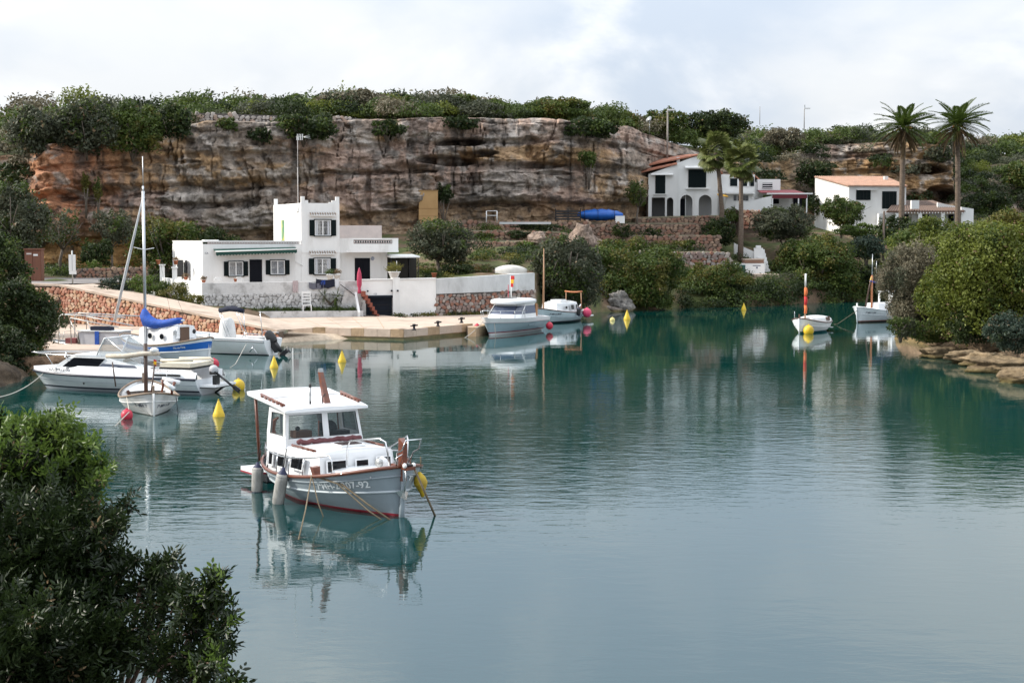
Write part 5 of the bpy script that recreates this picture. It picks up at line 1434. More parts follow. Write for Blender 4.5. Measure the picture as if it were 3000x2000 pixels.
mb = MB(); mb.hexa([(ax(2004),-.5,az(494)),(ax(2080),-.5,az(494)),(ax(2080),0,az(490)),(ax(2004),0,az(490)),(ax(2004),-.5,az(491)),(ax(2080),-.5,az(491)),(ax(2080),0,az(486)),(ax(2004),0,az(486))],WHT); mb.box((ax(2040),-.12,az(553)),(2.4,.25,.1),WHT); mb.build("canopy",h2)
tiled_roof("roof",h2,(ax(1870),.8,az(488)),(ax(1862),9,az(459)),(ax(2044),9,az(440)),(ax(2044),-.2,az(453)),ROOFT,26)
tiled_roof("roof",h2,(hA1 + .5,9,az(500)),(hA1 + .5,-.2,az(508)),(ax(2044) + .02,-.2,az(453)),(ax(2044) + .02,9,az(440)),ROOFT,26)
# left block, slightly forward
bx0,bx1 = ax(1897),ax(1981)
mb = MB(); y0 = -.35
arch_wall(mb,bx0,bx1 - .01,-.4,az(572),.3,[(ax(1907),ax(1946),az(579),False),(ax(1951),ax(1970),az(579),True)],WHT,y0)
mb.add([(bx0,y0,az(572)),(bx1,y0,az(572)),(bx1,y0,az(481)),(bx0,y0,az(511)),(bx0,y0 + 5,az(572)),(bx1,y0 + .6,az(572)),(bx1,y0 + .6,az(481)),(bx0,y0 + 5,az(511))],[(0,1,2,3),(0,3,7,4),(1,5,6,2),(3,2,6,7)],WHT)
mb.box((bx0 + .15,y0 + 2.6,az(575) / 2),(.29,4.8,az(575) + .6),WHT); mb.build("front_block",h2)
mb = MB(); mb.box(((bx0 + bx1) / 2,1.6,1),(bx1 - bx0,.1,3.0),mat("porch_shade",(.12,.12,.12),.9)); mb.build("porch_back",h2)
mb = MB(); mb.box((ax(1931.5),y0 - .03,az(540)),(ax(1946) - ax(1917),.08,az(513) - az(568)),SHUT); s_ = mb.build("shutter",h2)
mb = MB()
for k in range(3): mb.box((ax(1917) + (ax(1946) - ax(1917)) * (k + .5) / 3,y0 - .08,az(540)),(.22,.02,az(515) - az(566)),SHUT)
mb.build("slat",s_)
mb = MB(); mb.hexa([(ax(1903),y0 - .4,az(514)),(ax(1968),y0 - .4,az(514)),(ax(1968),y0,az(511)),(ax(1903),y0,az(511)),(ax(1903),y0 - .4,az(512)),(ax(1968),y0 - .4,az(512)),(ax(1968),y0,az(508)),(ax(1903),y0,az(508))],WHT); mb.box((ax(1931),y0 - .1,az(570)),(1.4,.2,.08),WHT); mb.build("canopy",h2)
tiled_roof("roof",h2,(ax(1838),y0 - .15,az(513)),(ax(1838),4.6,az(493)),(ax(1980),4.6,az(463)),(ax(1980),y0 - .15,az(480)),ROOFT,16)
# set-back side wing
cx0,cx1 = ax(1842),ax(1898)
mb = MB(); mb.box(((cx0 + cx1) / 2,2.6 + 3,az(512) / 2 - .3),(cx1 - cx0,6,az(512) + .6),WHT); wg = mb.build("side_wing",h2)
mb = MB()
mb.box((ax(1880.5),2.57,az(526)),(.12,.08,.7),FRAMEW); w_ = mb.build("window",wg)
for c_ in (ax(1874),ax(1887)): mb = MB(); mb.box((c_,2.57,az(526)),(.36,.08,.62),SHUT); mb.build("pane",w_)
mb = MB(); mb.box((ax(1881),2.57,az(602)),(1.0,.1,2.0),DOORM); mb.build("door",wg)
mb = MB(); mb.box((ax(1862),4.0,az(475)),(.35,.35,1.0),mat("galv_flue",(.45,.47,.5),.4,metallic=.5)); mb.build("flue",h2); mb = MB(); mb.box((ax(1883),5,az(472)),(.9,.6,.5),FRAMEW); mb.build("chimney",h2)
# right-hand wing with terrace
ex0,ex1 = ax(2100),ax(2212)
mb = MB(); mb.box(((ex0 + ex1) / 2,4.4,az(513) / 2 - .2),(ex1 - ex0 - .02,7,az(513) + .6),WHT); ew = mb.build("flat_wing",h2)
for c_,zz,w_,h_ in ((2104,538,.36,1.5),(2150,533,.75,.8),(2182,532,1.0,.9),(2204,532,.4,.9)): mb = MB(); mb.box((ax(c_),.86,az(zz)),(w_,.1,h_),SHUT); mb.build("shutter",ew)
for c_,zz,w_,h_ in ((2163,533,.18,.9),(2192,532,.2,.95),(2118,540,.5,1.9)): mb = MB(); mb.box((ax(c_),.85,az(zz)),(w_,.13,h_),FRAMEW); mb.build("window_frame",ew)
mb = MB(); mb.box((ax(2160),-.2,az(590)),(ax(2200) - ax(2120),1.6,1.7),WHT); mb.box((ax(2160),-.5,az(568)),(ax(2203) - ax(2118),2.4,.1),WHT); lw2 = mb.build("lower_wing",h2)
for px in (2147,2159,2171,2181): mb = MB(); mb.box((ax(px),-1.02,az(581)),(.32,.06,.55),GLASSD); mb.build("window",lw2)
mb = MB(); mb.box((ax(2200),-1.2,az(582)),(.09,.09,1.2),FRAMEW); mb.build("post",lw2)
tiled_roof("roof",h2,(ax(2241),2,az(532)),(ax(2241),7,az(532)),(ax(2209),7,az(502)),(ax(2209),2,az(505)),ROOFT,8)
mb = MB(); mb.box((ax(2225),3.5,az(560)),(1.2,3,2.0),WHT); mb.build("roof_annex",h2)
mb = MB(); mb.box((ax(2108),-1.7,az(574)),(1.0,1.6,.06),mat("yellow_canvas",(.6,.33,.03),.8),rot=Euler((.15,.1,0))); mb.tube([(ax(2108),-1.7,az(640)),(ax(2108),-1.7,az(574))],.03,IRON,5); pz = mb.build("parasol",None,(X2,D2,Z2)); tag(pz,"yellow parasol beside the trunk of the taller fan palm","parasol")
# awning house right of it
D4 = 161.0; r0 = W(2300,620,D4)
rh = thing("awning_terrace","low white terrace bar with a maroon awning and white posts, right of the arched house","terrace bar",(r0.x,D4,r0.z))
def rx(px): return Xat(px,D4) - r0.x
def rz_(py): return W(1500,py,D4).z - r0.z
mb = MB(); mb.box(((rx(2225) + rx(2356)) / 2,3.0,rz_(590) / 2),(rx(2356) - rx(2225),.3,rz_(575) + .4),WHT); mb.hexa([(rx(2150),-.3,-.3),(rx(2256),-.3,-.3),(rx(2256),.1,-.3),(rx(2150),.1,-.3),(rx(2150),-.3,rz_(600)),(rx(2256),-.3,rz_(574)),(rx(2256),.1,rz_(574)),(rx(2150),.1,rz_(600))],WHT); mb.build("wall",rh)
mb = MB(); mb.hexa([(rx(2228),-.2,rz_(566)),(rx(2360),-.2,rz_(570)),(rx(2338),3.2,rz_(556)),(rx(2228),3.2,rz_(556)),(rx(2228),-.2,rz_(564)),(rx(2360),-.2,rz_(567)),(rx(2338),3.2,rz_(553)),(rx(2228),3.2,rz_(553))],MAROON); mb.box(((rx(2258) + rx(2360)) / 2,-.24,rz_(575.5)),(rx(2360) - rx(2258),.05,.40),MAROON); mb.build("canvas",rh)
mb = MB(); mb.box(((rx(2258) + rx(2361)) / 2,-.25,rz_(567.5)),(rx(2361) - rx(2228),.12,.14),FRAMEW); mb.build("front_rail",rh)
for px in (2259,2335,2359): mb = MB(); mb.box((rx(px),-.2,rz_(596)),(.12,.12,rz_(568) - rz_(625)),FRAMEW); mb.build("post",rh)
mb = MB(); mb.box((rx(2348),2.8,rz_(595)),(.9,.1,1.6),DOORM); mb.build("door",rh); mb = MB(); mb.box((rx(2280),2.8,rz_(588)),(.9,.1,.5),DOORM); mb.build("window",rh)
mb = MB(); mb.box((rx(2262),3.6,rz_(545)),(2.4,2.0,1.6),WHT); up = mb.build("upper_terrace",rh)
mb = MB()
for k in range(3): mb.box((rx(2257),2.55,rz_(536) - .22 * k),(1.05,.06,.07),FRAMEW)
mb.box((rx(2257),2.58,rz_(542)),(1.05,.04,.6),DOORM); mb.build("railing",up)
# tile-roofed house on the right
D3 = 168.0; r3 = W(2486,655,D3)
h3 = thing("tile_roofed_house","white house with pale orange tile roof and sunlit left gable, behind the left date palm","house",(r3.x,D3,r3.z))
def bx(px): return Xat(px,D3) - r3.x
def bz(py): return W(1500,py,D3).z - r3.z
zE,zRd = bz(546),bz(524)
BK = 9.0; lx = -1.95                                           # the lit gable runs back and outwards
mb = MB(); xr = bx(2650)
mb.add([(0,0,-1),(xr,0,-1),(xr,BK,-1),(lx,BK,-1),(0,0,zE),(xr,0,zE),(xr,BK,zRd + .45),(lx,BK,zRd + .45)],[(3,2,1,0),(4,5,6,7),(0,1,5,4),(1,2,6,5),(2,3,7,6),(3,0,4,7)],WHT); mb.build("wall",h3)
tiled_roof("roof",h3,(-.15,-.25,zE + .08),(xr + .1,-.25,zE + .04),(xr - .1,BK,zRd + .62),(lx - .1,BK,zRd + .62),ROOFT_PALE,34)
mb = MB(); mb.box((bx(2626),BK * .62,bz(528)),(.42,.5,1.3),WHT); mb.build("chimney",h3)
mb = MB(); mb.box((bx(2525),-.03,bz(571.5)),(bx(2546) - bx(2504),.08,bz(557) - bz(586)),SHUT); mb.build("shutter",h3); mb = MB(); mb.box((bx(2601),-.03,bz(586)),(bx(2622) - bx(2580),.08,bz(561) - bz(612)),SHUT); s3 = mb.build("shutter",h3)
mb = MB()
for px in (2515,2525,2535,2590,2601,2612): mb.box((bx(px),-.08,bz(573 if px < 2560 else 586)),(.03,.02,1.0 if px < 2560 else 1.8),IRON)
mb.build("slat",s3)
mb = MB(); mb.box((bx(2535),-.15,bz(556)),(2.2,.3,.07),WHT); mb.build("canopy",h3)
h4 = thing("veranda_house","low white house with brown roof and pillared veranda between the date palm trunks","house",(bx(2565) + r3.x,D3 - 3.5,W(2600,682,D3 - 3.5).z))
D5 = D3 - 3.5; X5,Z5 = Xat(2565,D5),W(2600,682,D5).z
def vx(px): return Xat(px,D5) - X5
def vz(py): return W(1500,py,D5).z - Z5
mb = MB(); mb.box(((vx(2660) + vx(2826)) / 2,4,vz(625) / 2 - .3),(vx(2826) - vx(2660),3.6,vz(625) + .6),WHT)
mb.box(((vx(2565) + vx(2680)) / 2,3.6,vz(625) / 2 - .3),(vx(2680) - vx(2565),2.4,vz(625) + .6),WHT)
mb.add([(vx(2790),.1,-.5),(vx(2826),.1,-.5),(vx(2826),2.2,-.5),(vx(2790),2.2,-.5),(vx(2790),.1,vz(606)),(vx(2826),.1,vz(612)),(vx(2826),2.2,vz(612)),(vx(2790),2.2,vz(606))],[(3,2,1,0),(4,5,6,7),(0,1,5,4),(1,2,6,5),(2,3,7,6),(3,0,4,7)],WHT); mb.build("wall",h4)
tiled_roof("roof",h4,(vx(2570),-.2,vz(618)),(vx(2800),-.2,vz(618)),(vx(2755),6.5,vz(584)),(vx(2640),6.5,vz(584)),ROOFB,30)
mb = MB(); mb.hexa([(vx(2735),2,vz(614)),(vx(2826),2,vz(614)),(vx(2826),2.4,vz(614)),(vx(2735),2.4,vz(614)),(vx(2735),2,vz(592)),(vx(2826),2,vz(611)),(vx(2826),2.4,vz(611)),(vx(2735),2.4,vz(592))],WHT); mb.box((vx(2650),-.4,vz(600)),(.8,.6,.9),WHT); mb.build("gable",h4)
mb = MB(); mb.box(((vx(2570) + vx(2795)) / 2,-.1,vz(621)),(vx(2795) - vx(2570),.3,.16),mat("brown_beam",(.12,.07,.05),.8))
for i in range(20): mb.box((vx(2625) + (vx(2790) - vx(2625)) * i / 19,-.12,vz(623.5)),(.12,.35,.12),WHT)
mb.build("eave_beam",h4)
for px in (2600,2668,2735): mb = MB(); mb.box((vx(px),0,vz(655)),(.38,.38,vz(623) - vz(684)),WHT); mb.build("pillar",h4)
for c_,zz,w_,h_,y_w,nm in ((2694,654,1.2,1.9,2.15,"door"),(2776,641,.55,.95,2.15,"window"),(2630,640,1.6,.9,2.36,"window")): mb = MB(); mb.box((vx(c_),y_w,vz(zz)),(w_,.12,h_),DOORM); mb.build(nm,h4)
# little white boathouse with stairs by the water
D6 = 147.0; b6 = W(2150,799,D6)
bh = thing("boathouse","little white boathouse with a green door and outside steps above the water","boathouse",(b6.x,D6,b6.z))
def hx6(px): return Xat(px,D6) - b6.x
def hz6(py): return W(1500,py,D6).z - b6.z
mb = MB(); mb.box((hx6(2196),1.5,hz6(785) - .1),(hx6(2240) - hx6(2152),3,hz6(773) + .2),WHT); mb.build("wall",bh)
mb = MB(); mb.box((hx6(2212),1.6,hz6(766)),(hx6(2238) - hx6(2184),2.4,.32),mat("brown_coping",(.22,.12,.08),.9)); mb.box((hx6(2212),1.6,hz6(760)),(hx6(2240) - hx6(2183),2.5,.1),CONC); mb.build("roof_edge",bh)
mb = MB(); mb.box((hx6(2171),-.03,hz6(787)),(hx6(2183) - hx6(2160),.08,hz6(776) - hz6(798)),mat("green_door",(.012,.07,.06),.6)); mb.build("door",bh)
mb = MB(); mb.box((hx6(2216),-.006,hz6(778)),(.75,.01,.07),mat("plate_ink",(.05,.06,.12),.6)); mb.box((hx6(2217),-.006,hz6(784)),(.14,.01,.16),mat("plate_ink",(.05,.06,.12),.6)); mb.build("lettering",bh)
for i in range(6):
    mb = MB(); mb.box((hx6(2252) - i * .05,2.2 + i * .35,hz6(797) + i * .38),(.9,.4,.5),WHT); mb.build("step",bh)
mb = MB(); mb.hexa([(hx6(2222),3.2,0),(hx6(2252),3.2,0),(hx6(2252),3.6,0),(hx6(2222),3.6,0),(hx6(2224),3.2,hz6(727)),(hx6(2250),3.2,hz6(727)),(hx6(2250),3.6,hz6(727)),(hx6(2224),3.6,hz6(727))],WHT)
mb.box((hx6(2237),3.4,hz6(724)),(.45,.45,.3),WHT)
mb.hexa([(hx6(2168),4.2,hz6(745)),(hx6(2226),3.6,hz6(760)),(hx6(2226),3.9,hz6(760)),(hx6(2168),4.5,hz6(745)),(hx6(2168),4.2,hz6(712)),(hx6(2226),3.6,hz6(738)),(hx6(2226),3.9,hz6(738)),(hx6(2168),4.5,hz6(712))],WHT); mb.build("stair_wall",bh)
mb = MB(); mb.box((hx6(2225),-.9,-.28),(hx6(2272) - hx6(2180),2.4,.4),CONC); mb.box((hx6(2225),-.6,-1.6),(hx6(2268) - hx6(2185),2.2,2.4),MORTAR_G); mb.build("landing",bh)
# poles and aerials
def pole(name,label,cat,px,py0,py1,d,r,m,extra=None):
    a,b = W(px,py1,d),W(px,py0,d)
    t = thing(name,label,cat,a); mb = MB(); mb.tube([(0,0,-.6),(0,0,b.z - a.z)],[r,r * .75],m,6); mb.build("pole",t)
    if extra: extra(t,b.z - a.z)
    return t
def lamp_top(t,h):
    mb = MB(); mb.box((.35,0,h),(.8,.2,.16),FRAMEW); mb.box((.05,0,h + .25),(.1,.1,.4),GALV); mb.build("antenna",t)
POLEM = mat("weathered_pole",(.30,.27,.24),.9,(.2,.18,.16),5)
pole("utility_pole","tall pale pole with a small antenna on the cliff edge left of the arched house","pole",1955,322,470,166,.11,POLEM,lamp_top)
pole("hill_aerial","thin aerial with a small lamp box on the skyline above the arched house's roof end","aerial",2356,318,365,200,.06,POLEM,lamp_top)
pole("hill_aerial","thin bare aerial on the skyline right of the fan palms","aerial",2226,312,352,200,.04,POLEM)
pole("wooden_pole","dark wooden pole standing behind the two right-hand masts","pole",2588,618,760,150,.13,mat("dark_pole",(.10,.075,.06),.9))
p = plateau_pt(1905,6); k_ = thing("satellite_dish","white satellite dish on the skyline left of the tall pale pole","satellite dish",W(1903,352,p.y))
mb = MB(); mb.lathe([(0,0),(.2,.03),(.36,.11),(.4,.15)],GALV,n=14,rot=Euler((R(60),0,R(-50)))); mb.build("dish",k_); mb = MB(); mb.tube([(0,.1,0),(0,.1,-1.5)],.05,GALV,5); mb.build("mount",k_)
# ================================================================== BOATS AND BUOYS
GEL = mat("white_gelcoat",(.75,.76,.77),.3,(.69,.70,.71),1.5,coat=.25,obj_coords=True,col3=(.50,.47,.42),scale3=1.8,lo3=.62,hi3=.9,stretch=(1,1,.4))
GEL_OLD = mat("aged_white_paint",(.66,.67,.67),.5,(.52,.53,.53),2.2,obj_coords=True,col3=(.36,.35,.33),scale3=2.5,lo3=.62,hi3=.8)
HULLGREY = mat("blue_grey_hull",(.25,.295,.325),.34,(.215,.255,.285),1.3,col3=(.24,.26,.27),scale3=2.2,lo3=.58,hi3=.85,stretch=(1,1,.5),coat=.2,obj_coords=True)
HULLWHITE = mat("white_hull",(.60,.63,.66),.35,(.52,.55,.58),1.1,obj_coords=True)
ANTIF_RED = mat("red_bottom_paint",(.20,.012,.022),.6)
RED_BOOT = mat("red_boot_stripe",(.24,.012,.026),.5)
ANTIF_DK = mat("dark_bottom_paint",(.016,.022,.03),.6)
ANTIF_TEAL = mat("teal_bottom_paint",(.01,.14,.16),.6)
NAVY = mat("navy_stripe",(.010,.012,.028),.35)
BLUEST = mat("blue_stripe",(.012,.11,.42),.35)
WOOD = mat("varnished_mahogany",(.16,.040,.014),.38,(.10,.026,.012),5,stretch=(1,1,5),obj_coords=True,coat=.4)
WOODRAIL = mat("dark_wood_rail",(.10,.045,.028),.5,(.07,.03,.02),4,obj_coords=True)
WOODGREY = mat("greyed_wood",(.26,.19,.14),.8,(.19,.14,.10),5,obj_coords=True)
TEAK = mat("worn_deck",(.42,.30,.22),.8,(.34,.24,.17),3,obj_coords=True)
MASTBR = mat("brown_mast",(.055,.03,.022),.5)
MASTTAN = mat("tan_mast",(.36,.20,.11),.5)
ALU = mat("aluminium",(.52,.54,.56),.35,metallic=.85)
ROPE = mat("old_rope",(.17,.135,.085),.95,(.11,.085,.055),14)
ROPEW = mat("pale_rope",(.45,.42,.37),.95)
ROPEB = mat("black_rope",(.02,.02,.022),.9)
FEND = mat("grimy_fender",(.36,.35,.33),.7,(.20,.195,.18),4,obj_coords=True,stretch=(1,1,.6))
FENDCAP = mat("fender_cap",(.015,.02,.06),.6)
CABGLASS = glass_mat("boat_glass",(.008,.010,.013),.0,.25)
CLEARGLASS = glass_mat("clear_boat_glass",(.03,.045,.05),.62)
DARKVINYL = mat("black_plastic",(.012,.012,.013),.4)
CANVASW = mat("white_canvas",(.68,.68,.67),.9,(.58,.58,.58),3,obj_coords=True,bump=.01)
BLUECOVER = mat("blue_sail_cover",(.006,.075,.40),.7,(.004,.05,.28),4,obj_coords=True,bump=.02)
NAVYCANVAS = mat("navy_canvas",(.010,.013,.03),.9,bump=.015,bscale=9)
YELLOW = mat("buoy_yellow",(.66,.45,.015),.5,(.52,.34,.015),4,obj_coords=True,col3=(.22,.19,.05),scale3=5,lo3=.58,hi3=.8)
YELLOWD = mat("dirty_yellow",(.52,.36,.01),.6,(.30,.20,.02),4,obj_coords=True)
REDB = mat("buoy_red",(.52,.02,.05),.45,(.38,.015,.04),4,obj_coords=True)
PINKB = mat("buoy_pink",(.62,.05,.14),.45,(.52,.05,.10),4,obj_coords=True)
LETTER = mat("grey_letters",(.72,.74,.75),.5)
LETTERD = mat("dark_letters",(.03,.035,.06),.5)
class Hull:
    """a boat hull in its own frame: +x to the bow, +y to port, waterline at z=0"""
    def __init__(s,L,B,bow,mid,stern,draft=.45,double=True,rake=0.05,full=2.2,tw=.85,flare=0.0,sheer_low=.42):
        s.L,s.B,s.bow,s.mid,s.stern,s.draft,s.double,s.rake,s.full,s.tw,s.flare,s.low = L,B,bow,mid,stern,draft,double,rake,full,tw,flare,sheer_low
    def sheer(s,u):
        if u > s.low: t = (u - s.low) / (1 - s.low); return s.mid + (s.bow - s.mid) * t ** 1.9
        t = (s.low - u) / s.low; return s.mid + (s.stern - s.mid) * t ** 1.9
    def half(s,u):
        if s.double:
            e = abs(2 * u - 1); return s.B / 2 * max(0,1 - e ** 2.5) ** .62
        if u < .45: return s.B / 2 * (s.tw + (1 - s.tw) * math.sin(u / .45 * math.pi / 2))
        e = (u - .45) / .55; return s.B / 2 * max(0,1 - e ** 2.3) ** .72
    def pw(s,u):
        e = abs(2 * u - 1) if s.double else max(0,(u - .3) / .7)
        return s.full * (1 - e) + 1.02 * e
    def at(s,u,z,side=-1):
        """point of the skin at length u (0 stern .. 1 bow), height z; side -1 starboard"""
        sh = s.sheer(u); k = s.draft * (1 - .55 * max(0,(u - .7) / .3) ** 2)
        v = min(max((z + k) / (sh + k),0),1.0)
        y = s.half(u) * (1 - (1 - v) ** s.pw(u))
        y *= 1 + s.flare * (v - .6) * max(0,(u - .4))
        x = -s.L / 2 + s.L * u + s.rake * s.L * (v - .5) * max(0,(u - .55) / .45) ** 2
        if s.double: x -= s.rake * .5 * s.L * (v - .5) * max(0,(.35 - u) / .35) ** 2
        return Vector((x,side * y,z))
    def zs(s,u,boot):
        sh = s.sheer(u)
        return [-s.draft * (1 - .55 * max(0,(u - .7) / .3) ** 2),-.5 * s.draft * (1 - .55 * max(0,(u - .7) / .3) ** 2),-.06,boot[0],boot[1]] + [boot[1] + (sh - boot[1]) * t for t in (.12,.25,.4,.55,.7,.85,1.0)]
    def skin(s,m_bot,m_boot,m_top,boot=(.03,.10),n=33,bands=None):
        rows = []
        for i in range(n):
            u = i / (n - 1); u = min(max(u,.0),1.0)
            z = s.zs(u,boot)
            port = [s.at(u,q,1) for q in z][::-1]; star = [s.at(u,q,-1) for q in z]
            rows.append(port + star[1:])
        half = [m_bot,m_bot,m_bot,m_boot] + [m_top] * 7
        if bands:
            for k,m in bands.items(): half[k] = m
        mb = MB(); mb.loft(rows,m_top,True,mrow=half[::-1] + half)
        if not s.double:
            r0 = rows[0]; c = Vector((r0[0].x,0,0)); b = len(r0)
            mb.add(r0,[tuple(range(b))],m_top)
        return mb
    def line(s,f,off=0.0,u0=0.0,u1=1.0,n=33,side=-1,zoff=0.0):
        """points along the skin at fraction f of the way from the boot top to the sheer"""
        out = []
        for i in range(n):
            u = u0 + (u1 - u0) * i / (n - 1); z = .1 + (s.sheer(u) - .1) * f
            p = s.at(u,z,side); out.append(Vector((p.x,p.y + side * off,z + zoff)))
        return out
    def rail(s,r,m,f=1.0,off=0.0,zoff=0.0,n=41):
        mb = MB()
        for side in (-1,1): mb.tube(s.line(f,off,0,1,n,side,zoff),r,m,6)
        return mb
    def deck(s,m,u0=0.0,u1=1.0,drop=.05,camber=.05,n=25,inset=.97):
        rows = []
        for i in range(n):
            u = u0 + (u1 - u0) * i / (n - 1); sh = s.sheer(u) - drop; h = max(s.half(u) * inset,.002); x = s.at(u,sh).x
            rows.append([(x,h * k,sh + camber * (1 - k * k)) for k in (-1,-.6,-.2,.2,.6,1)])
        mb = MB(); mb.loft(rows,m); return mb
    def inside(s,m,floor,mf,u0=.02,u1=.98,n=29,inset=.93):
        """the open inside: lining down to the floor boards"""
        rows = []; fl = []
        for i in range(n):
            u = u0 + (u1 - u0) * i / (n - 1); sh = s.sheer(u)
            pts = []
            for z in (sh - .01,sh - (sh - floor) * .33,sh - (sh - floor) * .66,floor):
                p = s.at(u,z,1); pts.append(Vector((p.x * .985,max(p.y * inset - .012,.004),z)))
            rows.append(pts + [Vector((p.x,-p.y,p.z)) for p in pts[::-1]])
        mb = MB(); mrow = [m,m,m,mf,m,m,m]
        mb.loft(rows,m,True,mrow=mrow,flip=True); return mb
def hull_text(body,hull,u0,z0,size,m,parent,side=-1,slope=0.0,name="registration"):
    """letters wrapped on to the hull skin"""
    cu = bpy.data.curves.new("letters",'FONT'); cu.body = body; cu.size = size; cu.resolution_u = 3; cu.offset = size * .018
    tmp = bpy.data.objects.new("letters",cu); COL.objects.link(tmp)
    dg = bpy.context.evaluated_depsgraph_get(); dg.update()
    me = bpy.data.meshes.new_from_object(tmp.evaluated_get(dg))
    bpy.data.objects.remove(tmp)
    for v in me.vertices:
        u = u0 + (v.co.x / hull.L) * (1 if side < 0 else -1)
        z = z0 + v.co.y + slope * v.co.x
        p = hull.at(u,z,side); v.co = (p.x,p.y + side * .012,z)
    me.materials.clear(); me.materials.append(m); me.update()
    return link(name,me,parent)
def boat(name,label,x,y,heading,z=0.0,cat="boat",group=None):
    return thing(name,label,cat,(x,y,z),math.atan2(heading[1],heading[0]),group)
def rope(label,pts,r,m,sag=0.0,cat="rope"):
    P = [Vector(p) for p in pts]
    if len(P) == 2 and sag:
        a,b = P; P = [a.lerp(b,t / 10) - Vector((0,0,sag * 4 * (t / 10) * (1 - t / 10))) for t in range(11)]
    o0 = P[0].copy(); t = thing("mooring_rope",label,cat,o0)
    mb = MB(); mb.tube([p - o0 for p in P],r,m,5); mb.build("rope",t); return t
def frame_window(parent,c,ax_,ay_,w,h,fr=.035,m=None,g=None,dep=.05,skew=0.0,name="window"):
    """a framed pane centred c, ax_ to the right, ay_ up, pushed out along their cross product"""
    c,ax_,ay_ = Vector(c),Vector(ax_).normalized(),Vector(ay_).normalized(); nn = ax_.cross(ay_).normalized()
    def bar(mb,x0,x1,y0,y1,d0,d1,m):
        ps = [c + ax_ * x + ay_ * y + nn * d for d in (d0,d1) for x,y in ((x0 + skew * y0,y0),(x1 + skew * y0,y0),(x1 + skew * y1,y1),(x0 + skew * y1,y1))]
        mb.hexa(ps,m)
    mb = MB(); W2,H2 = w / 2,h / 2; m = m or GEL
    bar(mb,-W2,W2,H2 - fr,H2,0,dep,m); bar(mb,-W2,W2,-H2,-H2 + fr,0,dep,m)
    bar(mb,-W2,-W2 + fr,-H2 + fr,H2 - fr,0,dep * .98,m); bar(mb,W2 - fr,W2,-H2 + fr,H2 - fr,0,dep * .98,m)
    wnd = mb.build(name,parent)
    mb = MB(); bar(mb,-W2 + fr * .6,W2 - fr * .6,-H2 + fr * .6,H2 - fr * .6,.004,dep * .55,g or CABGLASS); mb.build("pane",wnd)
    return wnd
def fender(parent_free_label,p,r,L_,tilt,m=FEND,rz=0.0,up=.5):
    t = thing("fender",parent_free_label,"fender",p)
    rot = Euler((tilt[0],tilt[1],0))
    mb = MB(); mb.lathe([(.0,-L_ * .52),(r * .5,-L_ * .5),(r * .97,-L_ * .40),(r,-L_ * .2),(r,L_ * .2),(r * .97,L_ * .38),(r * .6,L_ * .46)],m,n=12,rot=rot); mb.build("body",t)
    mb = MB(); mb.lathe([(r * .99,L_ * .33),(r * .75,L_ * .44),(r * .35,L_ * .53),(r * .25,L_ * .6),(0,L_ * .6)],FENDCAP,n=12,rot=rot); mb.build("cap",t); mb = MB(); mb.lathe([(0,-L_ * .58),(r * .4,-L_ * .55),(r * .7,-L_ * .47),(r * .85,-L_ * .43)],FENDCAP,n=12,rot=rot); mb.build("cap",t)
    top = rot.to_matrix() @ Vector((0,0,L_ * .6))
    mb = MB(); mb.tube([top,top + Vector((up * .15,up * .12,up))],.012,ROPEB,5); mb.build("lanyard",t)
# ------------------------------------------------------------------ the cabin llaut in the foreground
MH = Vector((.555,-.832)); MS = Vector((-.832,-.555))            # ahead, and to starboard
MC = Vector((-2.38,32.93)) - MH * 3.0
def mw(x,y,z):
    """a point of the cabin llaut (x ahead, y to port) in the world"""
    q = MC + MH * x - MS * y; return Vector((q.x,q.y,z))
H1 = Hull(6.0,2.55,1.12,.60,.80,.55,True,.03,2.1,flare=.22,sheer_low=.36)
main = boat("cabin_llaut","grey-hulled wooden cabin boat with white wheelhouse and mahogany trim, nearest the camera",MC.x,MC.y,MH)
H1.skin(ANTIF_RED,RED_BOOT,HULLGREY,(.005,.055)).build("hull",main)
H1.rail(.042,WOOD,1.0,.03,.0).build("gunwale",main)
H1.rail(.022,HULLGREY,.80,.012).build("rubbing_strake",main)
H1.rail(.026,mat("pale_strake",(.42,.47,.50),.35),.46,.012).build("rubbing_strake",main)
H1.deck(GEL,.33,.985,.055,.05).build("foredeck",main)
H1.inside(GEL_OLD,.32,TEAK,.03,.36,14,.92).build("cockpit",main)
mb = MB(); mb.box((-2.35,0,.42),(.75,1.25,.22),GEL); mb.box((-1.95,.62,.48),(.5,.3,.34),WOODGREY); mb.box((-2.1,-.55,.5),(.35,.25,.35),mat("brown_case",(.2,.09,.05),.7)); mb.build("stern_seat",main)
# stem post and keel timber
mb = MB(); st_ = [H1.at(1,z,-1) + Vector((.035,0,0)) for z in (-.2,.2,.6,.9,1.12)]; mb.tube(st_,.06,HULLGREY,6); mb.build("stem",main)
mb = MB(); mb.hexa([(2.92,-.055,.78),(3.12,-.055,.80),(3.12,.055,.80),(2.92,.055,.78),(2.98,-.07,1.72),(3.16,-.05,1.62),(3.16,.05,1.62),(2.98,.07,1.72)],WOOD); mb.build("stem_head",main)
mb = MB(); mb.hexa([(-3.0,-.05,.55),(-2.93,-.05,.55),(-2.93,.05,.55),(-3.0,.05,.55),(-3.16,-.06,1.02),(-3.04,-.06,1.06),(-3.04,.06,1.06),(-3.16,.06,1.02)],WOOD); mb.build("stern_post",main)
mb = MB(); mb.tube([(-3.02,-.1,.95),(-3.22,-.12,1.05),(-3.30,-.12,1.28),(-3.18,-.12,1.5),(-3.02,-.10,1.58)],[.06,.07,.065,.05,.03],mat("rust_red_tiller",(.22,.07,.04),.7),6); mb.build("tiller",main)
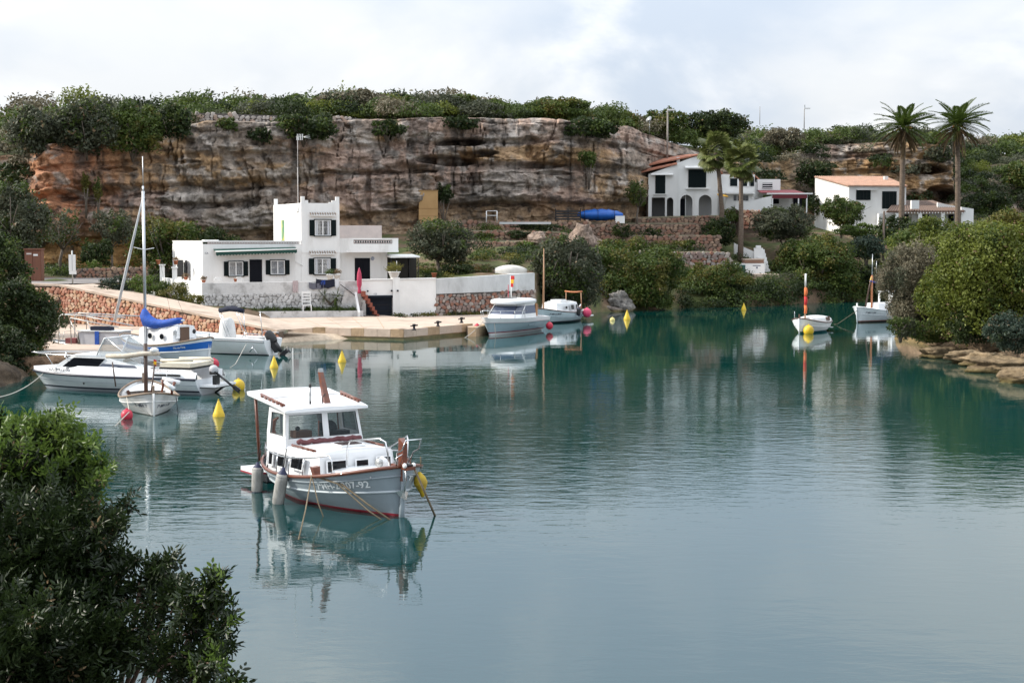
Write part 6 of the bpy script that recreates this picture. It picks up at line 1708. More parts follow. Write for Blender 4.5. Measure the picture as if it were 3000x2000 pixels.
# bathing platform
mb = MB(); mb.box((-3.35,-.05,.30),(.75,1.5,.10),GEL); mb.box((-3.35,-.05,.235),(.76,1.51,.04),RED_BOOT); mb.box((-3.1,0,.12),(.35,.9,.22),ANTIF_DK); mb.build("bathing_platform",main)
# low forward cabin
def cab(mb,x0,x1,w0,w1,z0,z1,tw,m,top=.06):
    """trunk cabin: half widths w0 (aft) and w1 (fore) at the bottom, tw times that at the top"""
    n = 7
    rows = []
    for x,w in ((x0,w0),(x0 + (x1 - x0) * .5,(w0 * .48 + w1 * .52) * 1.03),(x1,w1)):
        r = [(x,-w,z0),(x - (.06 if x == x1 else 0),-w * tw,z1 - .05)]
        r += [(x - (.10 if x == x1 else 0),w * tw * k * .96,z1 + top * (1 - k * k)) for k in (-1,-.6,-.2,.2,.6,1)]
        r += [(x - (.06 if x == x1 else 0),w * tw,z1 - .05),(x,w,z0)]
        rows.append(r)
    mb.loft(rows,m,False)
    k = len(rows[0]); mb.add(rows[-1],[tuple(range(k))],m); mb.add(rows[0],[tuple(range(k))[::-1]],m)
mb = MB(); cab(mb,-1.6,.98,1.10,1.0,.52,1.20,.93,GEL,.06); fc = mb.build("forward_cabin",main)
mb = MB(); cab(mb,.97,1.55,.80,.56,.58,.82,.9,GEL,.05); mb.build("foredeck_step",main)
for (x,w_,h_,sk) in ((-1.22,.25,.36,.0),(-.68,.40,.34,.1),(.12,.62,.32,.1)):
    frame_window(main,(x,-1.115 + .02 * (x + 1.2),.88 + (.03 if x > 0 else 0)),(1,.02,0),(0,.10,1),w_,h_,.03,GEL,CABGLASS,.03,sk)
for y,w_,h_ in ((-.55,.52,.30),(.10,.36,.19),(.66,.40,.30)):
    frame_window(main,(.995,y,.90 + (.03 if abs(y) < .3 else 0)),(0,1,0),(-.10,0,1),w_,h_,.03,GEL,CABGLASS,.03)
mb = MB(); mb.box((.42,.05,1.285),(.52,.62,.05),GEL); hatch = mb.build("hatch",main)
mb = MB(); mb.box((.42,.05,1.318),(.40,.50,.02),mat("smoked_hatch",(.05,.03,.03),.15)); mb.build("hatch_pane",hatch)
for y in (-.90,.90):
    mb = MB(); mb.tube([(-.55,y,1.24),(.60,y * .97,1.225)],.028,WOOD,6); [mb.box((-.5 + .26 * k,y * .99,1.22),(.06,.05,.06),WOOD) for k in range(5)]; mb.build("grab_rail",main)
mb = MB()
rr = np.random.RandomState(2); pts = [(-.42 + .02 * rr.normal(),-.80 + 1.62 * i / 24,1.30 + .012 * rr.normal()) for i in range(25)]
mb.tube(pts,[.055 + .014 * rr.rand() for _ in pts],mat("maroon_cover",(.15,.055,.06),.9,(.10,.035,.04),9,obj_coords=True),7); mb.build("rolled_cover",main)
# wheelhouse: posts, sills and headers round real openings
wh = MB(); zb,zt_ = 1.20,2.03
fx0,fx1 = -.66,-.80                                          # windscreen rakes aft
def P_(x,y,z): return Vector((x,y,z))
def slab(mb,ps,m): mb.hexa(ps,m)
def screen(y0,y1,z0,z1,mb,th=.05):
    def X(z): return fx0 + (fx1 - fx0) * (z - zb) / (zt_ - zb)
    def Y(y,z): return y * (1 - .09 * (z - zb) / (zt_ - zb))
    slab(mb,[P_(X(z0) - th,Y(y0,z0),z0),P_(X(z0),Y(y0,z0),z0),P_(X(z0),Y(y1,z0),z0),P_(X(z0) - th,Y(y1,z0),z0),
              P_(X(z1) - th,Y(y0,z1),z1),P_(X(z1),Y(y0,z1),z1),P_(X(z1),Y(y1,z1),z1),P_(X(z1) - th,Y(y1,z1),z1)],GEL)
screen(-1.02,1.02,zb - .05,1.36,wh); screen(-1.02,1.02,1.90,zt_,wh)
for a,b in ((-1.02,-.94),(-.02,.14),(.95,1.02)): screen(a,b,1.355,1.905,wh,.048)
def side(y,x0,x1,z0,z1,mb):
    def Y(z): return y * (1 - .09 * max(0,z - zb) / (zt_ - zb))
    def X(x,z): return x - (.14 * (z - zb) / (zt_ - zb) if x > -1 else 0)
    t = -.05 if y > 0 else .05
    slab(mb,[P_(X(x0,z0),Y(z0),z0),P_(X(x1,z0),Y(z0),z0),P_(X(x1,z0),Y(z0) + t,z0),P_(X(x0,z0),Y(z0) + t,z0),P_(X(x0,z1),Y(z1),z1),P_(X(x1,z1),Y(z1),z1),P_(X(x1,z1),Y(z1) + t,z1),P_(X(x0,z1),Y(z1) + t,z1)],GEL)
for y in (-1.02,1.02):
    side(y,-1.72,-.665,.5,1.42,wh); side(y,-1.72,-.665,1.92,zt_,wh)
    side(y,-1.72,-1.56,1.42,1.92,wh); side(y,-.80,-.665,1.42,1.92,wh)
wheel = wh.build("wheelhouse",main)
GASK = mat("black_gasket",(.015,.016,.018),.5)
def pane(pts,name="windscreen_pane"):
    mb = MB(); c = sum((Vector(p) for p in pts),Vector()) / 4
    mb.add(pts,[(0,1,2,3)],CLEARGLASS); o = mb.build(name,main)
    mb = MB(); mb.tube(pts,.018,GASK,5,closed=True); mb.build("gasket",o)
def fX(z): return fx0 + (fx1 - fx0) * (z - zb) / (zt_ - zb) - .02
for y0,y1 in ((-.94,-.02),(.14,.95)):
    s0,s1 = 1 - .09 * .16 / .83,1 - .09 * .70 / .83
    pane([P_(fX(1.36),y0 * s0,1.36),P_(fX(1.36),y1 * s0,1.36),P_(fX(1.90),y1 * s1,1.90),P_(fX(1.90),y0 * s1,1.90)])
for y in (-1.0,1.0): pane([P_(-1.56,y * .98,1.42),P_(-.83,y * .98,1.42),P_(-.92,y * .925,1.92),P_(-1.56,y * .925,1.92)],"side_pane")
mb = MB(); mb.box((-1.2,-.865,1.68),(.05,.03,.5),ALU); mb.build("window_bar",main)
mb = MB(); mb.box((-1.0,-.45,1.42),(.3,.42,.16),mat("brown_case",(.2,.09,.05),.7)); mb.box((-.95,.40,1.40),(.25,.7,.1),DARKVINYL); mb.tube([(-1.25,.2,1.35),(-1.25,.2,1.62)],.05,DARKVINYL,8); mb.ball((-1.25,.2,1.78),(.10,.12,.14),mat("grey_seat",(.35,.36,.37),.7),8,6); mb.ball((-.92,-.58,1.56),.06,DARKVINYL,8,6); mb.build("helm_console",main)
mb = MB(); mb.lathe([(.17,-.012),(.19,0),(.17,.012)],DARKVINYL,(-1.12,.38,1.5),14,Euler((0,R(70),0))); mb.build("steering_wheel",main)
# roof: slightly cambered slab, rising aft
rows = []; rows2 = []
for x,z in ((-2.85,2.30),(-2.6,2.29),(-1.75,2.20),(-1.0,2.12),(-.62,2.06),(-.52,2.045)):
    w = 1.08 if x > -1.8 else 1.09
    if x < -2.7: w = 1.0
    rows.append([(x,w * k,z + .035 * (1 - k * k)) for k in (-1,-.95,-.6,-.2,.2,.6,.95,1)]); rows2.append([(x,w * k,z - .06) for k in (-1,-.95,-.6,-.2,.2,.6,.95,1)])
mb = MB(); mb.loft(rows,GEL,False); mb.loft(rows2,GEL,False,flip=True)
for k in (0,-1): mb.loft([[r[k] for r in rows],[r[k] for r in rows2]],GEL,False)
mb.loft([rows[0],rows2[0]],GEL,False); mb.loft([rows[-1],rows2[-1]],GEL,False); roof = mb.build("roof",main)
mb = MB(); mb.box((-1.75,0,2.232),(.03,1.9,.012),mat("seam_grey",(.4,.4,.41),.6)); mb.build("seam",roof)
for y,x0,x1 in ((-.99,-2.05,-.75),(.99,-1.75,-.75)):
    z0,z1 = 2.2 + (x0 + 1.75) * -.09 + .06,2.09 + .06
    mb = MB(); mb.tube([(x0,y,z0 + .02),(x1,y,z1)],.03,WOOD,6)
    for k in range(6): mb.box((x0 + (x1 - x0) * (k + .3) / 6,y,z0 + (z1 - z0) * (k + .3) / 6 - .03),(.09,.05,.07),WOOD)
    mb.build("roof_rail",roof)
for y in (-.86,.86):
    mb = MB(); mb.tube([(-2.55,y * .95,.62),(-2.66,y,2.24)],.04,WOOD,6); mb.build("roof_post",main)
    mb = MB(); mb.tube([(-1.75,y * 1.06,.5),(-1.72,y * 1.06,1.3),(-1.74,y,2.1)],.022,WOOD,5); mb.build("door_post",main)
mb = MB(); mb.hexa([(-.93,.09,2.08),(-.79,.09,2.08),(-.79,.24,2.08),(-.93,.24,2.08),(-1.22,.11,2.84),(-1.13,.11,2.84),(-1.13,.21,2.84),(-1.22,.21,2.84)],WOOD); mast = mb.build("mast_stub",main)
mb = MB(); mb.box((-1.175,.16,2.88),(.085,.095,.09),ALU); mb.build("cap",mast)
mb = MB(); mb.tube([(-1.05,-.62,2.1),(-1.05,-.62,2.16)],.03,FRAMEW,6); mb.tube([(-1.05,-.62,2.15),(-1.05,-.62,3.45)],.007,FRAMEW,4); mb.build("whip_aerial",main)
mb = MB(); mb.tube([(-.85,-.28,2.1),(-.85,-.28,2.2)],.022,DARKVINYL,6); mb.tube([(-.85,-.28,2.2),(-.85,-.28,2.52)],.028,GALV,6); mb.tube([(-.85,-.28,2.52),(-.85,-.28,2.6)],.032,DARKVINYL,6); mb.build("radio_aerial",main)
mb = MB(); mb.tube([(-.82,.02,2.08),(-.82,.02,2.25),(-.84,.08,2.33),(-.88,.14,2.34)],.012,DARKVINYL,5); mb.build("cable",main)
# stainless rails
def rail_run(pts,name,r=.018,stanch=None,foot=None):
    mb = MB(); mb.tube(pts,r,STEEL,7); o = mb.build(name,main)
    for a,b in (stanch or []): mb = MB(); mb.tube([a,b],r * .85,STEEL,6); mb.build("stanchion",o)
rp_ = []
for u in np.linspace(.12,.70,16):
    p = H1.at(u,H1.sheer(u),-1); rp_.append(Vector((p.x,p.y + .06,H1.sheer(u) + .40 + .06 * max(0,(u - .4)))))
e_ = H1.at(.78,H1.sheer(.78),-1)
rp_ += [Vector((e_.x - .12,e_.y + .09,e_.z + .42)),Vector((e_.x - .02,e_.y + .1,e_.z + .30)),Vector((e_.x,e_.y + .1,e_.z))]
stn = []
for u in (.12,.26,.38,.50,.62):
    p = H1.at(u,H1.sheer(u),-1); stn.append(((p.x - .06,p.y + .05,p.z),(p.x,p.y + .06,p.z + .40 + .06 * max(0,(u - .4)))))
rail_run(rp_,"side_rail",.018,stn)
pp = []
for u in np.linspace(.12,.66,12):
    p = H1.at(u,H1.sheer(u),1); pp.append(Vector((p.x,p.y - .06,p.z + .40)))
rail_run(pp,"side_rail",.018,[((H1.at(u,H1.sheer(u),1) + Vector((0,-.05,0))),(H1.at(u,H1.sheer(u),1) + Vector((0,-.06,.40)))) for u in (.14,.3,.48,.64)])
a = H1.at(.80,H1.sheer(.80),-1); b = H1.at(.965,H1.sheer(.965),-1)
rail_run([(1.25,-.42,.95),(1.32,-.44,1.35),(1.45,-.44,1.52),(2.55,-.30,1.68),(2.75,-.26,1.62),(2.80,-.24,1.4),(2.82,-.20,1.02)],"bow_rail",.02)
rail_run([(1.0,.80,1.22),(1.5,.78,1.42),(2.5,.42,1.68),(2.75,.30,1.62),(2.82,.22,1.02)],"bow_rail",.02)
rail_run([(2.95,-.10,1.12),(3.08,-.16,1.42),(3.30,-.16,1.50),(3.42,-.14,1.72),(3.42,.24,1.72),(3.30,.26,1.50),(3.10,.24,1.42),(2.97,.16,1.12)],"pulpit",.018,[((3.1,-.02,1.15),(3.12,-.02,1.42))])
mb = MB(); mb.tube([(3.05,-.16,1.12),(3.08,-.2,1.3),(3.12,-.02,1.40),(3.08,.15,1.3),(3.05,.12,1.12)],.014,STEEL,6); mb.build("bow_hoop",main)
mb = MB(); mb.box((3.02,.02,1.10),(.72,.20,.07),WOOD); mb.box((2.95,.02,1.16),(.5,.12,.07),STEEL); bs = mb.build("bow_roller",main)
mb = MB()
for y in (-.10,.12): mb.lathe([(.045,-.03),(.06,0),(.045,.03)],FRAMEW,(3.3,y,1.16),10,Euler((R(90),0,0)))
mb.tube([(3.3,-.1,1.16),(3.3,.12,1.16)],.03,DARKVINYL,7); mb.build("roller",bs)
mb = MB(); mb.lathe([(.12,0),(.14,.1),(.10,.2),(.0,.26)],GEL,(2.35,-.12,1.0),12); mb.lathe([(.09,-.05),(.11,0),(.09,.05)],GALV,(2.42,-.24,1.13),10,Euler((R(90),0,0))); mb.box((2.35,-.05,.98),(.36,.34,.05),GEL); mb.build("windlass",main)
mb = MB(); mb.tube([(3.22,-.02,1.1),(3.16,-.03,.55)],.016,STEEL,6); mb.add([(3.17,-.04,.62),(2.96,-.14,.56),(3.05,-.06,.44),(3.22,-.02,.40),(3.10,.10,.54)],[(0,1,2),(0,2,3),(0,3,4),(1,4,3,2)],STEEL); mb.build("anchor",main)
# samson posts
for side_,u in ((-1,.70),(1,.70)):
    p = H1.at(u,H1.sheer(u),side_); mb = MB(); mb.hexa([(p.x - .06,p.y - side_ * .14,p.z - .06),(p.x + .06,p.y - side_ * .14,p.z - .06),(p.x + .06,p.y - side_ * .02,p.z - .06),(p.x - .06,p.y - side_ * .02,p.z - .06),(p.x - .13,p.y - side_ * .15,p.z + .22),(p.x + .02,p.y - side_ * .15,p.z + .22),(p.x + .02,p.y + side_ * .03,p.z + .20),(p.x - .13,p.y + side_ * .03,p.z + .20)],WOOD); mb.build("mooring_post",main)
hull_text("7ªMH-2-207-92",H1,.70,.46,.215,LETTER,main,-1,.13)
hull_text("7ª",H1,.99,.78,.15,LETTER,main,1,.0)
mb = MB(); q_ = H1.at(.245,.32,-1); mb.lathe([(.05,0),(.05,.03),(0,.03)],ALU,(q_.x,q_.y,q_.z),8,Euler((R(90),0,0))); q_ = H1.at(.935,.86,-1); mb.lathe([(.025,0),(.03,.03),(0,.03)],ALU,(q_.x,q_.y,q_.z),8,Euler((R(90),0,0))); mb.build("through_hull",main)
mb = MB(); mb.tube([(-1.02,-.89,1.2),(-1.02,-.90,1.24)],.03,DARKVINYL,6); mb.build("nav_light",main)
# fenders, ropes and buoy of the cabin llaut
p = H1.at(.20,.62,-1); fender("grimy white fender hanging at the stern of the grey-hulled boat, left of two",mw(p.x,p.y - .18,.30),.135,.68,(R(-2),R(2)),up=.45)
p = H1.at(.50,.5,-1); fender("grimy white fender hanging amidships on the grey-hulled boat, right of two",mw(p.x,p.y - .20,.34),.14,.84,(R(3),R(10)),up=.42)
sp_ = H1.at(.70,H1.sheer(.70),-1); sp = mw(sp_.x,sp_.y - .05,sp_.z + .02)
rope("long rope from the mooring post down into the water left of the grey-hulled boat's bow",[sp,sp.lerp(G(875,1590,-.02),.5) - Vector((0,0,.06)),G(872,1592,-.05)],.016,ROPE)
rope("short slack rope from the mooring post into the shadow of the grey-hulled boat",[sp,sp.lerp(G(950,1520,0),.55) - Vector((0,0,.10)),G(950,1520,-.05)],.014,ROPE)
rope("thick doubled rope from the mooring post past the stem of the grey-hulled boat",[sp,mw(1.9,-.98,.72),mw(2.6,-.62,.28),mw(3.25,-.30,-.08)],.022,ROPE)
rope("second strand of the doubled rope past the stem of the grey-hulled boat",[sp + Vector((.03,0,0)),mw(1.95,-1.02,.68),mw(2.7,-.66,.16),mw(3.15,-.42,-.1)],.017,ROPE)
br = mw(3.34,.10,1.12)
rope("heavy bow rope dropping from the roller into the water right of the stem",[br,br.lerp(G(1279,1521,0),.5),G(1279,1521,-.1)],.026,ROPE)
rope("thin stern line of the grey-hulled boat trailing to the left over the water",[mw(-3.0,-.1,.85),G(640,1352,.12),G(552,1345,-.04)],.012,ROPEB)
p = mw(2.75,.62,.62)
bb = thing("hanging_buoy","grimy yellow pick-up buoy hanging at the bow of the grey-hulled boat","buoy",p)
mb = MB(); mb.lathe([(.0,-.30),(.04,-.28),(.06,-.18),(.145,.0),(.155,.05),(.125,.16),(.04,.28),(.0,.30)],YELLOWD,n=14,rot=Euler((R(8),R(-8),0))); mb.build("float",bb)
mb = MB(); mb.tube([(0,0,.34),(.0,-.05,.62)],.014,ROPE,5); mb.build("lanyard",bb)
# ------------------------------------------------------------------ white speedboat on the left
SD = 60.5; sb_bow,sb_st = Vector((Xat(118,61.8),61.8)),Vector((Xat(612,59.6),59.6))
SH = (sb_bow - sb_st).normalized(); SL = (sb_bow - sb_st).length; SCn = (sb_bow + sb_st) / 2
HS = Hull(SL,2.5,.72,.64,.62,.45,False,.10,1.7,.92,flare=.3,sheer_low=.3)
spd = boat("speedboat","white cabin speedboat with dark windows and a navy stripe, moored side-on at the left",SCn.x,SCn.y,SH,cat="motorboat")
HS.skin(mat("grey_bottom",(.40,.43,.47),.5),NAVY,HULLWHITE,(.10,.17)).build("hull",spd)
HS.rail(.045,NAVY,1.0,.02).build("rub_rail",spd)
HS.rail(.010,mat("hull_crease",(.3,.33,.37),.5),.55,.004).build("hull_crease",spd)
# upper moulding tapering to the bow
rows = []
for i in range(25):
    u = i / 24; h = HS.half(u) * 1.0; z0 = HS.sheer(u); z1 = z0 + .36 * min(1,(1 - u) / .35 + .25) ** .8 - (.10 * (1 - min(1,u / .1)))
    x = HS.at(u,z0).x
    rows.append([(x,-h * k,z) for k,z in ((1,z0),(.97,z0 + (z1 - z0) * .6),(.90,z1),(.55,z1 + .03),(0,z1 + .05),(-.55,z1 + .03),(-.90,z1),(-.97,z0 + (z1 - z0) * .6),(-1,z0))])
def inner(i): return True
mb = MB(); k0 = 11
mb.loft(rows[k0:],GEL); mb.loft([r[:3] for r in rows[:k0 + 1]],GEL); mb.loft([r[-3:] for r in rows[:k0 + 1]],GEL)
rows_in = [[(x,-y_ * .98,z) for (x,y_,z) in (r[2],(r[2][0],r[2][1],.35))] for r in rows[:k0 + 1]]
mb.loft([[(r[2][0],r[2][1] * s_,r[2][2] - 0) ,(r[2][0],r[2][1] * s_ * .97,.35)] for r in rows[:k0 + 1] for s_ in (1,)],GEL); mb.loft([[(r[-3][0],r[-3][1],r[-3][2]),(r[-3][0],r[-3][1] * .97,.35)] for r in rows[:k0 + 1]],GEL)
mb.loft([[(r[2][0],r[2][1] * .97,.35),(r[2][0],-r[2][1] * .97,.35)] for r in rows[:k0 + 1]],TEAK); mb.build("deck_moulding",spd)
def sxp(px): return SL / 2 - (px - 118) / (612 - 118) * SL
# cabin top with raked windscreen
cw = .98;
def side_pts(y):
    return None
zc0,zc1 = .98,1.46
mb = MB()
prof = [(sxp(188),zc0 - .06),(sxp(243),zc1 - .03),(sxp(262),zc1),(sxp(330),zc1 + .02),(sxp(352),zc1 - .06),(sxp(420),1.16),(sxp(470),1.0)]
rows = []
for x,z in prof:
    w = cw * (1 if x < 1.6 else .9); rows.append([(x,-w,zc0 - .08),(x,-w * .95,max(z - .02,zc0 - .05)),(x,-w * .55,z + .03),(x,w * .55,z + .03),(x,w * .95,max(z - .02,zc0 - .05)),(x,w,zc0 - .08)])
mb.loft(rows[:5],GEL,False); mb.loft([r[:3] for r in rows[4:]],GEL,False); mb.loft([r[-3:] for r in rows[4:]],GEL,False); mb.build("cabin",spd)
for s in (-1,1):
    y = s * (cw + .0); mb = MB()
    P4 = [(sxp(222),y * 1.0,zc0 + .0),(sxp(325),y * 1.0,zc0 + .0),(sxp(347),y * .965,zc1 - .13),(sxp(256),y * .965,zc1 - .11)]
    mb.hexa([(a,b - s * .02,c) for a,b,c in P4] + [(a,b + s * .025,c) for a,b,c in P4],CABGLASS); mb.build("side_window",spd)
    mb = MB(); P4 = [(sxp(328),y,zc0 + .02),(sxp(440),y,zc0 + .02),(sxp(432),y * .99,zc0 + .11),(sxp(340),y * .985,zc0 + .16)]
    mb.hexa([(a,b - s * .02,c) for a,b,c in P4] + [(a,b + s * .02,c) for a,b,c in P4],mat("tinted_strip",(.10,.115,.15),.3)); mb.build("stripe_panel",spd)
mb = MB(); mb.hexa([(sxp(194),-.78,zc0 - .02),(sxp(238),-.72,zc1 - .08),(sxp(238),.72,zc1 - .08),(sxp(194),.78,zc0 - .02),(sxp(194) + .03,-.78,zc0),(sxp(238) + .03,-.72,zc1 - .06),(sxp(238) + .03,.72,zc1 - .06),(sxp(194) + .03,.78,zc0)],CABGLASS); mb.build("windscreen",spd)
# folding cockpit canopy with clear sides
CLEARPVC = glass_mat("clear_canopy",(.30,.30,.29),.55)
mb = MB(); fr = [(sxp(322),zc1),(sxp(345),2.12),(sxp(352),2.14),(sxp(415),1.62)]
for s in (-1,1): mb.tube([(x,s * .92,z) for x,z in fr[:3]],.035,GEL,6); mb.tube([(fr[2][0],s * .92,fr[2][1]),(fr[3][0],s * .94,fr[3][1] - .2),(sxp(450),s * .96,1.15)],.018,STEEL,6)
mb.tube([(fr[1][0],-.92,2.12),(fr[1][0],.92,2.12)],.03,GEL,6); can = mb.build("canopy_frame",spd)
mb = MB()
for s in (-1,1): mb.add([(sxp(326),s * .92,zc1),(fr[1][0],s * .92,2.1),(sxp(448),s * .96,1.2),(sxp(430),s * .95,1.12)],[(0,1,2,3)],CLEARPVC)
mb.add([(fr[1][0],-.92,2.11),(fr[1][0],.92,2.11),(sxp(448),.96,1.2),(sxp(448),-.96,1.2)],[(0,1,2,3)],CLEARPVC); mb.build("clear_sheet",can)
mb = MB(); mb.box((sxp(385),0,.62),(.9,1.7,.5),mat("cream_seat",(.52,.47,.40),.7)); mb.box((sxp(400),.3,1.0),(.14,1.1,.6),mat("cream_seat",(.52,.47,.40),.7)); mb.build("seat",spd)
# stern bench
CREAM = mat("cream_vinyl",(.62,.57,.46),.6,(.52,.47,.38),2,obj_coords=True)
mb = MB(); mb.box((sxp(545),-.05,1.13),(1.3,1.9,.16),CREAM); mb.box((sxp(545),-.05,1.02),(1.34,1.94,.08),DARKVINYL); mb.build("sun_pad",spd)
mb = MB(); mb.tube([(sxp(500),-.7,1.28),(sxp(590),-.7,1.32),(sxp(598),-.7,1.22)],.05,CREAM,7); mb.tube([(sxp(500),.75,1.30),(sxp(590),.75,1.34)],.06,CREAM,7); mb.build("bolster",spd)
# bow rail
rr_ = []
for u in (.52,.7,.85,.95,1.02): p = HS.at(min(u,1),HS.sheer(min(u,1)),-1); rr_.append(Vector((p.x + (.1 if u > 1 else 0),p.y * .92,1.44 + .0)))
mb = MB(); mb.tube(rr_ + [Vector((q_.x,-q_.y,q_.z)) for q_ in rr_[::-1]],.02,STEEL,6); br_ = mb.build("bow_rail",spd)
for u in (.76,.88):
    for s in (-1,1): p = HS.at(u,HS.sheer(u),s); mb = MB(); mb.tube([(p.x - .25,p.y * .9,1.0),(p.x + .05,p.y * .92,1.44)],.016,STEEL,5); mb.build("stanchion",br_)
# stern platform and tilted auxiliary outboard
mb = MB(); mb.box((-SL / 2 - .32,.0,.36),(.72,1.7,.08),GEL); mb.box((-SL / 2 - .3,.0,.30),(.7,1.68,.05),DARKVINYL); mb.tube([(-SL / 2,-.4,.0),(-SL / 2 - .45,-.4,.28)],.04,DARKVINYL,6); mb.build("swim_platform",spd)
ob = thing("outboard_motor","small outboard motor tilted up on the stern of the white speedboat","outboard motor",(0,0,0))
def sw_(x,y,z):
    q = SCn + SH * x + Vector((-SH.y,SH.x)) * y; return Vector((q.x,q.y,z))
o0 = sw_(-SL / 2 - .35,.35,.9); ob.location = o0; ob.rotation_euler = (0,0,math.atan2(SH.y,SH.x))
mb = MB(); mb.ball((0,0,.08),(.2,.14,.17),mat("grey_cowling",(.42,.42,.44),.35),10,8); mb.box((0,0,-.06),(.26,.2,.12),DARKVINYL); mb.build("cowling",ob)
mb = MB(); mb.tube([(-.1,0,-.05),(-.9,0,-.62)],.045,DARKVINYL,7); mb.box((-.98,0,-.66),(.28,.07,.16),DARKVINYL,rot=Euler((0,R(-35),0))); mb.box((-.1,0,-.35),(.16,.3,.4),DARKVINYL); mb.build("shaft",ob)
mb = MB()
for k in range(3): mb.box((-1.06,.07 * math.cos(k * 2.1),-.72 + .07 * math.sin(k * 2.1)),(.03,.12,.07),DARKVINYL,rot=Euler((k * 2.1,0,.4)))
mb.build("propeller",ob)
for x0,x1 in ((497,531),(534,570)):
    u = 1 - ((x0 + x1) / 2 - 118) / (612 - 118); p = HS.half(u); mb = MB(); xx = (sxp(x0) + sxp(x1)) / 2
    mb.box((xx,p * 1.0 - .005,.78),(abs(sxp(x0) - sxp(x1)),.04,.07),DARKVINYL); mb.build("air_vent",spd)
text("registration","7ªBA-2-412-95",.20,LETTERD,spd,(sxp(208),HS.half(.78) * .985 + .02,.80),(R(90),0,R(180) - .12))
text("model_letters","CLIPPER CLASSIC",.13,mat("brown_letters",(.2,.1,.07),.6),spd,(sxp(522),HS.half(.2) * .985 + .012,.90),(R(90),0,R(180)))
mb = MB(); mb.lathe([(.035,0),(.035,.03),(0,.03)],DARKVINYL,(sxp(285),HS.at(.63,.34,1).y,.34),8,Euler((R(-90),0,0))); mb.build("through_hull",spd)
rope("pale bow line of the speedboat leading to the left bank",[sw_(SL / 2 - .3,0,.8),G(-20,1165,.3)],.018,ROPEW,.25)
# ------------------------------------------------------------------ blue and white sailing boat behind it
bst = Vector((Xat(611,73.5),73.5)); BH = Vector((-.80,.60)); BC = bst + BH * 3.1
HB_ = Hull(6.2,2.3,1.25,.85,1.30,.5,True,.05,2.1,flare=.1,sheer_low=.55)
sb = boat("sailing_boat","white sailing boat with blue side stripe, brown cabin door and blue-covered boom",BC.x,BC.y,BH,cat="sailboat")
HB_.skin(ANTIF_DK,ANTIF_DK,HULLWHITE,(.06,.16),bands={7: HULLWHITE,8: BLUEST,9: BLUEST,10: GEL}).build("hull",sb)
HB_.rail(.04,WOODGREY,1.0,.02).build("gunwale",sb); HB_.rail(.018,GEL,.53,.01).build("strake",sb)
HB_.deck(GEL,.02,.98,.12,.05).build("deck",sb)
mb = MB(); mb.box((-3.06,0,.75),(.12,.1,1.5),GEL_OLD); mb.build("stern_post",sb)
mb = MB(); cab(mb,-1.35,1.5,.78,.5,.75,1.62,.92,GEL,.08); cb_ = mb.build("cabin",sb)
mb = MB(); cab(mb,-1.45,-.5,.60,.55,1.2,1.78,.9,GEL,.06); mb.build("cabin_top",sb)
mb = MB(); mb.box((-1.475,.1,1.28),(.05,.55,.92),mat("brown_hatch",(.085,.045,.025),.6)); mb.build("door",sb)
for x in (-.6,.35): mb = MB(); mb.lathe([(.14,0),(.14,.04),(.10,.05),(0,.03)],CABGLASS,(x,.80 - (x + 1) * .07,1.28),12,Euler((R(-90),0,0))); mb.build("porthole",sb)
mb = MB(); mb.lathe([(.12,0),(.12,.03),(0,.03)],DARKVINYL,(-1.42,-.52,1.5),10,Euler((0,R(-90),0))); mb.box((-1.42,.62,1.48),(.04,.22,.18),ALU); mb.build("instrument",sb)
ml = Vector((Xat(424,75.4),75.4)); mloc = ml - BC; mx_ = mloc.dot(BH); my_ = mloc.dot(Vector((-BH.y,BH.x)))
zT_ = W(424,560,75.4).z; zTT = W(420,458,75.4).z
mb = MB(); mb.tube([(mx_,my_,.8),(mx_,my_,zT_)],.075,ALU,8); ms = mb.build("mast",sb)
mb = MB(); mb.tube([(mx_,my_,zT_),(mx_,my_ ,zTT)],.018,ALU,5); mb.tube([(mx_,my_,zT_ - .1),(mx_ ,my_ ,zT_ + .25)],.05,ALU,6); mb.build("masthead",ms)
sz = W(424,728,75.4).z
mb = MB(); mb.tube([(mx_ ,my_ - .62,sz + .02),(mx_,my_,sz - .06),(mx_,my_ + .62,sz + .06)],.02,FRAMEW,5); mb.build("spreader",ms)
def sbl(px,py,d):
    p = W(px,py,d); q = Vector((p.x,p.y)) - BC; return Vector((q.dot(BH),q.dot(Vector((-BH.y,BH.x))),p.z))
mb = MB(); mb.tube([sbl(419,575,75.6),sbl(393,690,76.2),sbl(372,780,76.6),sbl(336,940,77.4)],[.03,.06,.07,.075],mat("furled_sail",(.55,.56,.57),.8,(.42,.43,.45),4,obj_coords=True,stretch=(1,1,.3)),8); mb.build("furled_jib",sb)
mb = MB(); b0,b1 = sbl(420,952,75.3),sbl(540,938,74.0); mb.tube([b0,b1],.05,ALU,7); bm_ = mb.build("boom",sb)
mb = MB(); P0 = sbl(423,905,75.3)
mb.tube([P0,sbl(424,922,75.3),sbl(432,940,75.2),sbl(452,948,75.0),sbl(480,948,74.7),sbl(508,942,74.3),sbl(532,938,74.1)],[.10,.26,.33,.26,.19,.17,.13],BLUECOVER,10); mb.build("sail_cover",bm_)
mb = MB(); mb.tube([sbl(423,580,75.4),sbl(500,800,74.4)],.008,IRON,4); mb.tube([sbl(424,640,75.4),sbl(550,950,73.9)],.008,IRON,4); mb.tube([sbl(424,570,75.4),sbl(462,728,75.0),sbl(506,950,74.6)],.008,IRON,4); mb.build("stay",ms)
hull_text("Na na Fina",HB_,.24,.72,.14,FRAMEW,sb,1,.12,"name_letters")
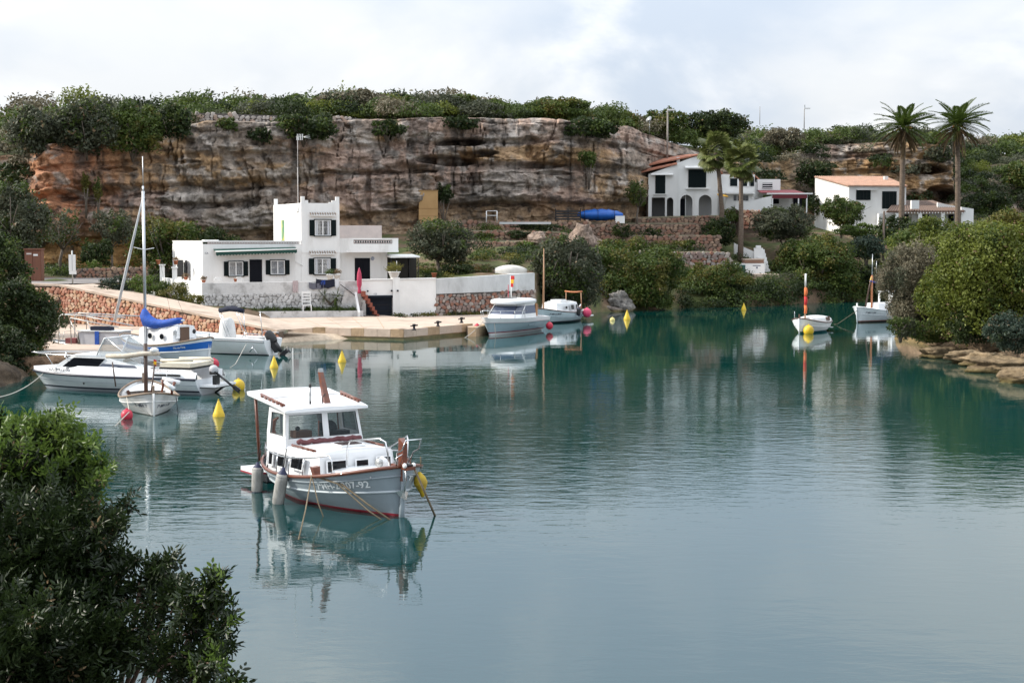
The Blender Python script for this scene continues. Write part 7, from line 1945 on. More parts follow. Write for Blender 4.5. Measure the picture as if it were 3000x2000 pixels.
# ------------------------------------------------------------------ grey workboat with tubular frame, furthest left
WC = Vector((Xat(275,79.5),79.5)); WHd = Vector((-.97,.24))
HW = Hull(4.6,1.9,.75,.5,.55,.35,False,.06,1.8,.85)
wk = boat("workboat","small grey workboat with a bare tubular awning frame beside the quay",WC.x,WC.y,WHd,cat="motorboat")
HW.skin(ANTIF_DK,ANTIF_DK,mat("dull_grey_hull",(.14,.14,.15),.6,(.10,.10,.11),2),(.04,.1)).build("hull",wk)
HW.rail(.035,GALV,1.0,.02).build("gunwale",wk); HW.deck(GEL_OLD,.0,.98,.08).build("deck",wk)
mb = MB(); mb.hexa([(-1.7,-.75,.4),(.35,-.75,.4),(.35,.75,.4),(-1.7,.75,.4),(-1.7,-.7,1.22),(.55,-.7,1.22),(.55,.7,1.22),(-1.7,.7,1.22)],mat("dull_white_cabin",(.42,.43,.46),.6,(.36,.37,.40),1.5)); ck = mb.build("cabin",wk)
mb = MB(); mb.hexa([(.36,-.68,.55),(.62,-.66,.55),(.62,.66,.55),(.36,.68,.55),(.56,-.66,1.2),(.60,-.64,1.2),(.60,.64,1.2),(.56,.66,1.2)],mat("olive_canvas_sheet",(.06,.06,.05),.9)); mb.build("front_sheet",ck)
mb = MB(); mb.box((-.55,.765,.85),(.22,.06,.85),BLUECOVER); mb.build("blue_cloth",ck)
mb = MB(); mb.box((-.6,0,1.27),(2.4,1.5,.05),GEL_OLD); mb.box((-.5,.1,1.4),(1.1,.5,.2),NAVYCANVAS); mb.build("cabin_top",ck)
mb = MB()
for s in (-.8,.8):
    mb.tube([(1.62,s,.6),(1.56,s,2.0),(1.4,s,2.12),(-2.2,s,2.0)],.03,GALV,6); mb.tube([(.9,s,.6),(.92,s,1.95),(-1.8,s,1.5)],.03,GALV,6); mb.tube([(.9,s,1.8),(.45,s,.7)],.02,GALV,5)
for x,z in ((1.4,2.12),(0,2.08),(-1.4,2.03)): mb.tube([(x,-.8,z),(x,.8,z)],.025,GALV,6)
mb.build("awning_frame",wk)
mb = MB(); mb.tube([(2.1,-.4,.68),(2.0,-.45,1.15),(1.7,-.55,1.2),(1.65,-.6,.68)],.018,GALV,5); mb.tube([(2.1,.4,.68),(2.0,.45,1.15),(1.7,.55,1.2),(1.65,.6,.68)],.018,GALV,5); mb.build("pulpit",wk)
mb = MB(); mb.box((1.2,.1,.72),(.6,.5,.3),mat("faded_red_crate",(.2,.06,.06),.8)); mb.build("crate",wk)
td = boat("tender","dark blue rowing tender tied between the speedboat bow and the quay",Xat(190,70),70,(-1,.1),cat="rowing boat")
HT = Hull(3.6,1.5,.62,.42,.48,.25,True,.06,2.0); HT.skin(ANTIF_DK,ANTIF_DK,mat("dark_teal_hull",(.02,.05,.07),.5),(.03,.08)).build("hull",td); HT.rail(.03,mat("pale_teal_rail",(.18,.28,.32),.5),1,.01).build("gunwale",td); HT.inside(mat("teal_inside",(.10,.16,.19),.7),.12,TEAK).build("lining",td)
for x in (-.7,.5): mb = MB(); mb.box((x,0,.32),(.25,1.2,.05),WOODGREY); mb.build("thwart",td)
# ------------------------------------------------------------------ white open boat with black outboard
OC = Vector((Xat(672,80.5),80.5)); OH = Vector((-.93,.37))
HO = Hull(5.2,2.1,1.12,.86,.80,.35,False,.07,1.7,.86,flare=.2)
op = boat("console_boat","white open motorboat with furled navy bimini and black outboard, below the ramp wall",OC.x,OC.y,OH,cat="motorboat")
HO.skin(ANTIF_DK,GEL,GEL,(.04,.12)).build("hull",op); HO.rail(.035,mat("grey_rubbing_strip",(.28,.29,.30),.6),.86,.012).build("rub_rail",op); HO.inside(GEL,.42,GEL_OLD,.01,.97,24,.90).build("cockpit",op)
HO.rail(.05,GEL,1.0,-.03).build("gunwale",op)
mb = MB(); rows = []
for z,w,l in ((.45,.42,.45),(.9,.44,.46),(1.35,.42,.42),(1.75,.36,.34),(1.86,.25,.24)):
    rows.append([(.15 + l * math.cos(a),w * math.sin(a),z + .03 * math.sin(3 * a)) for a in np.linspace(0,2 * math.pi,13)])
mb.loft(rows,CANVASW); mb.add(rows[-1][:-1],[tuple(range(12))],CANVASW); mb.build("covered_console",op)
mb = MB()
for s in (-.85,.85):
    mb.tube([(-.35,s,.95),(.15,s * .95,2.25)],.02,STEEL,6); mb.tube([(-.55,s,.95),(.02,s * .95,2.25)],.018,STEEL,6); mb.tube([(-1.45,s,.95),(-1.35,s * .95,2.2)],.02,STEEL,6)
bf = mb.build("bimini_frame",op)
mb = MB()
for s in (-1,): pass
mb.tube([(.16,-.85,2.2),(.12,-.8,2.32),(.05,-.3,2.38),(0,.3,2.38),(-.02,.8,2.3)],[.10,.13,.13,.13,.10],NAVYCANVAS,8); mb.tube([(.1,.8,2.3),(-.5,.83,2.38),(-1.0,.83,2.36),(-1.35,.82,2.28)],[.13,.12,.13,.12],NAVYCANVAS,8); mb.build("bimini_roll",bf)
mb = MB(); mb.tube([(-2.4,.92,1.1),(-1.5,.95,1.16),(-1.3,.96,.9)],.02,STEEL,6); mb.tube([(-2.4,-.92,1.1),(-1.5,-.95,1.16),(-1.3,-.96,.9)],.02,STEEL,6); mb.build("stern_rail",op)
mb = MB(); mb.box((-1.3,0,.72),(.5,1.5,.4),CANVASW); mb.box((-2.0,.5,.82),(.5,.5,.25),CANVASW); mb.build("seat",op)
mb = MB(); mb.tube([(-2.0,1.0,.55),(-2.0,1.08,.4),(-1.85,1.1,.2)],.03,STEEL,6); mb.tube([(-1.95,1.0,.5),(-2.3,1.05,.1)],.025,STEEL,6); mb.build("boarding_ladder",op)
def ow(x,y,z):
    q = OC + OH * x + Vector((-OH.y,OH.x)) * y; return Vector((q.x,q.y,z))
o2 = thing("outboard_motor","large black outboard motor tilted up on the white open boat","outboard motor",ow(-2.65,.1,.75),math.atan2(OH.y,OH.x))
rot = Euler((0,R(38),0))
mb = MB(); rows = []
for t,w,dpt in ((-.12,.17,.20),(.05,.21,.27),(.3,.21,.27),(.5,.17,.22),(.58,.08,.12)):
    rows.append([rot.to_matrix() @ Vector((dpt * math.cos(a) ,w * math.sin(a),t)) for a in np.linspace(0,2 * math.pi,13)])
mb.loft(rows,DARKVINYL); mb.add(rows[-1][:-1],[tuple(range(12))],DARKVINYL); mb.build("cowling",o2)
mb = MB(); mb.tube([rot.to_matrix() @ Vector((0,0,-.1)),rot.to_matrix() @ Vector((-.05,0,-.75))],[.16,.09],DARKVINYL,8); mb.box(rot.to_matrix() @ Vector((-.12,0,-.9)),(.5,.1,.2),DARKVINYL,rot=rot); mb.box(rot.to_matrix() @ Vector((.1,0,-.35)),(.3,.3,.5),DARKVINYL,rot=rot); mb.build("leg",o2)
mb = MB()
for k in range(3): mb.box(rot.to_matrix() @ Vector((-.42,.11 * math.cos(k * 2.1),-.92 + .11 * math.sin(k * 2.1))),(.04,.16,.1),DARKVINYL,rot=Euler((k * 2.1,.5,0)))
mb.build("propeller",o2)
rope("pale stern line of the white open boat curving into the water",[ow(-1.6,1.0,.6),G(690,1066,.15),G(672,1078,-.02)],.016,ROPEW)
# ------------------------------------------------------------------ little open llaut, bow towards the camera
LC_b = Vector((Xat(445,51.9),51.9)); LH = Vector((.30,-.954)); LC = LC_b - LH * 2.35
HL_ = Hull(4.7,2.0,.78,.47,.82,.35,True,.02,2.2,flare=.12,sheer_low=.45)
ll = boat("open_llaut","small open wooden boat with dark mast and furled yard, bow towards the camera",LC.x,LC.y,LH,cat="sailing dinghy")
HL_.skin(mat("worn_bottom",(.16,.155,.14),.7),GEL_OLD,mat("chalky_white_hull",(.56,.56,.55),.6,(.44,.44,.43),2.5,obj_coords=True,col3=(.30,.31,.31),scale3=3,lo3=.6,hi3=.75),(.03,.08)).build("hull",ll)
HL_.rail(.036,WOODGREY,1.0,.012,.01).build("gunwale",ll); HL_.rail(.02,GEL_OLD,.58,.01).build("strake",ll)
HL_.inside(GEL_OLD,.16,TEAK,.03,.97,29,.93).build("lining",ll)
HL_.deck(TEAK,.70,.97,.10,.03).build("foredeck",ll); HL_.deck(GEL,.03,.2,.09,.03).build("stern_deck",ll)
mb = MB(); st_ = [HL_.at(1,z,-1) + Vector((.025,0,0)) for z in (-.2,.2,.5,.78)]; mb.tube(st_,.04,GEL_OLD,6); mb.hexa([(2.32,-.03,.72),(2.42,-.03,.72),(2.42,.03,.72),(2.32,.03,.72),(2.32,-.04,1.05),(2.42,-.04,1.02),(2.42,.04,1.02),(2.32,.04,1.05)],WOODGREY); mb.build("stem",ll)
mb = MB(); mb.hexa([(-2.4,-.04,.7),(-2.32,-.04,.7),(-2.32,.04,.7),(-2.4,.04,.7),(-2.42,-.05,1.08),(-2.32,-.05,1.08),(-2.32,.05,1.08),(-2.42,.05,1.08)],WOODGREY); mb.build("stern_post",ll)
for x in (-.9,.35): mb = MB(); mb.box((x,0,.38),(.24,1.62,.05),WOODGREY); mb.build("thwart",ll)
mb = MB(); mb.box((-.2,0,.3),(1.1,.5,.26),TEAK); mb.build("engine_box",ll)
def lloc(px,py,d):
    p = W(px,py,d); q = Vector((p.x,p.y)) - LC; return Vector((q.dot(LH),q.dot(Vector((-LH.y,LH.x))),p.z))
mb = MB(); m0 = lloc(428,1160,53.2); mb.tube([Vector((m0.x,m0.y,.2)),lloc(426,1006,53.3)],.07,MASTBR,8); mb.build("mast",ll)
mb = MB(); y0_,y1_ = lloc(312,1043,53.6),lloc(466,1036,53.0); mb.tube([y0_,y0_.lerp(y1_,.35) + Vector((0,0,-.03)),y0_.lerp(y1_,.7) + Vector((0,0,.03)),y1_],[.07,.09,.08,.07],mat("cream_sailcloth",(.55,.50,.42),.9,(.42,.36,.29),5,obj_coords=True),8); mb.ball(lloc(452,1026,53.1),(.16,.16,.10),GEL_OLD,8,6); mb.build("furled_yard",ll)
mb = MB(); mb.tube([lloc(329,1060,54),lloc(339,1132,54)],.026,MASTBR,6); mb.tube([lloc(453,1068,53),lloc(442,1157,52.6)],.03,MASTBR,6); mb.build("yard_crutch",ll)
fl = [lloc(450,1052,53),lloc(458,1055,53),lloc(457,1072,53),lloc(450,1074,53)]
SPR,SPY = mat("flag_red",(.5,.03,.03),.8),mat("flag_yellow",(.75,.42,.02),.8)
mb = MB(); a,b,c,d_ = fl
for k,m in ((0,SPR),(1,SPY),(2,SPY),(3,SPR)):
    f0,f1 = k / 4,(k + 1) / 4
    for s in (0,.01): mb.add([a.lerp(d_,f0) + Vector((s,s,0)),b.lerp(c,f0) + Vector((s,s,0)),b.lerp(c,f1) + Vector((s,s,0)),a.lerp(d_,f1) + Vector((s,s,0))],[(0,1,2,3) if s else (3,2,1,0)],m)
mb.build("flag",ll)
mb = MB()
for p0,p1,r_ in ((lloc(476,1108,52.5),lloc(526,1122,52.4),.10),(lloc(482,1118,52.2),lloc(510,1140,52.1),.09)):
    mb.tube([p0,p1],[r_ * .6,r_],GEL,6)
mb.build("white_plank",ll)
mb = MB(); mb.tube([lloc(474,1112,52.4),lloc(478,1128,52.4),lloc(472,1158,52.5)],.045,WOOD,6); mb.tube([lloc(512,1118,52.3),lloc(504,1138,52.3),lloc(503,1156,52.3)],.05,WOOD,6); mb.build("bracket",ll)
p = HL_.at(.80,HL_.sheer(.80),-1); mb = MB(); mb.box((p.x,p.y + .08,p.z + .08),(.1,.1,.28),WOODRAIL,rot=Euler((.3,0,0))); mb.build("mooring_post",ll)
hull_text("7ª MH 7",HL_,.85,.28,.16,LETTERD,ll,-1,0,"registration"); hull_text("7ª-MH-1-30",HL_,.985,.27,.14,LETTERD,ll,1,0,"registration")
p = HL_.at(.80,HL_.sheer(.80),-1)
def lw_(x,y,z):
    q = LC + LH * x + Vector((-LH.y,LH.x)) * y; return Vector((q.x,q.y,z))
rb_ = G(372,1216,.12)
def ball_buoy(name,label,p,r,m,group=None):
    t = thing(name,label,"buoy",p,group=group); mb = MB(); mb.ball((0,0,0),(r,r,r * 1.05),m,14,10); mb.build("float",t); mb = MB(); mb.lathe([(.02,r * .9),(.05,r * 1.0),(.05,r * 1.15),(.02,r * 1.2)],m,n=8); mb.build("eye",t); return t
ball_buoy("ball_buoy","red ball buoy below the left bow of the small open wooden boat",rb_,.20,REDB)
rope("pale rope from the little open boat past its red buoy to the lower left",[lw_(p.x,p.y,p.z),rb_ + Vector((.1,-.1,.12)),G(335,1250,-.02)],.016,ROPEW)
rope("bow rope slanting down the hull of the little open boat",[lw_(2.3,-.05,.7),lw_(1.85,-.62,.32),lw_(2.36,-.06,.02)],.012,ROPEW)
rope("dark rope hanging straight from the starboard side of the little open boat",[lw_(1.75,.80,.58),lw_(1.85,.86,-.05)],.012,ROPEB)
# ------------------------------------------------------------------ modern cabin cruiser by the jetty
CH = Vector((-.42,-.907)); CB_ = Vector((Xat(1428,95.2),95.2)); CC = CB_ - CH * 3.2 * 1.09
cc_k = 1.09
HC_ = Hull(6.4,2.55,1.02,.92,.86,.4,False,.09,1.65,.9,flare=.25)
cc = boat("cabin_cruiser","modern white and pale blue cabin cruiser with wraparound windscreen, moored by the jetty corner",CC.x,CC.y,CH,cat="motorboat"); cc.scale = (cc_k,) * 3
PALEBL = mat("pale_blue_hull",(.36,.47,.53),.25,(.32,.43,.49),1.2,obj_coords=True,coat=.3)
HC_.skin(ANTIF_DK,RED_BOOT,PALEBL,(.13,.19),bands={2: GEL,9: GEL,10: GEL}).build("hull",cc)
HC_.rail(.03,mat("grey_rubbing_strip",(.28,.29,.30),.6),.70,.012).build("rub_rail",cc); HC_.deck(GEL,.0,.985,.0,.06).build("deck",cc)
mb = MB(); rows = []
for z,w,xf,xa in ((.9,1.08,1.75,-1.2),(1.15,1.06,1.50,-1.2),(1.62,.98,.92,-1.2),(1.74,.98,.80,-1.25)):
    rows.append([(xa,-w,z),(xf - .75,-w,z),(xf - .22,-w * .72,z),(xf,0,z),(xf - .22,w * .72,z),(xf - .75,w,z),(xa,w,z)])
mb.loft(rows[:2],GEL,False); mb.loft(rows[2:],GEL,False); mb.add([rows[0][0],rows[0][-1],rows[-1][-1],rows[-1][0]],[(0,1,2,3)],DARKVINYL); ch_ = mb.build("wheelhouse",cc)
mb = MB(); mb.loft(rows[1:3],glass_mat("cruiser_glass",(.06,.075,.12),0),False); gl_ = mb.build("windscreen",cc)
mb = MB()
for k in (1,5): mb.tube([rows[1][k],rows[2][k]],.04,GEL,5)
for k in (2,4): mb.tube([rows[1][k],rows[2][k]],.022,DARKVINYL,5)
mb.build("window_pillar",gl_)
mb = MB(); rr2 = []
for z,k in ((1.72,1.0),(1.80,1.08),(1.94,1.06),(2.02,.86),(2.04,.3)):
    rr2.append([(-.35 + 1.5 * k * math.copysign(abs(math.cos(a)) ** .6,math.cos(a)),1.02 * k * math.copysign(abs(math.sin(a)) ** .6,math.sin(a)),z) for a in np.linspace(0,2 * math.pi,25)])
mb.loft(rr2,GEL); mb.add(rr2[-1][:-1],[tuple(range(24))],GEL); rf_ = mb.build("roof",cc)
mb = MB(); mb.box((.35,0,2.045),(.6,.8,.03),DARKVINYL); mb.build("sunroof",rf_)
mb = MB(); mb.tube([(.1,.0,2.03),(.1,.0,3.35)],.02,FRAMEW,5); mb.tube([(-.8,-.35,2.0),(-.8,-.35,2.7)],.02,FRAMEW,5); mb.tube([(-.9,-.6,2.0),(-.9,-.6,2.8)],.02,REDB,5); mb.build("aerial",rf_)
mb = MB()
for k,m in ((0,SPR),(1,SPY),(2,SPR)):
    z1_,z0_ = 3.35 - k * .22,3.35 - (k + 1) * .22
    mb.box((.0,.10 - .02 * k,(z0_ + z1_) / 2),(.03,.22 - .03 * k,.22),m)
mb.build("flag",cc)
rl = []
for u in (.55,.7,.85,.95,1.0): p = HC_.at(u,HC_.sheer(u),-1); rl.append(Vector((p.x + (.12 if u == 1 else 0),p.y * .95,p.z + .42)))
mb = MB(); mb.tube(rl + [Vector((q.x,-q.y,q.z)) for q in rl[::-1]],.016,STEEL,5); r_ = mb.build("bow_rail",cc)
for u in (.6,.75,.9):
    for s in (-1,1): p = HC_.at(u,HC_.sheer(u),s); mb = MB(); mb.tube([(p.x,p.y * .95,p.z),(p.x + .05,p.y * .95,p.z + .42)],.013,STEEL,5); mb.build("stanchion",r_)
mb = MB(); mb.box((-2.3,-.2,1.15),(.6,.8,.5),GEL); mb.box((-1.9,.65,1.3),(.3,.3,.7),mat("orange_box",(.35,.16,.06),.7)); mb.build("stern_seats",cc)
mb = MB(); p = HC_.at(.40,.5,1); mb.box((p.x,p.y + .01,.5),(.9,.02,.10),mat("hull_window",(.16,.23,.27),.15),rz=-.02); mb.build("hull_window",cc)
def cw_(x,y,z):
    q = CC + (CH * x + Vector((-CH.y,CH.x)) * y) * cc_k; return Vector((q.x,q.y,z * cc_k))
ball_buoy("ball_buoy","small red ball fender at the bow of the cabin cruiser",cw_(2.6,-.95,.45),.20,REDB); ball_buoy("ball_buoy","red ball fender at the stern quarter of the cabin cruiser",cw_(-2.4,1.42,.32),.24,REDB)
rope("pale bow line from the cabin cruiser to the water by the jetty",[cw_(3.1,-.3,.85),G(1360,990,-.02)],.02,ROPEW,.1); rope("pale rope hanging straight down beside the cabin cruiser's stem",[cw_(2.95,.3,.85),cw_(3.05,.45,-.05)],.02,ROPEW)
# ------------------------------------------------------------------ white llauts
def llaut(name,label,stem_px,d,heading,L,B,bow,mid,stern,antif,boot,cabin=True,hullm=HULLWHITE,rail=WOODRAIL):
    h = Vector(heading).normalized(); c = Vector((Xat(stem_px,d),d)) - h * (L / 2)
    Hh = Hull(L,B,bow,mid,stern,.4,True,.03,2.1,flare=.15)
    t = boat(name,label,c.x,c.y,h)
    Hh.skin(antif,boot,hullm,(.05,.12)).build("hull",t); Hh.rail(.035,rail,1.0,.015).build("gunwale",t); Hh.rail(.018,hullm,.5,.01).build("strake",t)
    Hh.deck(GEL,.30,.985,.05,.05).build("foredeck",t); Hh.inside(GEL_OLD,.3,TEAK,.03,.34,14,.92).build("cockpit",t)
    mb = MB(); zt = Hh.sheer(.98); mb.tube([Hh.at(1,z,-1) + Vector((.03,0,0)) for z in (-.1,.3,zt)],.045,hullm,6); mb.box((L / 2 + .02,0,zt + .1),(.09,.09,.35),rail); mb.build("stem",t)
    mb = MB(); mb.box((-L / 2 - .0,0,Hh.stern - .05),(.09,.09,.5),rail); mb.build("stern_post",t)
    def wpt(x,y,z):
        q = c + h * x + Vector((-h.y,h.x)) * y; return Vector((q.x,q.y,z))
    return t,Hh,wpt
t8,H8,w8 = llaut("wooden_llaut","white wooden boat with tall thin mast, orange stern frame and bathing platform, behind the cruiser",1576,108.5,(-.50,-.866),6.5,2.4,1.12,.72,.85,ANTIF_DK,ANTIF_DK,hullm=mat("bluish_white_hull",(.50,.58,.62),.35,(.44,.52,.56),1.2,obj_coords=True))
mb = MB(); cab(mb,-1.2,1.6,.88,.66,.6,1.42,.88,GEL,.10); mb.build("cabin",t8)
for x,w_,h_ in ((.55,.42,.26),(-.28,.55,.40),(-.85,.3,.42)): frame_window(t8,(x,.93 - .07 * (x + 1),1.08),(-1,-.02,0),(0,-.12,1),w_,h_,.03,GEL,CABGLASS,.03)
mb = MB(); mb.box((.2,0,1.58),(.9,.8,.12),GEL); mb.tube([(-.6,-.6,1.52),(.9,-.5,1.50)],.03,FRAMEW,5); mb.tube([(-.6,.6,1.52),(.9,.5,1.50)],.03,FRAMEW,5); mb.build("cabin_roof_rail",t8)
mz = W(1596,728,107.9).z; mb = MB(); mb.tube([(2.45,0,.9),(2.43,.02,mz * .55),(2.40,0,mz)],[.075,.065,.03],MASTTAN,8); mb.build("mast",t8)
mb = MB()
for y in (-.65,.65): mb.tube([(-2.2,y,.8),(-2.15,y * .95,2.15)],.035,MASTTAN,6)
mb.tube([(-2.15,-.72,2.15),(-2.15,-.2,2.10),(-2.15,.2,2.10),(-2.15,.72,2.15)],.06,mat("orange_wood",(.42,.15,.06),.6),6); mb.build("stern_frame",t8)
mb = MB(); mb.box((-3.65,0,.33),(.95,1.3,.10),GEL); mb.box((-3.6,0,.27),(.9,1.25,.04),ANTIF_DK); mb.build("bathing_platform",t8)
mb = MB(); mb.box((-1.75,.2,.85),(.6,.9,.4),WOODGREY); mb.tube([(-2.9,0,.9),(-3.25,.05,1.15)],.05,GEL,6); mb.build("stern_seat",t8)
ball_buoy("ball_buoy","large pink ball fender on the stern of the white wooden boat with the orange frame",w8(-1.85,1.28,.62),.33,PINKB)
p = H8.at(.44,.7,1); fender("dark tyre-like fender amidships on the white wooden boat with the orange frame",w8(p.x,p.y + .15,.75),.15,.55,(0,0),DARKVINYL,up=.3)
hull_text("7ª MH-2-38-87",H8,.90,.62,.16,LETTERD,t8,1,.0)
t9,H9,w9 = llaut("covered_llaut","small white boat under a white cover with a flag-wrapped mast, moored alone on open water",2343,97.5,(-.52,-.85),4.7,2.0,.98,.62,.72,ANTIF_TEAL,ANTIF_TEAL,hullm=mat("bright_white_hull",(.74,.75,.76),.4))
mb = MB(); rows = []
for i in range(11):
    u = i / 10; x = -2.05 + 3.3 * u; w = .88 * math.sin(math.pi * (.16 + .72 * u)) ** .6; hgt = .46 * math.sin(math.pi * (.10 + .76 * u)) ** .6
    z0 = H9.sheer((x + 2.35) / 4.7)
    rows.append([(x,w * math.cos(a),z0 - .02 + hgt * math.sin(a) ** .55) for a in np.linspace(0,math.pi,11)])
mb.loft(rows,CANVASW); mb.add(rows[0],[tuple(range(11))],CANVASW); mb.add(rows[-1],[tuple(range(11))],CANVASW); mb.build("cover",t9)
mb = MB(); mb.box((-.55,.84,.86),(.6,.05,.22),mat("brown_hatch",(.085,.045,.025),.6),rot=Euler((.25,0,0))); mb.box((-.75,.86,.86),(.05,.06,.26),WOOD); mb.build("side_opening",t9)
mzt = W(2350,806,98.4).z; mb = MB(); mb.tube([(1.35,0,.6),(1.33,0,mzt)],.05,MASTTAN,7); mb.tube([(1.33,0,mzt - .7),(1.33,0,mzt + .1)],.06,FRAMEW,7); ms9 = mb.build("mast",t9)
mb = MB(); hh_ = mzt - .8
for k,m in enumerate((mat("flag_orange",(.62,.16,.05),.8),SPR,mat("flag_orange",(.62,.16,.05),.8))):
    mb.tube([(1.33,.0,hh_ - k * .55),(1.31 ,.03,hh_ - .28 - k * .55),(1.34,.01,hh_ - .55 - k * .55)],[.09,.12 - .01 * k,.09],m,7)
mb.build("wrapped_flag",ms9)
mb = MB(); mb.tube([(1.9,-.5,.85),(1.9,-.5,1.35),(1.7,-.6,1.38),(1.65,-.62,.8)],.02,STEEL,5); mb.build("bow_hoop",t9)
mb = MB(); mb.box((-2.5,0,.18),(.4,.9,.05),GALV); mb.build("step_plate",t9)
ball_buoy("ball_buoy","yellow ball buoy tied at the bow of the small white covered boat",w9(2.15,.55,.2),.34,YELLOW)
t10,H10,w10 = llaut("old_llaut","white wooden boat with orange mast and blue boom cover, half hidden by the tamarisk",2512,110.5,(-.72,-.69),6.0,2.3,1.15,.78,.9,ANTIF_DK,mat("rust_stripe",(.2,.08,.04),.7),rail=GEL)
mb = MB(); cab(mb,-1.2,1.2,.8,.6,.65,1.3,.9,GEL,.08); mb.build("cabin",t10)
mb = MB(); mb.box((-1.3,0,2.15),(1.4,1.3,.08),GEL)
for y in (-.55,.55): mb.box((-.7,y,1.6),(.1,.12,1.1),GEL)
mb.box((-1.9,0,1.5),(.08,1.0,1.2),CANVASW); mb.build("wheelhouse",t10)
frame_window(t10,(.0,.80,1.0),(-1,0,0),(0,-.08,1),.4,.22,.03,GEL,CABGLASS,.03)
mz = W(2538,745,109.5).z; mb = MB(); mb.tube([(1.15,0,.8),(1.15,0,mz * .68)],.075,mat("orange_mast",(.42,.16,.07),.5),8); mb.tube([(1.15,0,mz * .66),(1.12,0,mz)],[.04,.02],ALU,6); mb.tube([(1.0,.25,mz * .72),(.98,.25,mz * .9)],.02,ALU,5); m10 = mb.build("mast",t10)
mb = MB(); mb.tube([(1.5,-.3,1.0),(1.35,-.1,mz * .5),(1.2,0,mz * .66)],[.07,.06,.05],MASTBR,6); mb.tube([(1.3,-.05,mz * .58),(1.2,0,mz * .66)],.07,mat("yellow_wood",(.5,.33,.1),.6),6); mb.build("furled_yard",m10)
mb = MB(); mb.tube([(1.4,0,2.95),(.2,.1,2.75),(-1.6,.1,2.4)],[.05,.08,.07],mat("indigo_cover",(.03,.05,.26),.8),7); mb.build("boom_cover",m10)
rope("two dark mooring lines fanning from the bow of the half-hidden white boat",[w10(2.9,0,.9),G(2455,948,.1),G(2440,950,-.03)],.018,ROPE)
hull_text("7ª MH-1-204",H10,.93,.66,.14,LETTERD,t10,1,.0)
# ------------------------------------------------------------------ buoys on the water
def cone_buoy(label,px,py,k=1.0):
    p = G(px,py,0); t = thing("conical_buoy",label,"buoy",(p.x,p.y,0),group="yellow conical buoys on the water")
    mb = MB(); mb.lathe([(.0,-.25),(.16 * k,-.22 * k),(.205 * k,-.08 * k),(.205 * k,.05 * k),(.18 * k,.12 * k),(.055 * k,.47 * k),(.03 * k,.53 * k),(0,.54 * k)],YELLOW,n=18); mb.build("float",t)
    mb = MB(); mb.lathe([(.03 * k,.52 * k),(.035 * k,.56 * k),(.0,.60 * k)],YELLOWD,n=8); mb.build("eye",t)
cone_buoy("yellow conical buoy nearest the camera, left of the grey-hulled boat's roof",641,1219,1.0)
cone_buoy("yellow conical buoy left of the jetty, right of the speedboat stern",803,1077,.98)
cone_buoy("yellow conical buoy in front of the jetty's left half",1002,1060,1.0)
cone_buoy("yellow conical buoy on the open water right of the wooden boat's platform",1837,936,1.25)
cone_buoy("tiny far yellow buoy under the dark shore shrubs",2179,908,1.05)
ball_buoy("ball_buoy","small pale yellow ball buoy beside the conical buoy in mid-channel",G(1794,937,.05),.19,mat("pale_yellow_float",(.6,.52,.2),.5))
ball_buoy("ball_buoy","yellow ball buoy on a black line just behind the outboard shaft",G(699,1130,.16),.26,YELLOW)
ball_buoy("ball_buoy","red ball buoy beside the stern post of the blue-striped sailing boat",G(627,1066,.3),.24,REDB)
# ================================================================== TREES AND SHRUBS
SEED = [100]
L_SUN = leaf_mat("leaf_sunny_mastic",[(.050,.066,.010),(.115,.140,.020),(.20,.225,.042)])
MIX = {"leaf_sunny_mastic": L_MID,"leaf_mid": L_YELL,"leaf_dark": L_MID,"leaf_olive": L_MID,"leaf_grey": L_OLIVE,"leaf_greybrown": L_OLIVE,"leaf_yellow_green": L_MID,"leaf_blue_green": L_DARK,"leaf_bright": L_MID}
def foliage(name,blobs,m,leaf,rs,parent,cover=1.25,aspect=.5,rough=.22,deep=.4,low=-.6):
    per = cover / (leaf * leaf * aspect * .5)
    P,N = cloud_points(blobs,per,rs,rough,deep,low)
    m2 = MIX.get(m.name)
    V,F = kites(P,N,leaf,leaf * aspect,rs)
    if m2 is None: me = np_mesh(name,V,F,m)
    else:                                            # a second species, or old wood, shows in patches
        sel = vnoise(P[:,0] * .75 + parent.location.x,P[:,1] * .75,P[:,2] * .75) + .25 * rs.normal(size=len(P)) > .42
        dry = rs.rand(len(P)) < .02
        me = np_mesh(name,V,F,mats=[m,m2,L_DRY],midx=np.where(dry,2,sel.astype(int)))
    o = link(name,me,parent); o["kind"] = "stuff"
    return o
def limbs(mb,base,top,w,h,rs,n=5,r=.12,lean=(0,0)):
    """a tapered trunk that forks into limbs reaching up into the crown"""
    b = Vector(base); t = Vector(top)
    mid = b.lerp(t,.5) + Vector((rs.normal() * .12,rs.normal() * .12,0))
    mb.tube([b - Vector((0,0,.2)),mid,t],[r * 1.25,r,r * .8],BARK,8)
    for i in range(n):
        a = 2 * math.pi * i / n + rs.rand()
        e = t + Vector((math.cos(a) * w * .36,math.sin(a) * w * .36,h * (.45 + .4 * rs.rand())))
        m1 = t.lerp(e,.5) + Vector((math.cos(a) * w * .06,math.sin(a) * w * .06,-.05 * h))
        mb.tube([t - Vector((0,0,.1)),m1,e],[r * .6,r * .38,r * .14],BARK,6)
        e2 = m1 + Vector((rs.normal() * w * .2,rs.normal() * w * .2,h * .35))
        mb.tube([m1,m1.lerp(e2,.5) + Vector((0,0,.05)),e2],[r * .3,r * .2,r * .08],BARK,5)
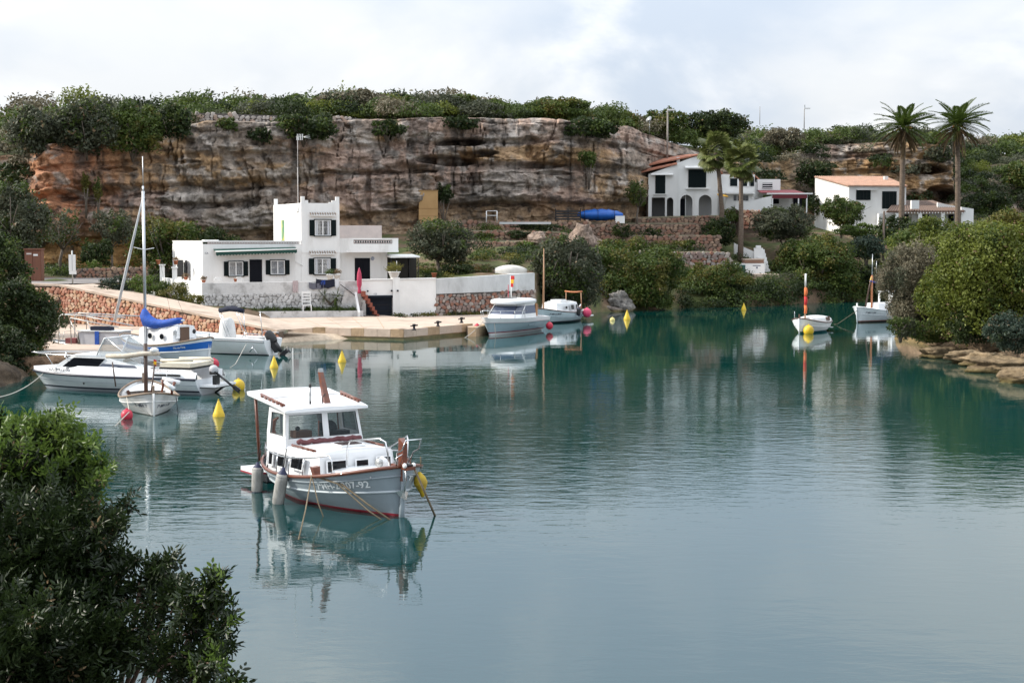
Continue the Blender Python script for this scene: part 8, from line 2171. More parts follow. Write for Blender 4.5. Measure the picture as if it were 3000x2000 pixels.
def shrub(name,label,cat,px0,px1,py0,py1,d,m,leaf=.24,k=14,depth=.9,trunk=None,cover=1.1,zbase=None,group=None,rough=.36,aspect=.5,deep=.45,foot=None):
    """a bush or tree that the photograph shows within px0..px1, py0..py1; it stands at distance d"""
    SEED[0] += 1
    rs = np.random.RandomState(SEED[0])
    x0,x1 = Xat(px0,d),Xat(px1,d)
    zt = W((px0 + px1) / 2,py0,d).z; zb = W((px0 + px1) / 2,py1,d).z
    w = x1 - x0; cx_ = (x0 + x1) / 2
    zg = foot if foot is not None else (ground_z((px0 + px1) / 2,d) if zbase is None else zbase)
    root = thing(name,label,cat,(cx_,d,zg),0,group)
    b0 = zb - zg
    blobs = dome_blobs(w,w * depth,zt - zg,rs,k,b0)
    foliage("crown" if trunk else "foliage",blobs,m,leaf,rs,root,cover,aspect,rough,deep,-1.1 if trunk else -.75)
    mb = MB()
    if trunk:
        th = max(b0 + .25 * (zt - zb),.5)
        limbs(mb,(rs.normal() * .05,0,0),(rs.normal() * .2,rs.normal() * .1,th * .75),w,(zt - zg) - th * .75,rs,6,trunk)
        mb.build("trunk",root)
    else:
        for i in range(5):
            a = rs.rand() * 6.3
            mb.tube([(0,0,-.3),(math.cos(a) * w * .1,math.sin(a) * w * .1,(zt - zg) * .3),(math.cos(a) * w * .28,math.sin(a) * w * .28,(zt - zg) * .6)],[.07,.05,.02],BARK,5)
        mb.build("stem",root)
    return root
# ---- trees and shrubs one can point at, from left to right and back to front
shrub("olive_tree","grey-green olive tree at the far left edge before the red cliff","tree",-70,148,535,800,110,L_OLIVE,.26,14,trunk=.16,cover=1.25)
shrub("evergreen_shrub","dark drooping evergreen shrub over the left bank, nearest the speedboat bow","shrub",-130,155,815,1075,73,L_DARK,.17,20,depth=1.0,foot=.9,cover=1.6)
shrub("evergreen_shrub","low dark bush at the water's edge in the left corner under the drooping shrub","shrub",-150,105,955,1125,67.5,L_DARK,.16,16,depth=.8,foot=.5,cover=1.6)
shrub("evergreen_shrub","tall dark shrub at the left edge beside the brown cabinet","shrub",-140,82,690,960,86,L_DARK,.2,14,depth=.8,cover=1.5,foot=1.6)
shrub("bare_tree","small thin-leaved tree with dark forked trunk below the red cliff","tree",120,250,605,735,116,L_OLIVE,.22,9,trunk=.13,cover=.35)
shrub("young_olive_tree","small round olive tree with pale trunk in front of the ochre cliff foot","tree",268,392,604,720,117,L_OLIVE,.22,10,trunk=.09,cover=.8)
shrub("round_shrub","dark round shrub at the foot of the ochre cliff, left of the white house","shrub",236,335,690,796,115,L_DARK,.22,9,cover=1.2)
shrub("carob_tree","broad green carob tree behind the flat roof of the white house","tree",385,590,630,800,121,L_MID,.26,16,trunk=.18,cover=1.2)
shrub("carob_tree","low dark spreading tree between the flat roof and the cliff","tree",540,700,660,800,124,L_DARK,.26,12,trunk=.16,cover=1.2)
shrub("garden_olive_tree","big silvery olive tree in the garden right of the white house","tree",1196,1385,638,775,119,L_OLIVE,.22,16,trunk=.15,cover=1.05,foot=3.0)
shrub("water_edge_tree","grey-green olive tree leaning over the water behind the thin-masted boat","tree",1556,1760,690,925,119,L_OLIVE,.24,18,trunk=.18,cover=1.25,foot=.8)
shrub("water_edge_shrub","dark green shrub hanging to the water between the leaning olive and the stone wall","shrub",1690,2010,705,925,131,L_MID,.26,22,depth=.7,cover=1.3,foot=.8)
shrub("water_edge_shrub","dark shrub over the water below the big stone retaining wall","shrub",1985,2200,765,905,138,L_MID,.25,16,depth=.7,cover=1.25,foot=.9)
shrub("round_tree","large round dark tree over the water behind the flag-wrapped mast","tree",2268,2515,688,890,149,L_MID,.27,20,trunk=.2,cover=1.35,foot=1.2)
shrub("wall_shrub","dark shrub on the terrace under the two fan palms","shrub",2046,2152,634,726,152,L_DARK,.25,12,cover=1.25,foot=5.2)
shrub("wall_shrub","small shrub against the low wall behind the fan palm trunks","shrub",2115,2180,608,655,158,L_MID,.24,8,cover=1.2,foot=6.6)
shrub("dome_shrub","wide dome-shaped olive-green shrub below the maroon awning","shrub",2206,2385,600,712,154,L_OLIVE,.25,18,depth=.8,cover=1.25,foot=5.2)
shrub("citrus_tree","glossy green citrus tree before the lit gable of the tile-roofed house","tree",2400,2524,575,665,160,L_MID,.25,12,trunk=.12,cover=1.2,foot=6.3)
shrub("bright_hedge","bright green bush below the citrus tree","hedge",2440,2572,655,697,156,L_BRIGHT,.25,12,depth=.5,cover=1.2,foot=5.8)
shrub("dark_shrub","dark rounded shrub in front of the long veranda house","shrub",2562,2706,634,735,153,L_DARK,.26,14,depth=.8,cover=1.25,foot=5)
shrub("blue_green_shrub","blue-green shrub between the big round tree and the wooden pole","shrub",2480,2596,690,765,150,L_BLUE,.25,12,depth=.7,cover=1.25,foot=3.6)
shrub("low_shrub","low dark shrub at the water behind the two right-hand masts","shrub",2495,2610,765,872,150,L_DARK,.25,12,depth=.7,cover=1.25,foot=.9)
shrub("grey_shrub","small grey shrub behind the rearmost llaut mast","shrub",2530,2600,772,812,147,L_OLIVE,.24,8,depth=.7,cover=1.2,foot=1.6)
shrub("fig_tree","small green tree against the grey side wing of the arched house","tree",1832,1894,525,612,152,L_MID,.22,8,trunk=.1,cover=.9,foot=7.4)
shrub("terrace_shrub","dark ivy shrub on the lowest stone terrace right of the olive tree","shrub",1470,1560,675,702,137,L_DARK,.2,10,depth=.5,cover=1.2,foot=6.0)
shrub("terrace_shrub","yellow-green shrub on the middle stone terrace beside the olive tree","shrub",1385,1450,678,706,136,L_YELL,.2,8,depth=.5,cover=1.1,foot=6.0)
shrub("terrace_shrub","dark shrub with spikes hanging on the upper terrace wall by the blue boat","shrub",1500,1650,655,675,141,L_DARK,.2,10,depth=.3,cover=1.0,foot=6.6)
shrub("terrace_shrub","mid-green bush on the terrace beside the bare rock dome","shrub",1505,1570,705,738,132,L_BRIGHT,.2,9,depth=.5,cover=1.0,foot=4.9)
shrub("terrace_shrub","dark bush in the hollow of the bare rock dome","shrub",1680,1718,690,728,134,L_DARK,.2,7,depth=.6,cover=1.2,foot=4.5)
shrub("terrace_shrub","straggling green bush on the wall right of the rock dome","shrub",1790,1856,655,700,147,L_DARK,.2,9,depth=.4,cover=1.0,foot=6.2)
shrub("terrace_shrub","round dark shrub growing on the wall below the arched house's left end","shrub",1880,1945,668,712,149,L_DARK,.22,8,depth=.5,cover=1.1,foot=6)
shrub("terrace_shrub","bright green shrub in front of the second wall below the arched house","shrub",1960,2040,700,745,145.5,L_MID,.22,9,depth=.5,cover=1.1,foot=4.6)
shrub("terrace_shrub","low green shrub left of the second wall below the arched house","shrub",1720,1820,706,748,145,L_MID,.22,10,depth=.5,cover=1.1,foot=4.6)
shrub("vine_hedge","long low hedge of vines on the terrace above the overturned boat","hedge",1380,1475,735,775,128,L_BRIGHT,.2,12,depth=.35,cover=1.0,foot=3.6)
shrub("vine_hedge","dark end of the vine hedge beside the leaning olive tree","hedge",1470,1570,738,785,127,L_MID,.2,12,depth=.35,cover=1.0,foot=3.5)
shrub("aloe_clump","flowering aloe clump with red spikes beside the overturned boat","plant",1385,1455,775,806,117,leaf_mat("leaf_aloe",[(.05,.08,.02),(.08,.10,.03),(.32,.07,.025)]),.2,10,depth=.6,cover=1.0,foot=3.0,aspect=.22)
shrub("garden_shrub","dark garden shrub beside the red aloe flowers","shrub",1290,1392,772,812,117,L_DARK,.2,10,depth=.5,cover=1.1,foot=2.9)
shrub("cliff_shrub","dark bush growing out of the cliff face right of the long cave","shrub",1694,1754,436,496,148,L_MID,.25,8,depth=.7,cover=1.2,foot=11)
shrub("cliff_fern","dark fern clump on the cliff behind the ochre hut","shrub",1268,1332,536,602,143,L_DARK,.25,9,depth=.6,cover=1.1,foot=7.0)
shrub("hanging_creeper","left of two yellow-green creepers hanging down the red cliff","creeper",241,272,500,580,126.4,L_YELL,.18,7,depth=.5,cover=1.0,foot=8)
shrub("hanging_creeper","right of two yellow-green creepers, hanging lower on the red cliff","creeper",275,308,520,602,126.4,L_YELL,.18,7,depth=.5,cover=1.0,foot=8)
shrub("water_edge_shrub","dark shrub at the water below the little white boathouse's landing","shrub",2185,2300,818,893,142,L_DARK,.25,12,depth=.6,cover=1.25,foot=.9)
shrub("water_edge_shrub","dark shrub at the water just right of the large round tree","shrub",2490,2600,800,884,151,L_MID,.25,10,depth=.6,cover=1.25,foot=.8)
shrub("water_edge_shrub","low dark shrub at the water's edge below the rock dome, behind the pale boulder","shrub",1745,1860,800,915,130,L_DARK,.24,12,depth=.6,cover=1.25,foot=.7)
# ramp planting left of the house
shrub("ramp_shrub","bluish-green low shrub beside the ramp above the red stone wall","shrub",286,388,806,868,99.6,L_BLUE,.16,12,depth=.5,cover=1.1,foot=2.4)
shrub("ramp_shrub","bright yellow-green bush beside the ramp next to the tall mast","shrub",378,460,802,868,99.2,L_BRIGHT,.16,9,depth=.5,cover=1.1,foot=2.1)
shrub("ramp_shrub","dark green bush behind the dry grass, left of the white terrace wall","shrub",440,505,822,884,100,L_MID,.16,9,depth=.5,cover=1.1,foot=1.9)
shrub("ramp_grass","tall dry ornamental grass spilling over the ramp by the white terrace wall","grass clump",470,562,826,898,98.4,L_YELL,.3,9,depth=.6,cover=.9,foot=1.6,aspect=.14)
shrub("ramp_shrub","small yellow-flowered bush at the corner of the white terrace wall","shrub",540,602,858,912,97.6,L_YELL,.16,8,depth=.6,cover=1.0,foot=1.3)
shrub("agave","bright green agave on the low stone wall under the cliff","plant",256,305,762,792,113,L_BRIGHT,.5,5,depth=.8,cover=.8,foot=3.4,aspect=.12)
# right-hand promontory
shrub("tamarisk","feathery grey-brown tamarisk on the right-hand shore","tree",2570,2800,720,1000,84,L_GREY,.16,24,depth=.8,cover=1.3,foot=1.2,rough=.4,aspect=.3)
shrub("mastic_tree","big rounded glossy green mastic bush at the right edge of the picture","tree",2735,3080,650,1005,78,L_SUN,.185,44,depth=.8,cover=1.3,foot=1.4,rough=.4)
shrub("mastic_tree","yellow-green mastic lump between the tamarisk and the big mastic bush","tree",2690,2860,760,960,82,L_SUN,.17,22,depth=.7,cover=1.25,foot=1.4,rough=.4)
shrub("sage_shrub","pale green shrub on the slope behind the tamarisk, under the veranda house","shrub",2610,2960,640,850,92,L_SUN,.18,30,depth=.6,cover=1.25,foot=2.6,rough=.45)
shrub("bright_shrub","yellowish-green bush crowning the right edge above the mastic","shrub",2860,3110,612,760,92,L_YELL,.18,18,depth=.7,cover=1.25,foot=2.8)
shrub("shore_shrub","blue-green low shrub on the rocks at the right edge, nearest the camera","shrub",2880,3060,915,1045,70,L_BLUE,.13,16,depth=.8,cover=1.3,foot=1.2)
shrub("shore_shrub","olive-green low bush at the rock edge below the tamarisk","shrub",2640,2800,930,1012,81,L_MID,.14,14,depth=.6,cover=1.2,foot=1.0)
shrub("shore_shrub","dark gap-filling shrub between the mastic and the shore rocks","shrub",2775,2905,900,1020,77,L_DARK,.15,12,depth=.6,cover=1.2,foot=1.1)
shrub("grey_sprig","small silver-leaved sprig at the shore end below the tamarisk","plant",2595,2685,920,1000,80,L_OLIVE,.12,10,depth=.6,cover=.9,foot=.9)
# ---- cliff-top bushes with an outline of their own
def top_shrub(label,px0,px1,py0,py1,back,m,k=14,name="hilltop_shrub",front=False):
    d = plateau_pt((px0 + px1) / 2,back if back > 1 or back < 0 else back - 3.2).y
    shrub(name,label,"shrub",px0,px1,py0,py1,d,m,.34,k,depth=.7,cover=1.2,foot=W((px0 + px1) / 2,py1,d).z)
top_shrub("broad grey-green bush spilling over the cliff edge above the red rock, left end",30,215,305,470,.6,L_OLIVE,18)
top_shrub("grey-green bush spilling over the red cliff, second from the left end",180,345,290,460,.2,L_OLIVE,18)
top_shrub("thick mixed bush hanging over the cliff where red rock turns grey",310,480,300,465,.2,L_MID,18)
top_shrub("dark green bush at the left end of the cliff-top dry wall",440,570,300,430,.6,L_DARK,16)
top_shrub("dark overhanging bush on the cliff edge left of the house aerial",730,800,375,420,.2,L_DARK,10)
top_shrub("dark bush hanging over the cliff edge behind the house aerial",800,985,332,420,.0,L_DARK,18)
top_shrub("dark bush on the cliff edge left of the aerial beneath the dry wall",638,705,345,388,.6,L_MID,9)
top_shrub("large rounded brownish bush on the skyline above the tower house",935,1135,258,345,9,L_GREY,20)
top_shrub("green bush on the skyline right of the brownish one",1120,1240,278,352,7,L_MID,14)
top_shrub("dark bush dropping over the cliff edge right of the aerial",1080,1190,350,410,.2,L_DARK,12)
top_shrub("dome-shaped green bush on the skyline left of the short stone wall",1255,1425,274,370,6,L_MID,20)
top_shrub("dark low bush on the cliff edge above the long cave",1290,1400,340,384,.3,L_DARK,12)
top_shrub("big rounded green bush on the skyline above the short stone wall",1530,1745,286,375,7,L_MID,20)
top_shrub("dark hollow bush over the cliff edge right of the short stone wall",1640,1800,345,410,.8,L_DARK,16)
top_shrub("dark rounded bush on the skyline behind the arched house",1995,2185,322,410,3,L_DARK,20)
top_shrub("dark bush on the skyline between the pole and the arched house",1880,2010,316,395,6,L_MID,14)
top_shrub("bush over the cliff edge left of the arched house roof",1760,1880,330,390,5,L_MID,12)
top_shrub("brownish bush on the slope right of the fan palms",2230,2350,370,440,4,L_GREY,14)
top_shrub("brown-grey bush on the slope left of the date palms",2370,2500,385,480,2,L_GREY,16)
top_shrub("grey bush hanging above the rock caves between the date palms",2690,2790,425,480,.5,L_OLIVE,12)
top_shrub("dark bush on the slope right of the second date palm",2830,2960,560,640,-16,L_DARK,16)
top_shrub("dark green bush at the far right edge of the slope",2930,3080,470,560,-10,L_MID,16)
top_shrub("ivy mass on the slope between the arched house and the tile-roofed house",2330,2430,470,560,-8,L_DARK,14)
top_shrub("dark slope bush behind the maroon awning",2370,2450,560,640,-18,L_DARK,12)
# ---- the rest of the scrub reads as one mass
def scrub_mass():
    rs = np.random.RandomState(5)
    Vs,Fs,Ms,base = [],[],[],0
    mats = [L_MID,L_DARK,L_OLIVE,L_GREY,L_BLUE,L_SUN]
    def add(p,r,h,m,leaf):
        nonlocal base
        bl = [(p.x,p.y,p.z + h * .35,r,r,h * .62)]
        for i in range(4):
            a = rs.rand() * 6.3; s = .4 + .25 * rs.rand()
            bl.append((p.x + math.cos(a) * r * .6,p.y + math.sin(a) * r * .6,p.z + h * (.2 + .55 * rs.rand()),r * s,r * s,h * s * .7))
        P,N = cloud_points(bl,.58 / (leaf * leaf * .5 * .5),rs,.3,.4,-.12)
        V,F = kites(P,N,leaf,leaf * .5,rs)
        Vs.append(V); Fs.append(F + base); base += len(V); Ms.append(np.full(len(F),m))
    for i in range(520):
        px = rs.uniform(-260,3260)
        back = rs.rand() ** 1.3 * 46 - 1.0
        # thin it where bare rock and walls show at the edge
        if back < 3 and 560 < px < 1960 and rs.rand() < .7: continue
        if back < 5 and (530 < px < 830 or 960 < px < 1100 or 1470 < px < 1660): continue
        p = plateau_pt(px,back)
        r = rs.uniform(.9,2.1) * (1 + back / 60); h = r * rs.uniform(.75,1.25)
        zone = vnoise(px * .006,back * .08,2.0) + rs.normal() * .35
        m = 3 if zone > .6 else (0 if zone > -.2 else (2 if zone > -.5 else (1 if rs.rand() < .5 else 5)))
        add(p,r,h,m,.30 if back < 12 else .44)
    # slopes right of the arched house, and the tops of the lower land
    for i in range(210):
        px = rs.uniform(2190,3250) if i < 170 else rs.uniform(-300,90)
        col = CLIFF_P[:,int(np.argmin(np.abs(CLIFF_PX - px)))]
        if 2470 < px < 2830 and rs.rand() < .82: continue
        k = int((.05 + .93 * rs.rand()) * (len(col) - 6));
        if 2240 < px < 2370 and .25 < k / len(col) < .85 and rs.rand() < .8: continue
        p = Vector(col[k])
        r = rs.uniform(.9,2.0); add(p,r,r * rs.uniform(.7,1.2),int(rs.choice([0,1,1,2,3])),.36)
    V = np.concatenate(Vs); F = np.concatenate(Fs); M_ = np.concatenate(Ms)
    o = link("scrub",np_mesh("scrub",V,F,mats=mats,midx=M_)); tag(o,"dense green and grey scrub covering the hill above the cliff","scrub",None,"stuff")
scrub_mass()
def low_cover():
    """weeds and low plants on the terraces, garden and foot of the cliff"""
    rs = np.random.RandomState(9)
    Vs,Fs,Ms,base = [],[],[],0
    mats = [L_MID,L_DARK,L_OLIVE,L_YELL]
    def patch(px,d,r,h,m,leaf=.2,z=None):
        nonlocal base
        zz = ground_z(px,d) if z is None else z
        bl = [(Xat(px,d),d,zz + h * .2,r,r,h * .8)]
        P,N = cloud_points(bl,.5 / (leaf * leaf * .25),rs,.35,.5,-.05)
        V,F = kites(P,N,leaf,leaf * .5,rs); Vs.append(V); Fs.append(F + base); base += len(V); Ms.append(np.full(len(F),m))
    for i in range(470):
        px = rs.uniform(1400,3000) if i < 340 else rs.uniform(2130,2640); dd,zz = low_col(px)
        d = rs.uniform(dd[3],dd[-1] - 2) if i < 340 else rs.uniform(dd[1] + .6,dd[4])
        if 1375 < px < 1565 and d < 121: continue
        if 1850 < px < 2380 and d > 154: continue
        if 2400 < px < 2840 and d > 158: continue
        if 2120 < px < 2290 and 144.5 < d < 150: continue
        patch(px,d,rs.uniform(.5,1.3),rs.uniform(.3,.9),int(rs.choice(4,p=[.4,.35,.15,.1])))
    for i in range(75):                                   # dark growth at the water's edge
        px = rs.uniform(1985,2580); dd,zz = low_col(px); patch(px,dd[1] + rs.uniform(-.2,2.2),rs.uniform(.8,1.4),rs.uniform(.8,1.5),int(rs.choice([1,1,0])),.24)
    for i in range(60):
        px = rs.uniform(-100,640); d = rs.uniform(112,125); patch(px,d,rs.uniform(.5,1.2),rs.uniform(.3,.8),int(rs.choice([1,1,2,0])))
    for i in range(50):
        px = rs.uniform(1200,1560); d = rs.uniform(113,126)
        if px > 1375 and d < 120.5: continue
        patch(px,d,rs.uniform(.4,1.0),rs.uniform(.3,.7),int(rs.choice([1,0,0,3])),.17)
    for i in range(40):                                   # right promontory
        y = rs.uniform(60,92); patch(1500 + FPX * rs.uniform(27.5,40) / y,y,rs.uniform(.6,1.4),rs.uniform(.5,1.2),int(rs.choice([0,1,2])),.17,z=1.6)
    for i in range(60):                                   # and the land behind it
        y = rs.uniform(58,125); patch(1500 + FPX * rs.uniform(31,62) / y,y,rs.uniform(1.0,2.0),rs.uniform(.8,2.2),int(rs.choice([0,0,1,2])),.26,z=2.6)
    for i in range(70):                                   # left bank
        y = rs.uniform(60,86); x = rs.uniform(-40,-23.5); patch(1500 + FPX * x / y,y,rs.uniform(.6,1.3),rs.uniform(.5,1.3),1,.18,z=1.2)
    for i in range(46):                                   # weeds at the foot of the garden wall
        px = rs.uniform(1160,1560); patch(px,107.4 + (px - 1160) * .018,rs.uniform(.2,.45),rs.uniform(.15,.4),int(rs.choice([1,1,3])),.12,z=.5)
    for i in range(26):
        px = rs.uniform(300,590); patch(px,98.5 + rs.uniform(0,4),rs.uniform(.3,.7),rs.uniform(.2,.5),int(rs.choice([0,1,3])),.14)
    V = np.concatenate(Vs); F = np.concatenate(Fs); M_ = np.concatenate(Ms)
    o = link("ground_cover",np_mesh("ground_cover",V,F,mats=mats,midx=M_)); tag(o,"weeds and low green plants covering the terraces and banks","ground cover",None,"stuff")
low_cover()
# ---- palms
def frond_feather(L,rs,dead=False):
    """a feather frond along +X, arching down: a rib with two rows of leaflets; returns verts, quads"""
    V,F = [],[]
    n = 24
    arch = .62 if not dead else .8
    for i in range(n + 1):
        t = i / n
        V.append((L * t * (1 - .12 * t),0,-arch * L * .55 * t * t))
    pts = np.array(V)
    VV,FF = [],[]
    def q(a,b,c,d):
        k = len(VV); VV.extend([a,b,c,d]); FF.append((k,k + 1,k + 2,k + 3))
    for i in range(n):
        w = .035 * L / 3
        a,b = pts[i],pts[i + 1]
        q(a + (0,w,0),a - (0,w,0),b - (0,w * .8,0),b + (0,w * .8,0))
        if i > 1:
            t = i / n; ll = L * (.17 * math.sin(math.pi * min(1,t * .9 + .12)) + .05)
            for s in (-1,1):
                for h in (0,.5):
                    a0 = pts[i] * (1 - h) + pts[i + 1] * h
                    e = a0 + np.array([ll * .55,s * ll * (.65 if not dead else .35),ll * (.18 - .45 * t - (.5 if dead else 0)) + rs.normal() * .03])
                    m_ = (a0 + e) / 2
                    wd = np.array([.022 * L / 3 + .012,0,0]) * 1.5
                    q(a0,m_ - wd,e,m_ + wd)
    return np.array(VV),np.array(FF)
def date_palm(label,px,py_base,py_top,d,foot,rad,lean=0.0,seed=1):
    rs = np.random.RandomState(seed)
    x = Xat(px,d); zc = W(px,py_top,d).z - foot
    root = thing("date_palm",label,"palm tree",(x,d,foot))
    mb = MB(); pts,rad_ = [],[]
    for i in range(25):
        t = i / 24; pts.append((lean * t * t,0,-.5 + (zc + .3) * t)); rad_.append((.30 - .05 * t + (.015 if i % 2 else 0)) * (1.25 if i < 2 else 1) + (.10 if i > 22 else 0))
    mb.tube(pts,rad_,PBARK,10); mb.build("trunk",root)
    live,livef = frond_feather(rad,rs); dead,deadf = frond_feather(rad * .85,rs,True)
    lm = np_mesh("frond",live,livef,L_MID); dm = np_mesh("dead_frond",dead,deadf,L_DRY)
    nlive = 46
    for i in range(nlive):
        a = i * 2.39996 + rs.rand() * .3; el = R(72 - 92 * (i / nlive) ** .72) + rs.normal() * .06
        s = .85 + .25 * rs.rand()
        link("frond",lm,root,(lean,0,zc),Euler((rs.normal() * .25,-el,a)),(s,s,s))
    for i in range(26):
        a = i * 2.39996 * 1.7 + rs.rand(); el = R(4 - 58 * rs.rand())
        s = .7 + .35 * rs.rand()
        link("dead_frond",dm,root,(lean,0,zc - .15 - .35 * rs.rand()),Euler((rs.normal() * .3,-el,a)),(s,s,s))
    fb = MB()
    for i in range(7):
        a = rs.rand() * 6.3; e = Vector((lean + math.cos(a) * .9,math.sin(a) * .9,zc - .1 - rs.rand() * .4))
        fb.tube([(lean,0,zc),Vector((lean,0,zc + .25)).lerp(e,.6),e],[.05,.05,.09],mat("date_stalk",(.42,.20,.06),.7),5)
    fb.build("fruit_stalk",root)
    return root
date_palm("left of the two tall date palms, before the tile-roofed house",2637,655,372,160,5.6,3.7,.1,3)
date_palm("right of the two tall date palms, taller against the sky",2802,650,366,163,5.8,3.9,-.25,4)
def fan_leaf(r,rs):
    VV,FF = [],[]
    def q(a,b,c,d):
        k = len(VV); VV.extend([a,b,c,d]); FF.append((k,k + 1,k + 2,k + 3))
    c0 = np.array([.9 * r,0,0.0])
    q(np.array([0,.03,0]),np.array([0,-.03,0]),c0 - (0,.03,0),c0 + (0,.03,0))
    for i in range(19):
        a = R(-105 + 210 * i / 18)
        e = c0 + np.array([math.cos(a) * r * .75,math.sin(a) * r * .75,-.14 * r * (1 + .5 * rs.rand())])
        m_ = c0 + np.array([math.cos(a) * r * .45,math.sin(a) * r * .45,.02])
        w = np.array([-math.sin(a),math.cos(a),0]) * .10 * r
        q(c0,m_ - w,e,m_ + w)
    return np.array(VV),np.array(FF)
def fan_palm(label,px,py_c,d,foot,rad,seed,lean=0.0):
    rs = np.random.RandomState(seed)
    zc = W(px,py_c,d).z - foot
    root = thing("fan_palm",label,"palm tree",(Xat(px,d),d,foot))
    mb = MB(); mb.tube([(-lean,0,-.5),(.05 - lean,0,zc * .3),(-lean * .5,0,zc * .75),(0,0,zc)],[.30,.24,.20,.24],PBARK,10); mb.build("trunk",root)
    V,F = fan_leaf(rad * .52,rs)
    lm = np_mesh("fan_leaf",V,F,leaf_mat("leaf_fan_palm",[(.035,.05,.014),(.11,.135,.035),(.30,.30,.13)],rough=.4)); dm = np_mesh("dead_fan_leaf",V,F,L_DRY)
    for i in range(38):
        a = i * 2.39996; el = R(80 - 138 * (i / 38)) + rs.normal() * .1; s = .85 + .35 * rs.rand()
        link("fan_leaf",lm,root,(0,0,zc),Euler((rs.normal() * .5,-el,a)),(s,s,s))
    for i in range(14):
        a = i * 2.39996; el = R(-52 - 25 * rs.rand())
        link("dead_fan_leaf",dm,root,(0,0,zc - .3),Euler((0,-el,a)),(.7,.7,.7))
fan_palm("taller of the two fan palms before the arched house, left trunk",2094,448,156,6.6,2.4,5,-.6)
fan_palm("right-hand fan palm, its trunk rising from the water-side garden",2168,478,150,4.4,2.3,6)
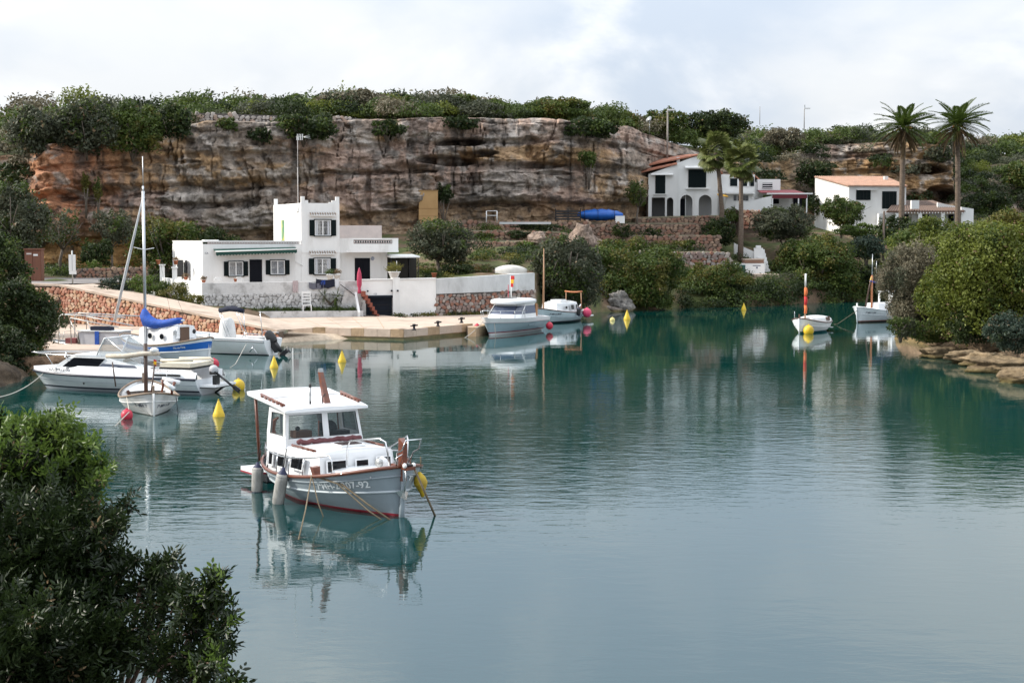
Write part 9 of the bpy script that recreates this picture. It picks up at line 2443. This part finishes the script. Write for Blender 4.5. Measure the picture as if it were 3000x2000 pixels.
# ================================================================== FOREGROUND MASTIC BUSH
def foreground_bush():
    rs = np.random.RandomState(77)
    M_LEAF = leaf_mat("mastic_leaf",[(.0054,.0102,.0041),(.0136,.0245,.0075),(.0313,.0517,.0122)],trans=.22,rough=.42,patch=2.2,spec=.35)
    M_TIP = leaf_mat("mastic_bright_leaf",[(.05,.09,.018),(.085,.14,.025),(.14,.20,.04)],trans=.4,rough=.4,patch=2.5,spec=.5)  # brighter leaf colour for the upper, upward-facing tips
    TW = mat("twig",(.085,.055,.04),.9,(.14,.09,.065),20)
    root = thing("mastic_bush","leafy mastic bush filling the lower left corner, nearest the camera","bush",(W(150,1900,6.4).x,6.4,2.6))
    o0 = root.location.copy()
    # lumps of the bush: centre px, py, distance, radius in px
    lumps = [(50,1420,7.6,190),(145,1295,7.8,85),(210,1360,7.7,75),(20,1300,7.9,95),(190,1440,7.6,90),(225,1540,7.3,95),(110,1620,7.1,190),(270,1650,7.1,80),
             (60,1730,7.0,220),(330,1740,7.0,70),(240,1790,6.9,140),(410,1730,6.9,40),(330,1890,6.7,120),(200,1930,6.6,190),(450,1860,6.7,55),(480,1950,6.5,85),(560,1870,6.6,62),
             (600,1800,6.6,42),(565,1970,6.5,80),(630,1900,6.5,36),(60,1950,6.4,230),(430,1790,6.8,45),(300,1560,7.3,45),(500,1700,6.9,22),(520,1790,6.7,30)]
    P,D,Tp = [],[],[]
    L_ = []
    for (px,py,d,r) in lumps:
        c = W(px,py,d); rr = r / FPX * d
        L_.append((c,rr))
        n = int((600 if px < 280 else 320) * (r / 150.0) ** 2)
        dd = rs.normal(size=(n,3)); dd /= np.linalg.norm(dd,axis=1,keepdims=True)
        q = rs.rand(n) ** .55
        k = .84 + .75 * fbm(dd[:,0] * 3.4 + px,dd[:,1] * 3.4,dd[:,2] * 3.4 + py,3)
        pts = np.array(c) + dd * (q * k * rr)[:,None]
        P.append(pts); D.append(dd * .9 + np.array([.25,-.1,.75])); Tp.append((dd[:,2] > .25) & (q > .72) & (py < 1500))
    # long shoots standing clear of the mass: tip px, py and base px, py
    shoots = [((175,1205),(150,1330),7.8),((120,1235),(110,1340),7.9),((270,1300),(215,1390),7.7),((310,1390),(250,1480),7.6),((330,1520),(250,1600),7.2),
              ((350,1545),(290,1620),7.2),((490,1655),(400,1730),7.0),((470,1700),(390,1770),7.0),((505,1720),(440,1790),6.9),((650,1680),(590,1800),6.6),((630,1700),(560,1850),6.6),
              ((655,1760),(600,1840),6.6),((670,1810),(600,1880),6.5),((672,1880),(600,1930),6.5),((560,1720),(540,1830),6.6),((610,1740),(580,1840),6.6),((650,1950),(570,1990),6.4),((690,1990),(620,2040),6.4),((60,1240),(70,1340),7.9),((10,1250),(20,1340),8.0),((220,1260),(190,1350),7.8),((505,1640),(455,1690),7.0),((520,1700),(470,1760),6.9),((380,1470),(320,1540),7.4),((300,1345),(250,1420),7.7),((365,1620),(320,1680),7.2),((400,1640),(350,1700),7.1)]
    twigs = MB()
    for (tip,base,d) in shoots:
        a,b = W(base[0],base[1],d),W(tip[0],tip[1],d - .15)
        mid = a.lerp(b,.5) + Vector((rs.normal() * .02,rs.normal() * .05,rs.normal() * .02))
        twigs.tube([a,mid,b],[.006,.004,.0018],TW,5)
        n = 16
        for i in range(n):
            t = .15 + .85 * i / (n - 1); q = (a.lerp(mid,t * 2) if t < .5 else mid.lerp(b,t * 2 - 1))
            for s in range(3):
                P.append(np.array([[q.x + rs.normal() * .012,q.y + rs.normal() * .03,q.z + rs.normal() * .012]])); v = np.array((b - a).normalized()) * .7 + rs.normal(size=3) * .5
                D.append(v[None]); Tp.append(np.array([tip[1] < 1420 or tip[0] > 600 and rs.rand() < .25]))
    P = np.concatenate(P); D = np.concatenate(D) + rs.normal(size=(len(P),3)) * .45; D /= np.linalg.norm(D,axis=1,keepdims=True); Tp = np.concatenate(Tp)
    # every point carries a sprig: a short stalk with paired leaflets
    n = len(P); Vs,Fs = [],[]
    side = np.cross(D,rs.normal(size=(n,3))); side /= np.linalg.norm(side,axis=1,keepdims=True) + 1e-9
    up = np.cross(side,D)
    def leaves(sel_mask,nl,ll,lw):
        V_,base = [],0
        p,d,s,u = P[sel_mask],D[sel_mask],side[sel_mask],up[sel_mask]
        m = len(p)
        if m == 0: return None
        for k in range(nl):
            f = (k // 2) / max(1,(nl - 1) // 2); sg = 1 if k % 2 else -1
            if k == nl - 1: dirv = d; sg = 0
            else: dirv = d * .55 + s * sg * .85
            dirv = dirv + u * (.15 + .25 * rs.normal(size=(m,1))) + rs.normal(size=(m,3)) * .12
            dirv = dirv / np.linalg.norm(dirv,axis=1,keepdims=True)
            L = ll * (.5 + .85 * rs.rand(m,1)); Wd = lw * (.75 + .5 * rs.rand(m,1))
            o = p + d * (f * .055)
            b = np.cross(dirv,u); b /= np.linalg.norm(b,axis=1,keepdims=True) + 1e-9
            nn = np.cross(b,dirv)
            q = np.empty((m,6,3))
            q[:,0] = o; q[:,1] = o + dirv * L * .35 + b * Wd * .5 + nn * .0025; q[:,2] = o + dirv * L * .75 + b * Wd * .38 + nn * .002; q[:,3] = o + dirv * L
            q[:,4] = o + dirv * L * .75 - b * Wd * .38 + nn * .002; q[:,5] = o + dirv * L * .35 - b * Wd * .5 + nn * .0025
            V_.append(q.reshape(-1,3))
        V = np.concatenate(V_); k = len(V) // 6; i = np.arange(k) * 6
        F = np.concatenate([np.stack([i,i + 1,i + 2,i + 3],1),np.stack([i,i + 3,i + 4,i + 5],1)])
        return V - np.array(o0),F
    dry = rs.rand(len(P)) < .02
    r = leaves(dry,5,.034,.012); o = link("dry_foliage",np_mesh("dry_foliage",r[0],r[1],L_DRY),root); o["kind"] = "stuff"
    Tp = Tp | dry
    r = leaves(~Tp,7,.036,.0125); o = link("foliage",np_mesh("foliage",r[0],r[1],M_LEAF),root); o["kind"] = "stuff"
    r = leaves(Tp & ~dry,7,.036,.013); o = link("bright_foliage",np_mesh("bright_foliage",r[0],r[1],M_TIP),root); o["kind"] = "stuff"
    # single big leaves one can pick out on the clear shoots
    me = np_mesh("leaf",[(0,0,0),(.014,.0065,.002),(.030,.0055,.001),(.040,0,0),(.030,-.0055,.001),(.014,-.0065,.002)],[(0,1,2,3),(0,3,4,5)],M_LEAF)
    k = 0
    for (tip,base,d) in shoots:
        a,b = W(base[0],base[1],d),W(tip[0],tip[1],d - .15)
        for i in range(10):
            q = a.lerp(b,.35 + .65 * i / 9.0); v = (b - a).normalized() * .6 + Vector(rs.normal(size=3).tolist()) * .7
            rot = v.to_track_quat('X','Z').to_euler(); s = float(.8 + .5 * rs.rand())
            link("leaf",me,root,q - o0,rot,(s,s,s)); k += 1
    # the boughs inside
    rt = Vector((W(60,2300,7.2).x,7.4,2.0))
    for (c,rr) in L_:
        m_ = rt.lerp(c,.55) + Vector((rs.normal() * .06,rs.normal() * .06,.05)); twigs.tube([rt,m_,c],[.035,.02,.008],TW,6)
        for j in range(5):
            e = c + Vector(rs.normal(size=3).tolist()).normalized() * rr * .85; twigs.tube([c,c.lerp(e,.5) + Vector((0,0,.02)),e],[.008,.005,.0018],TW,5)
    tw = twigs.build("twigs",root)
    tw.location = -o0
foreground_bush()
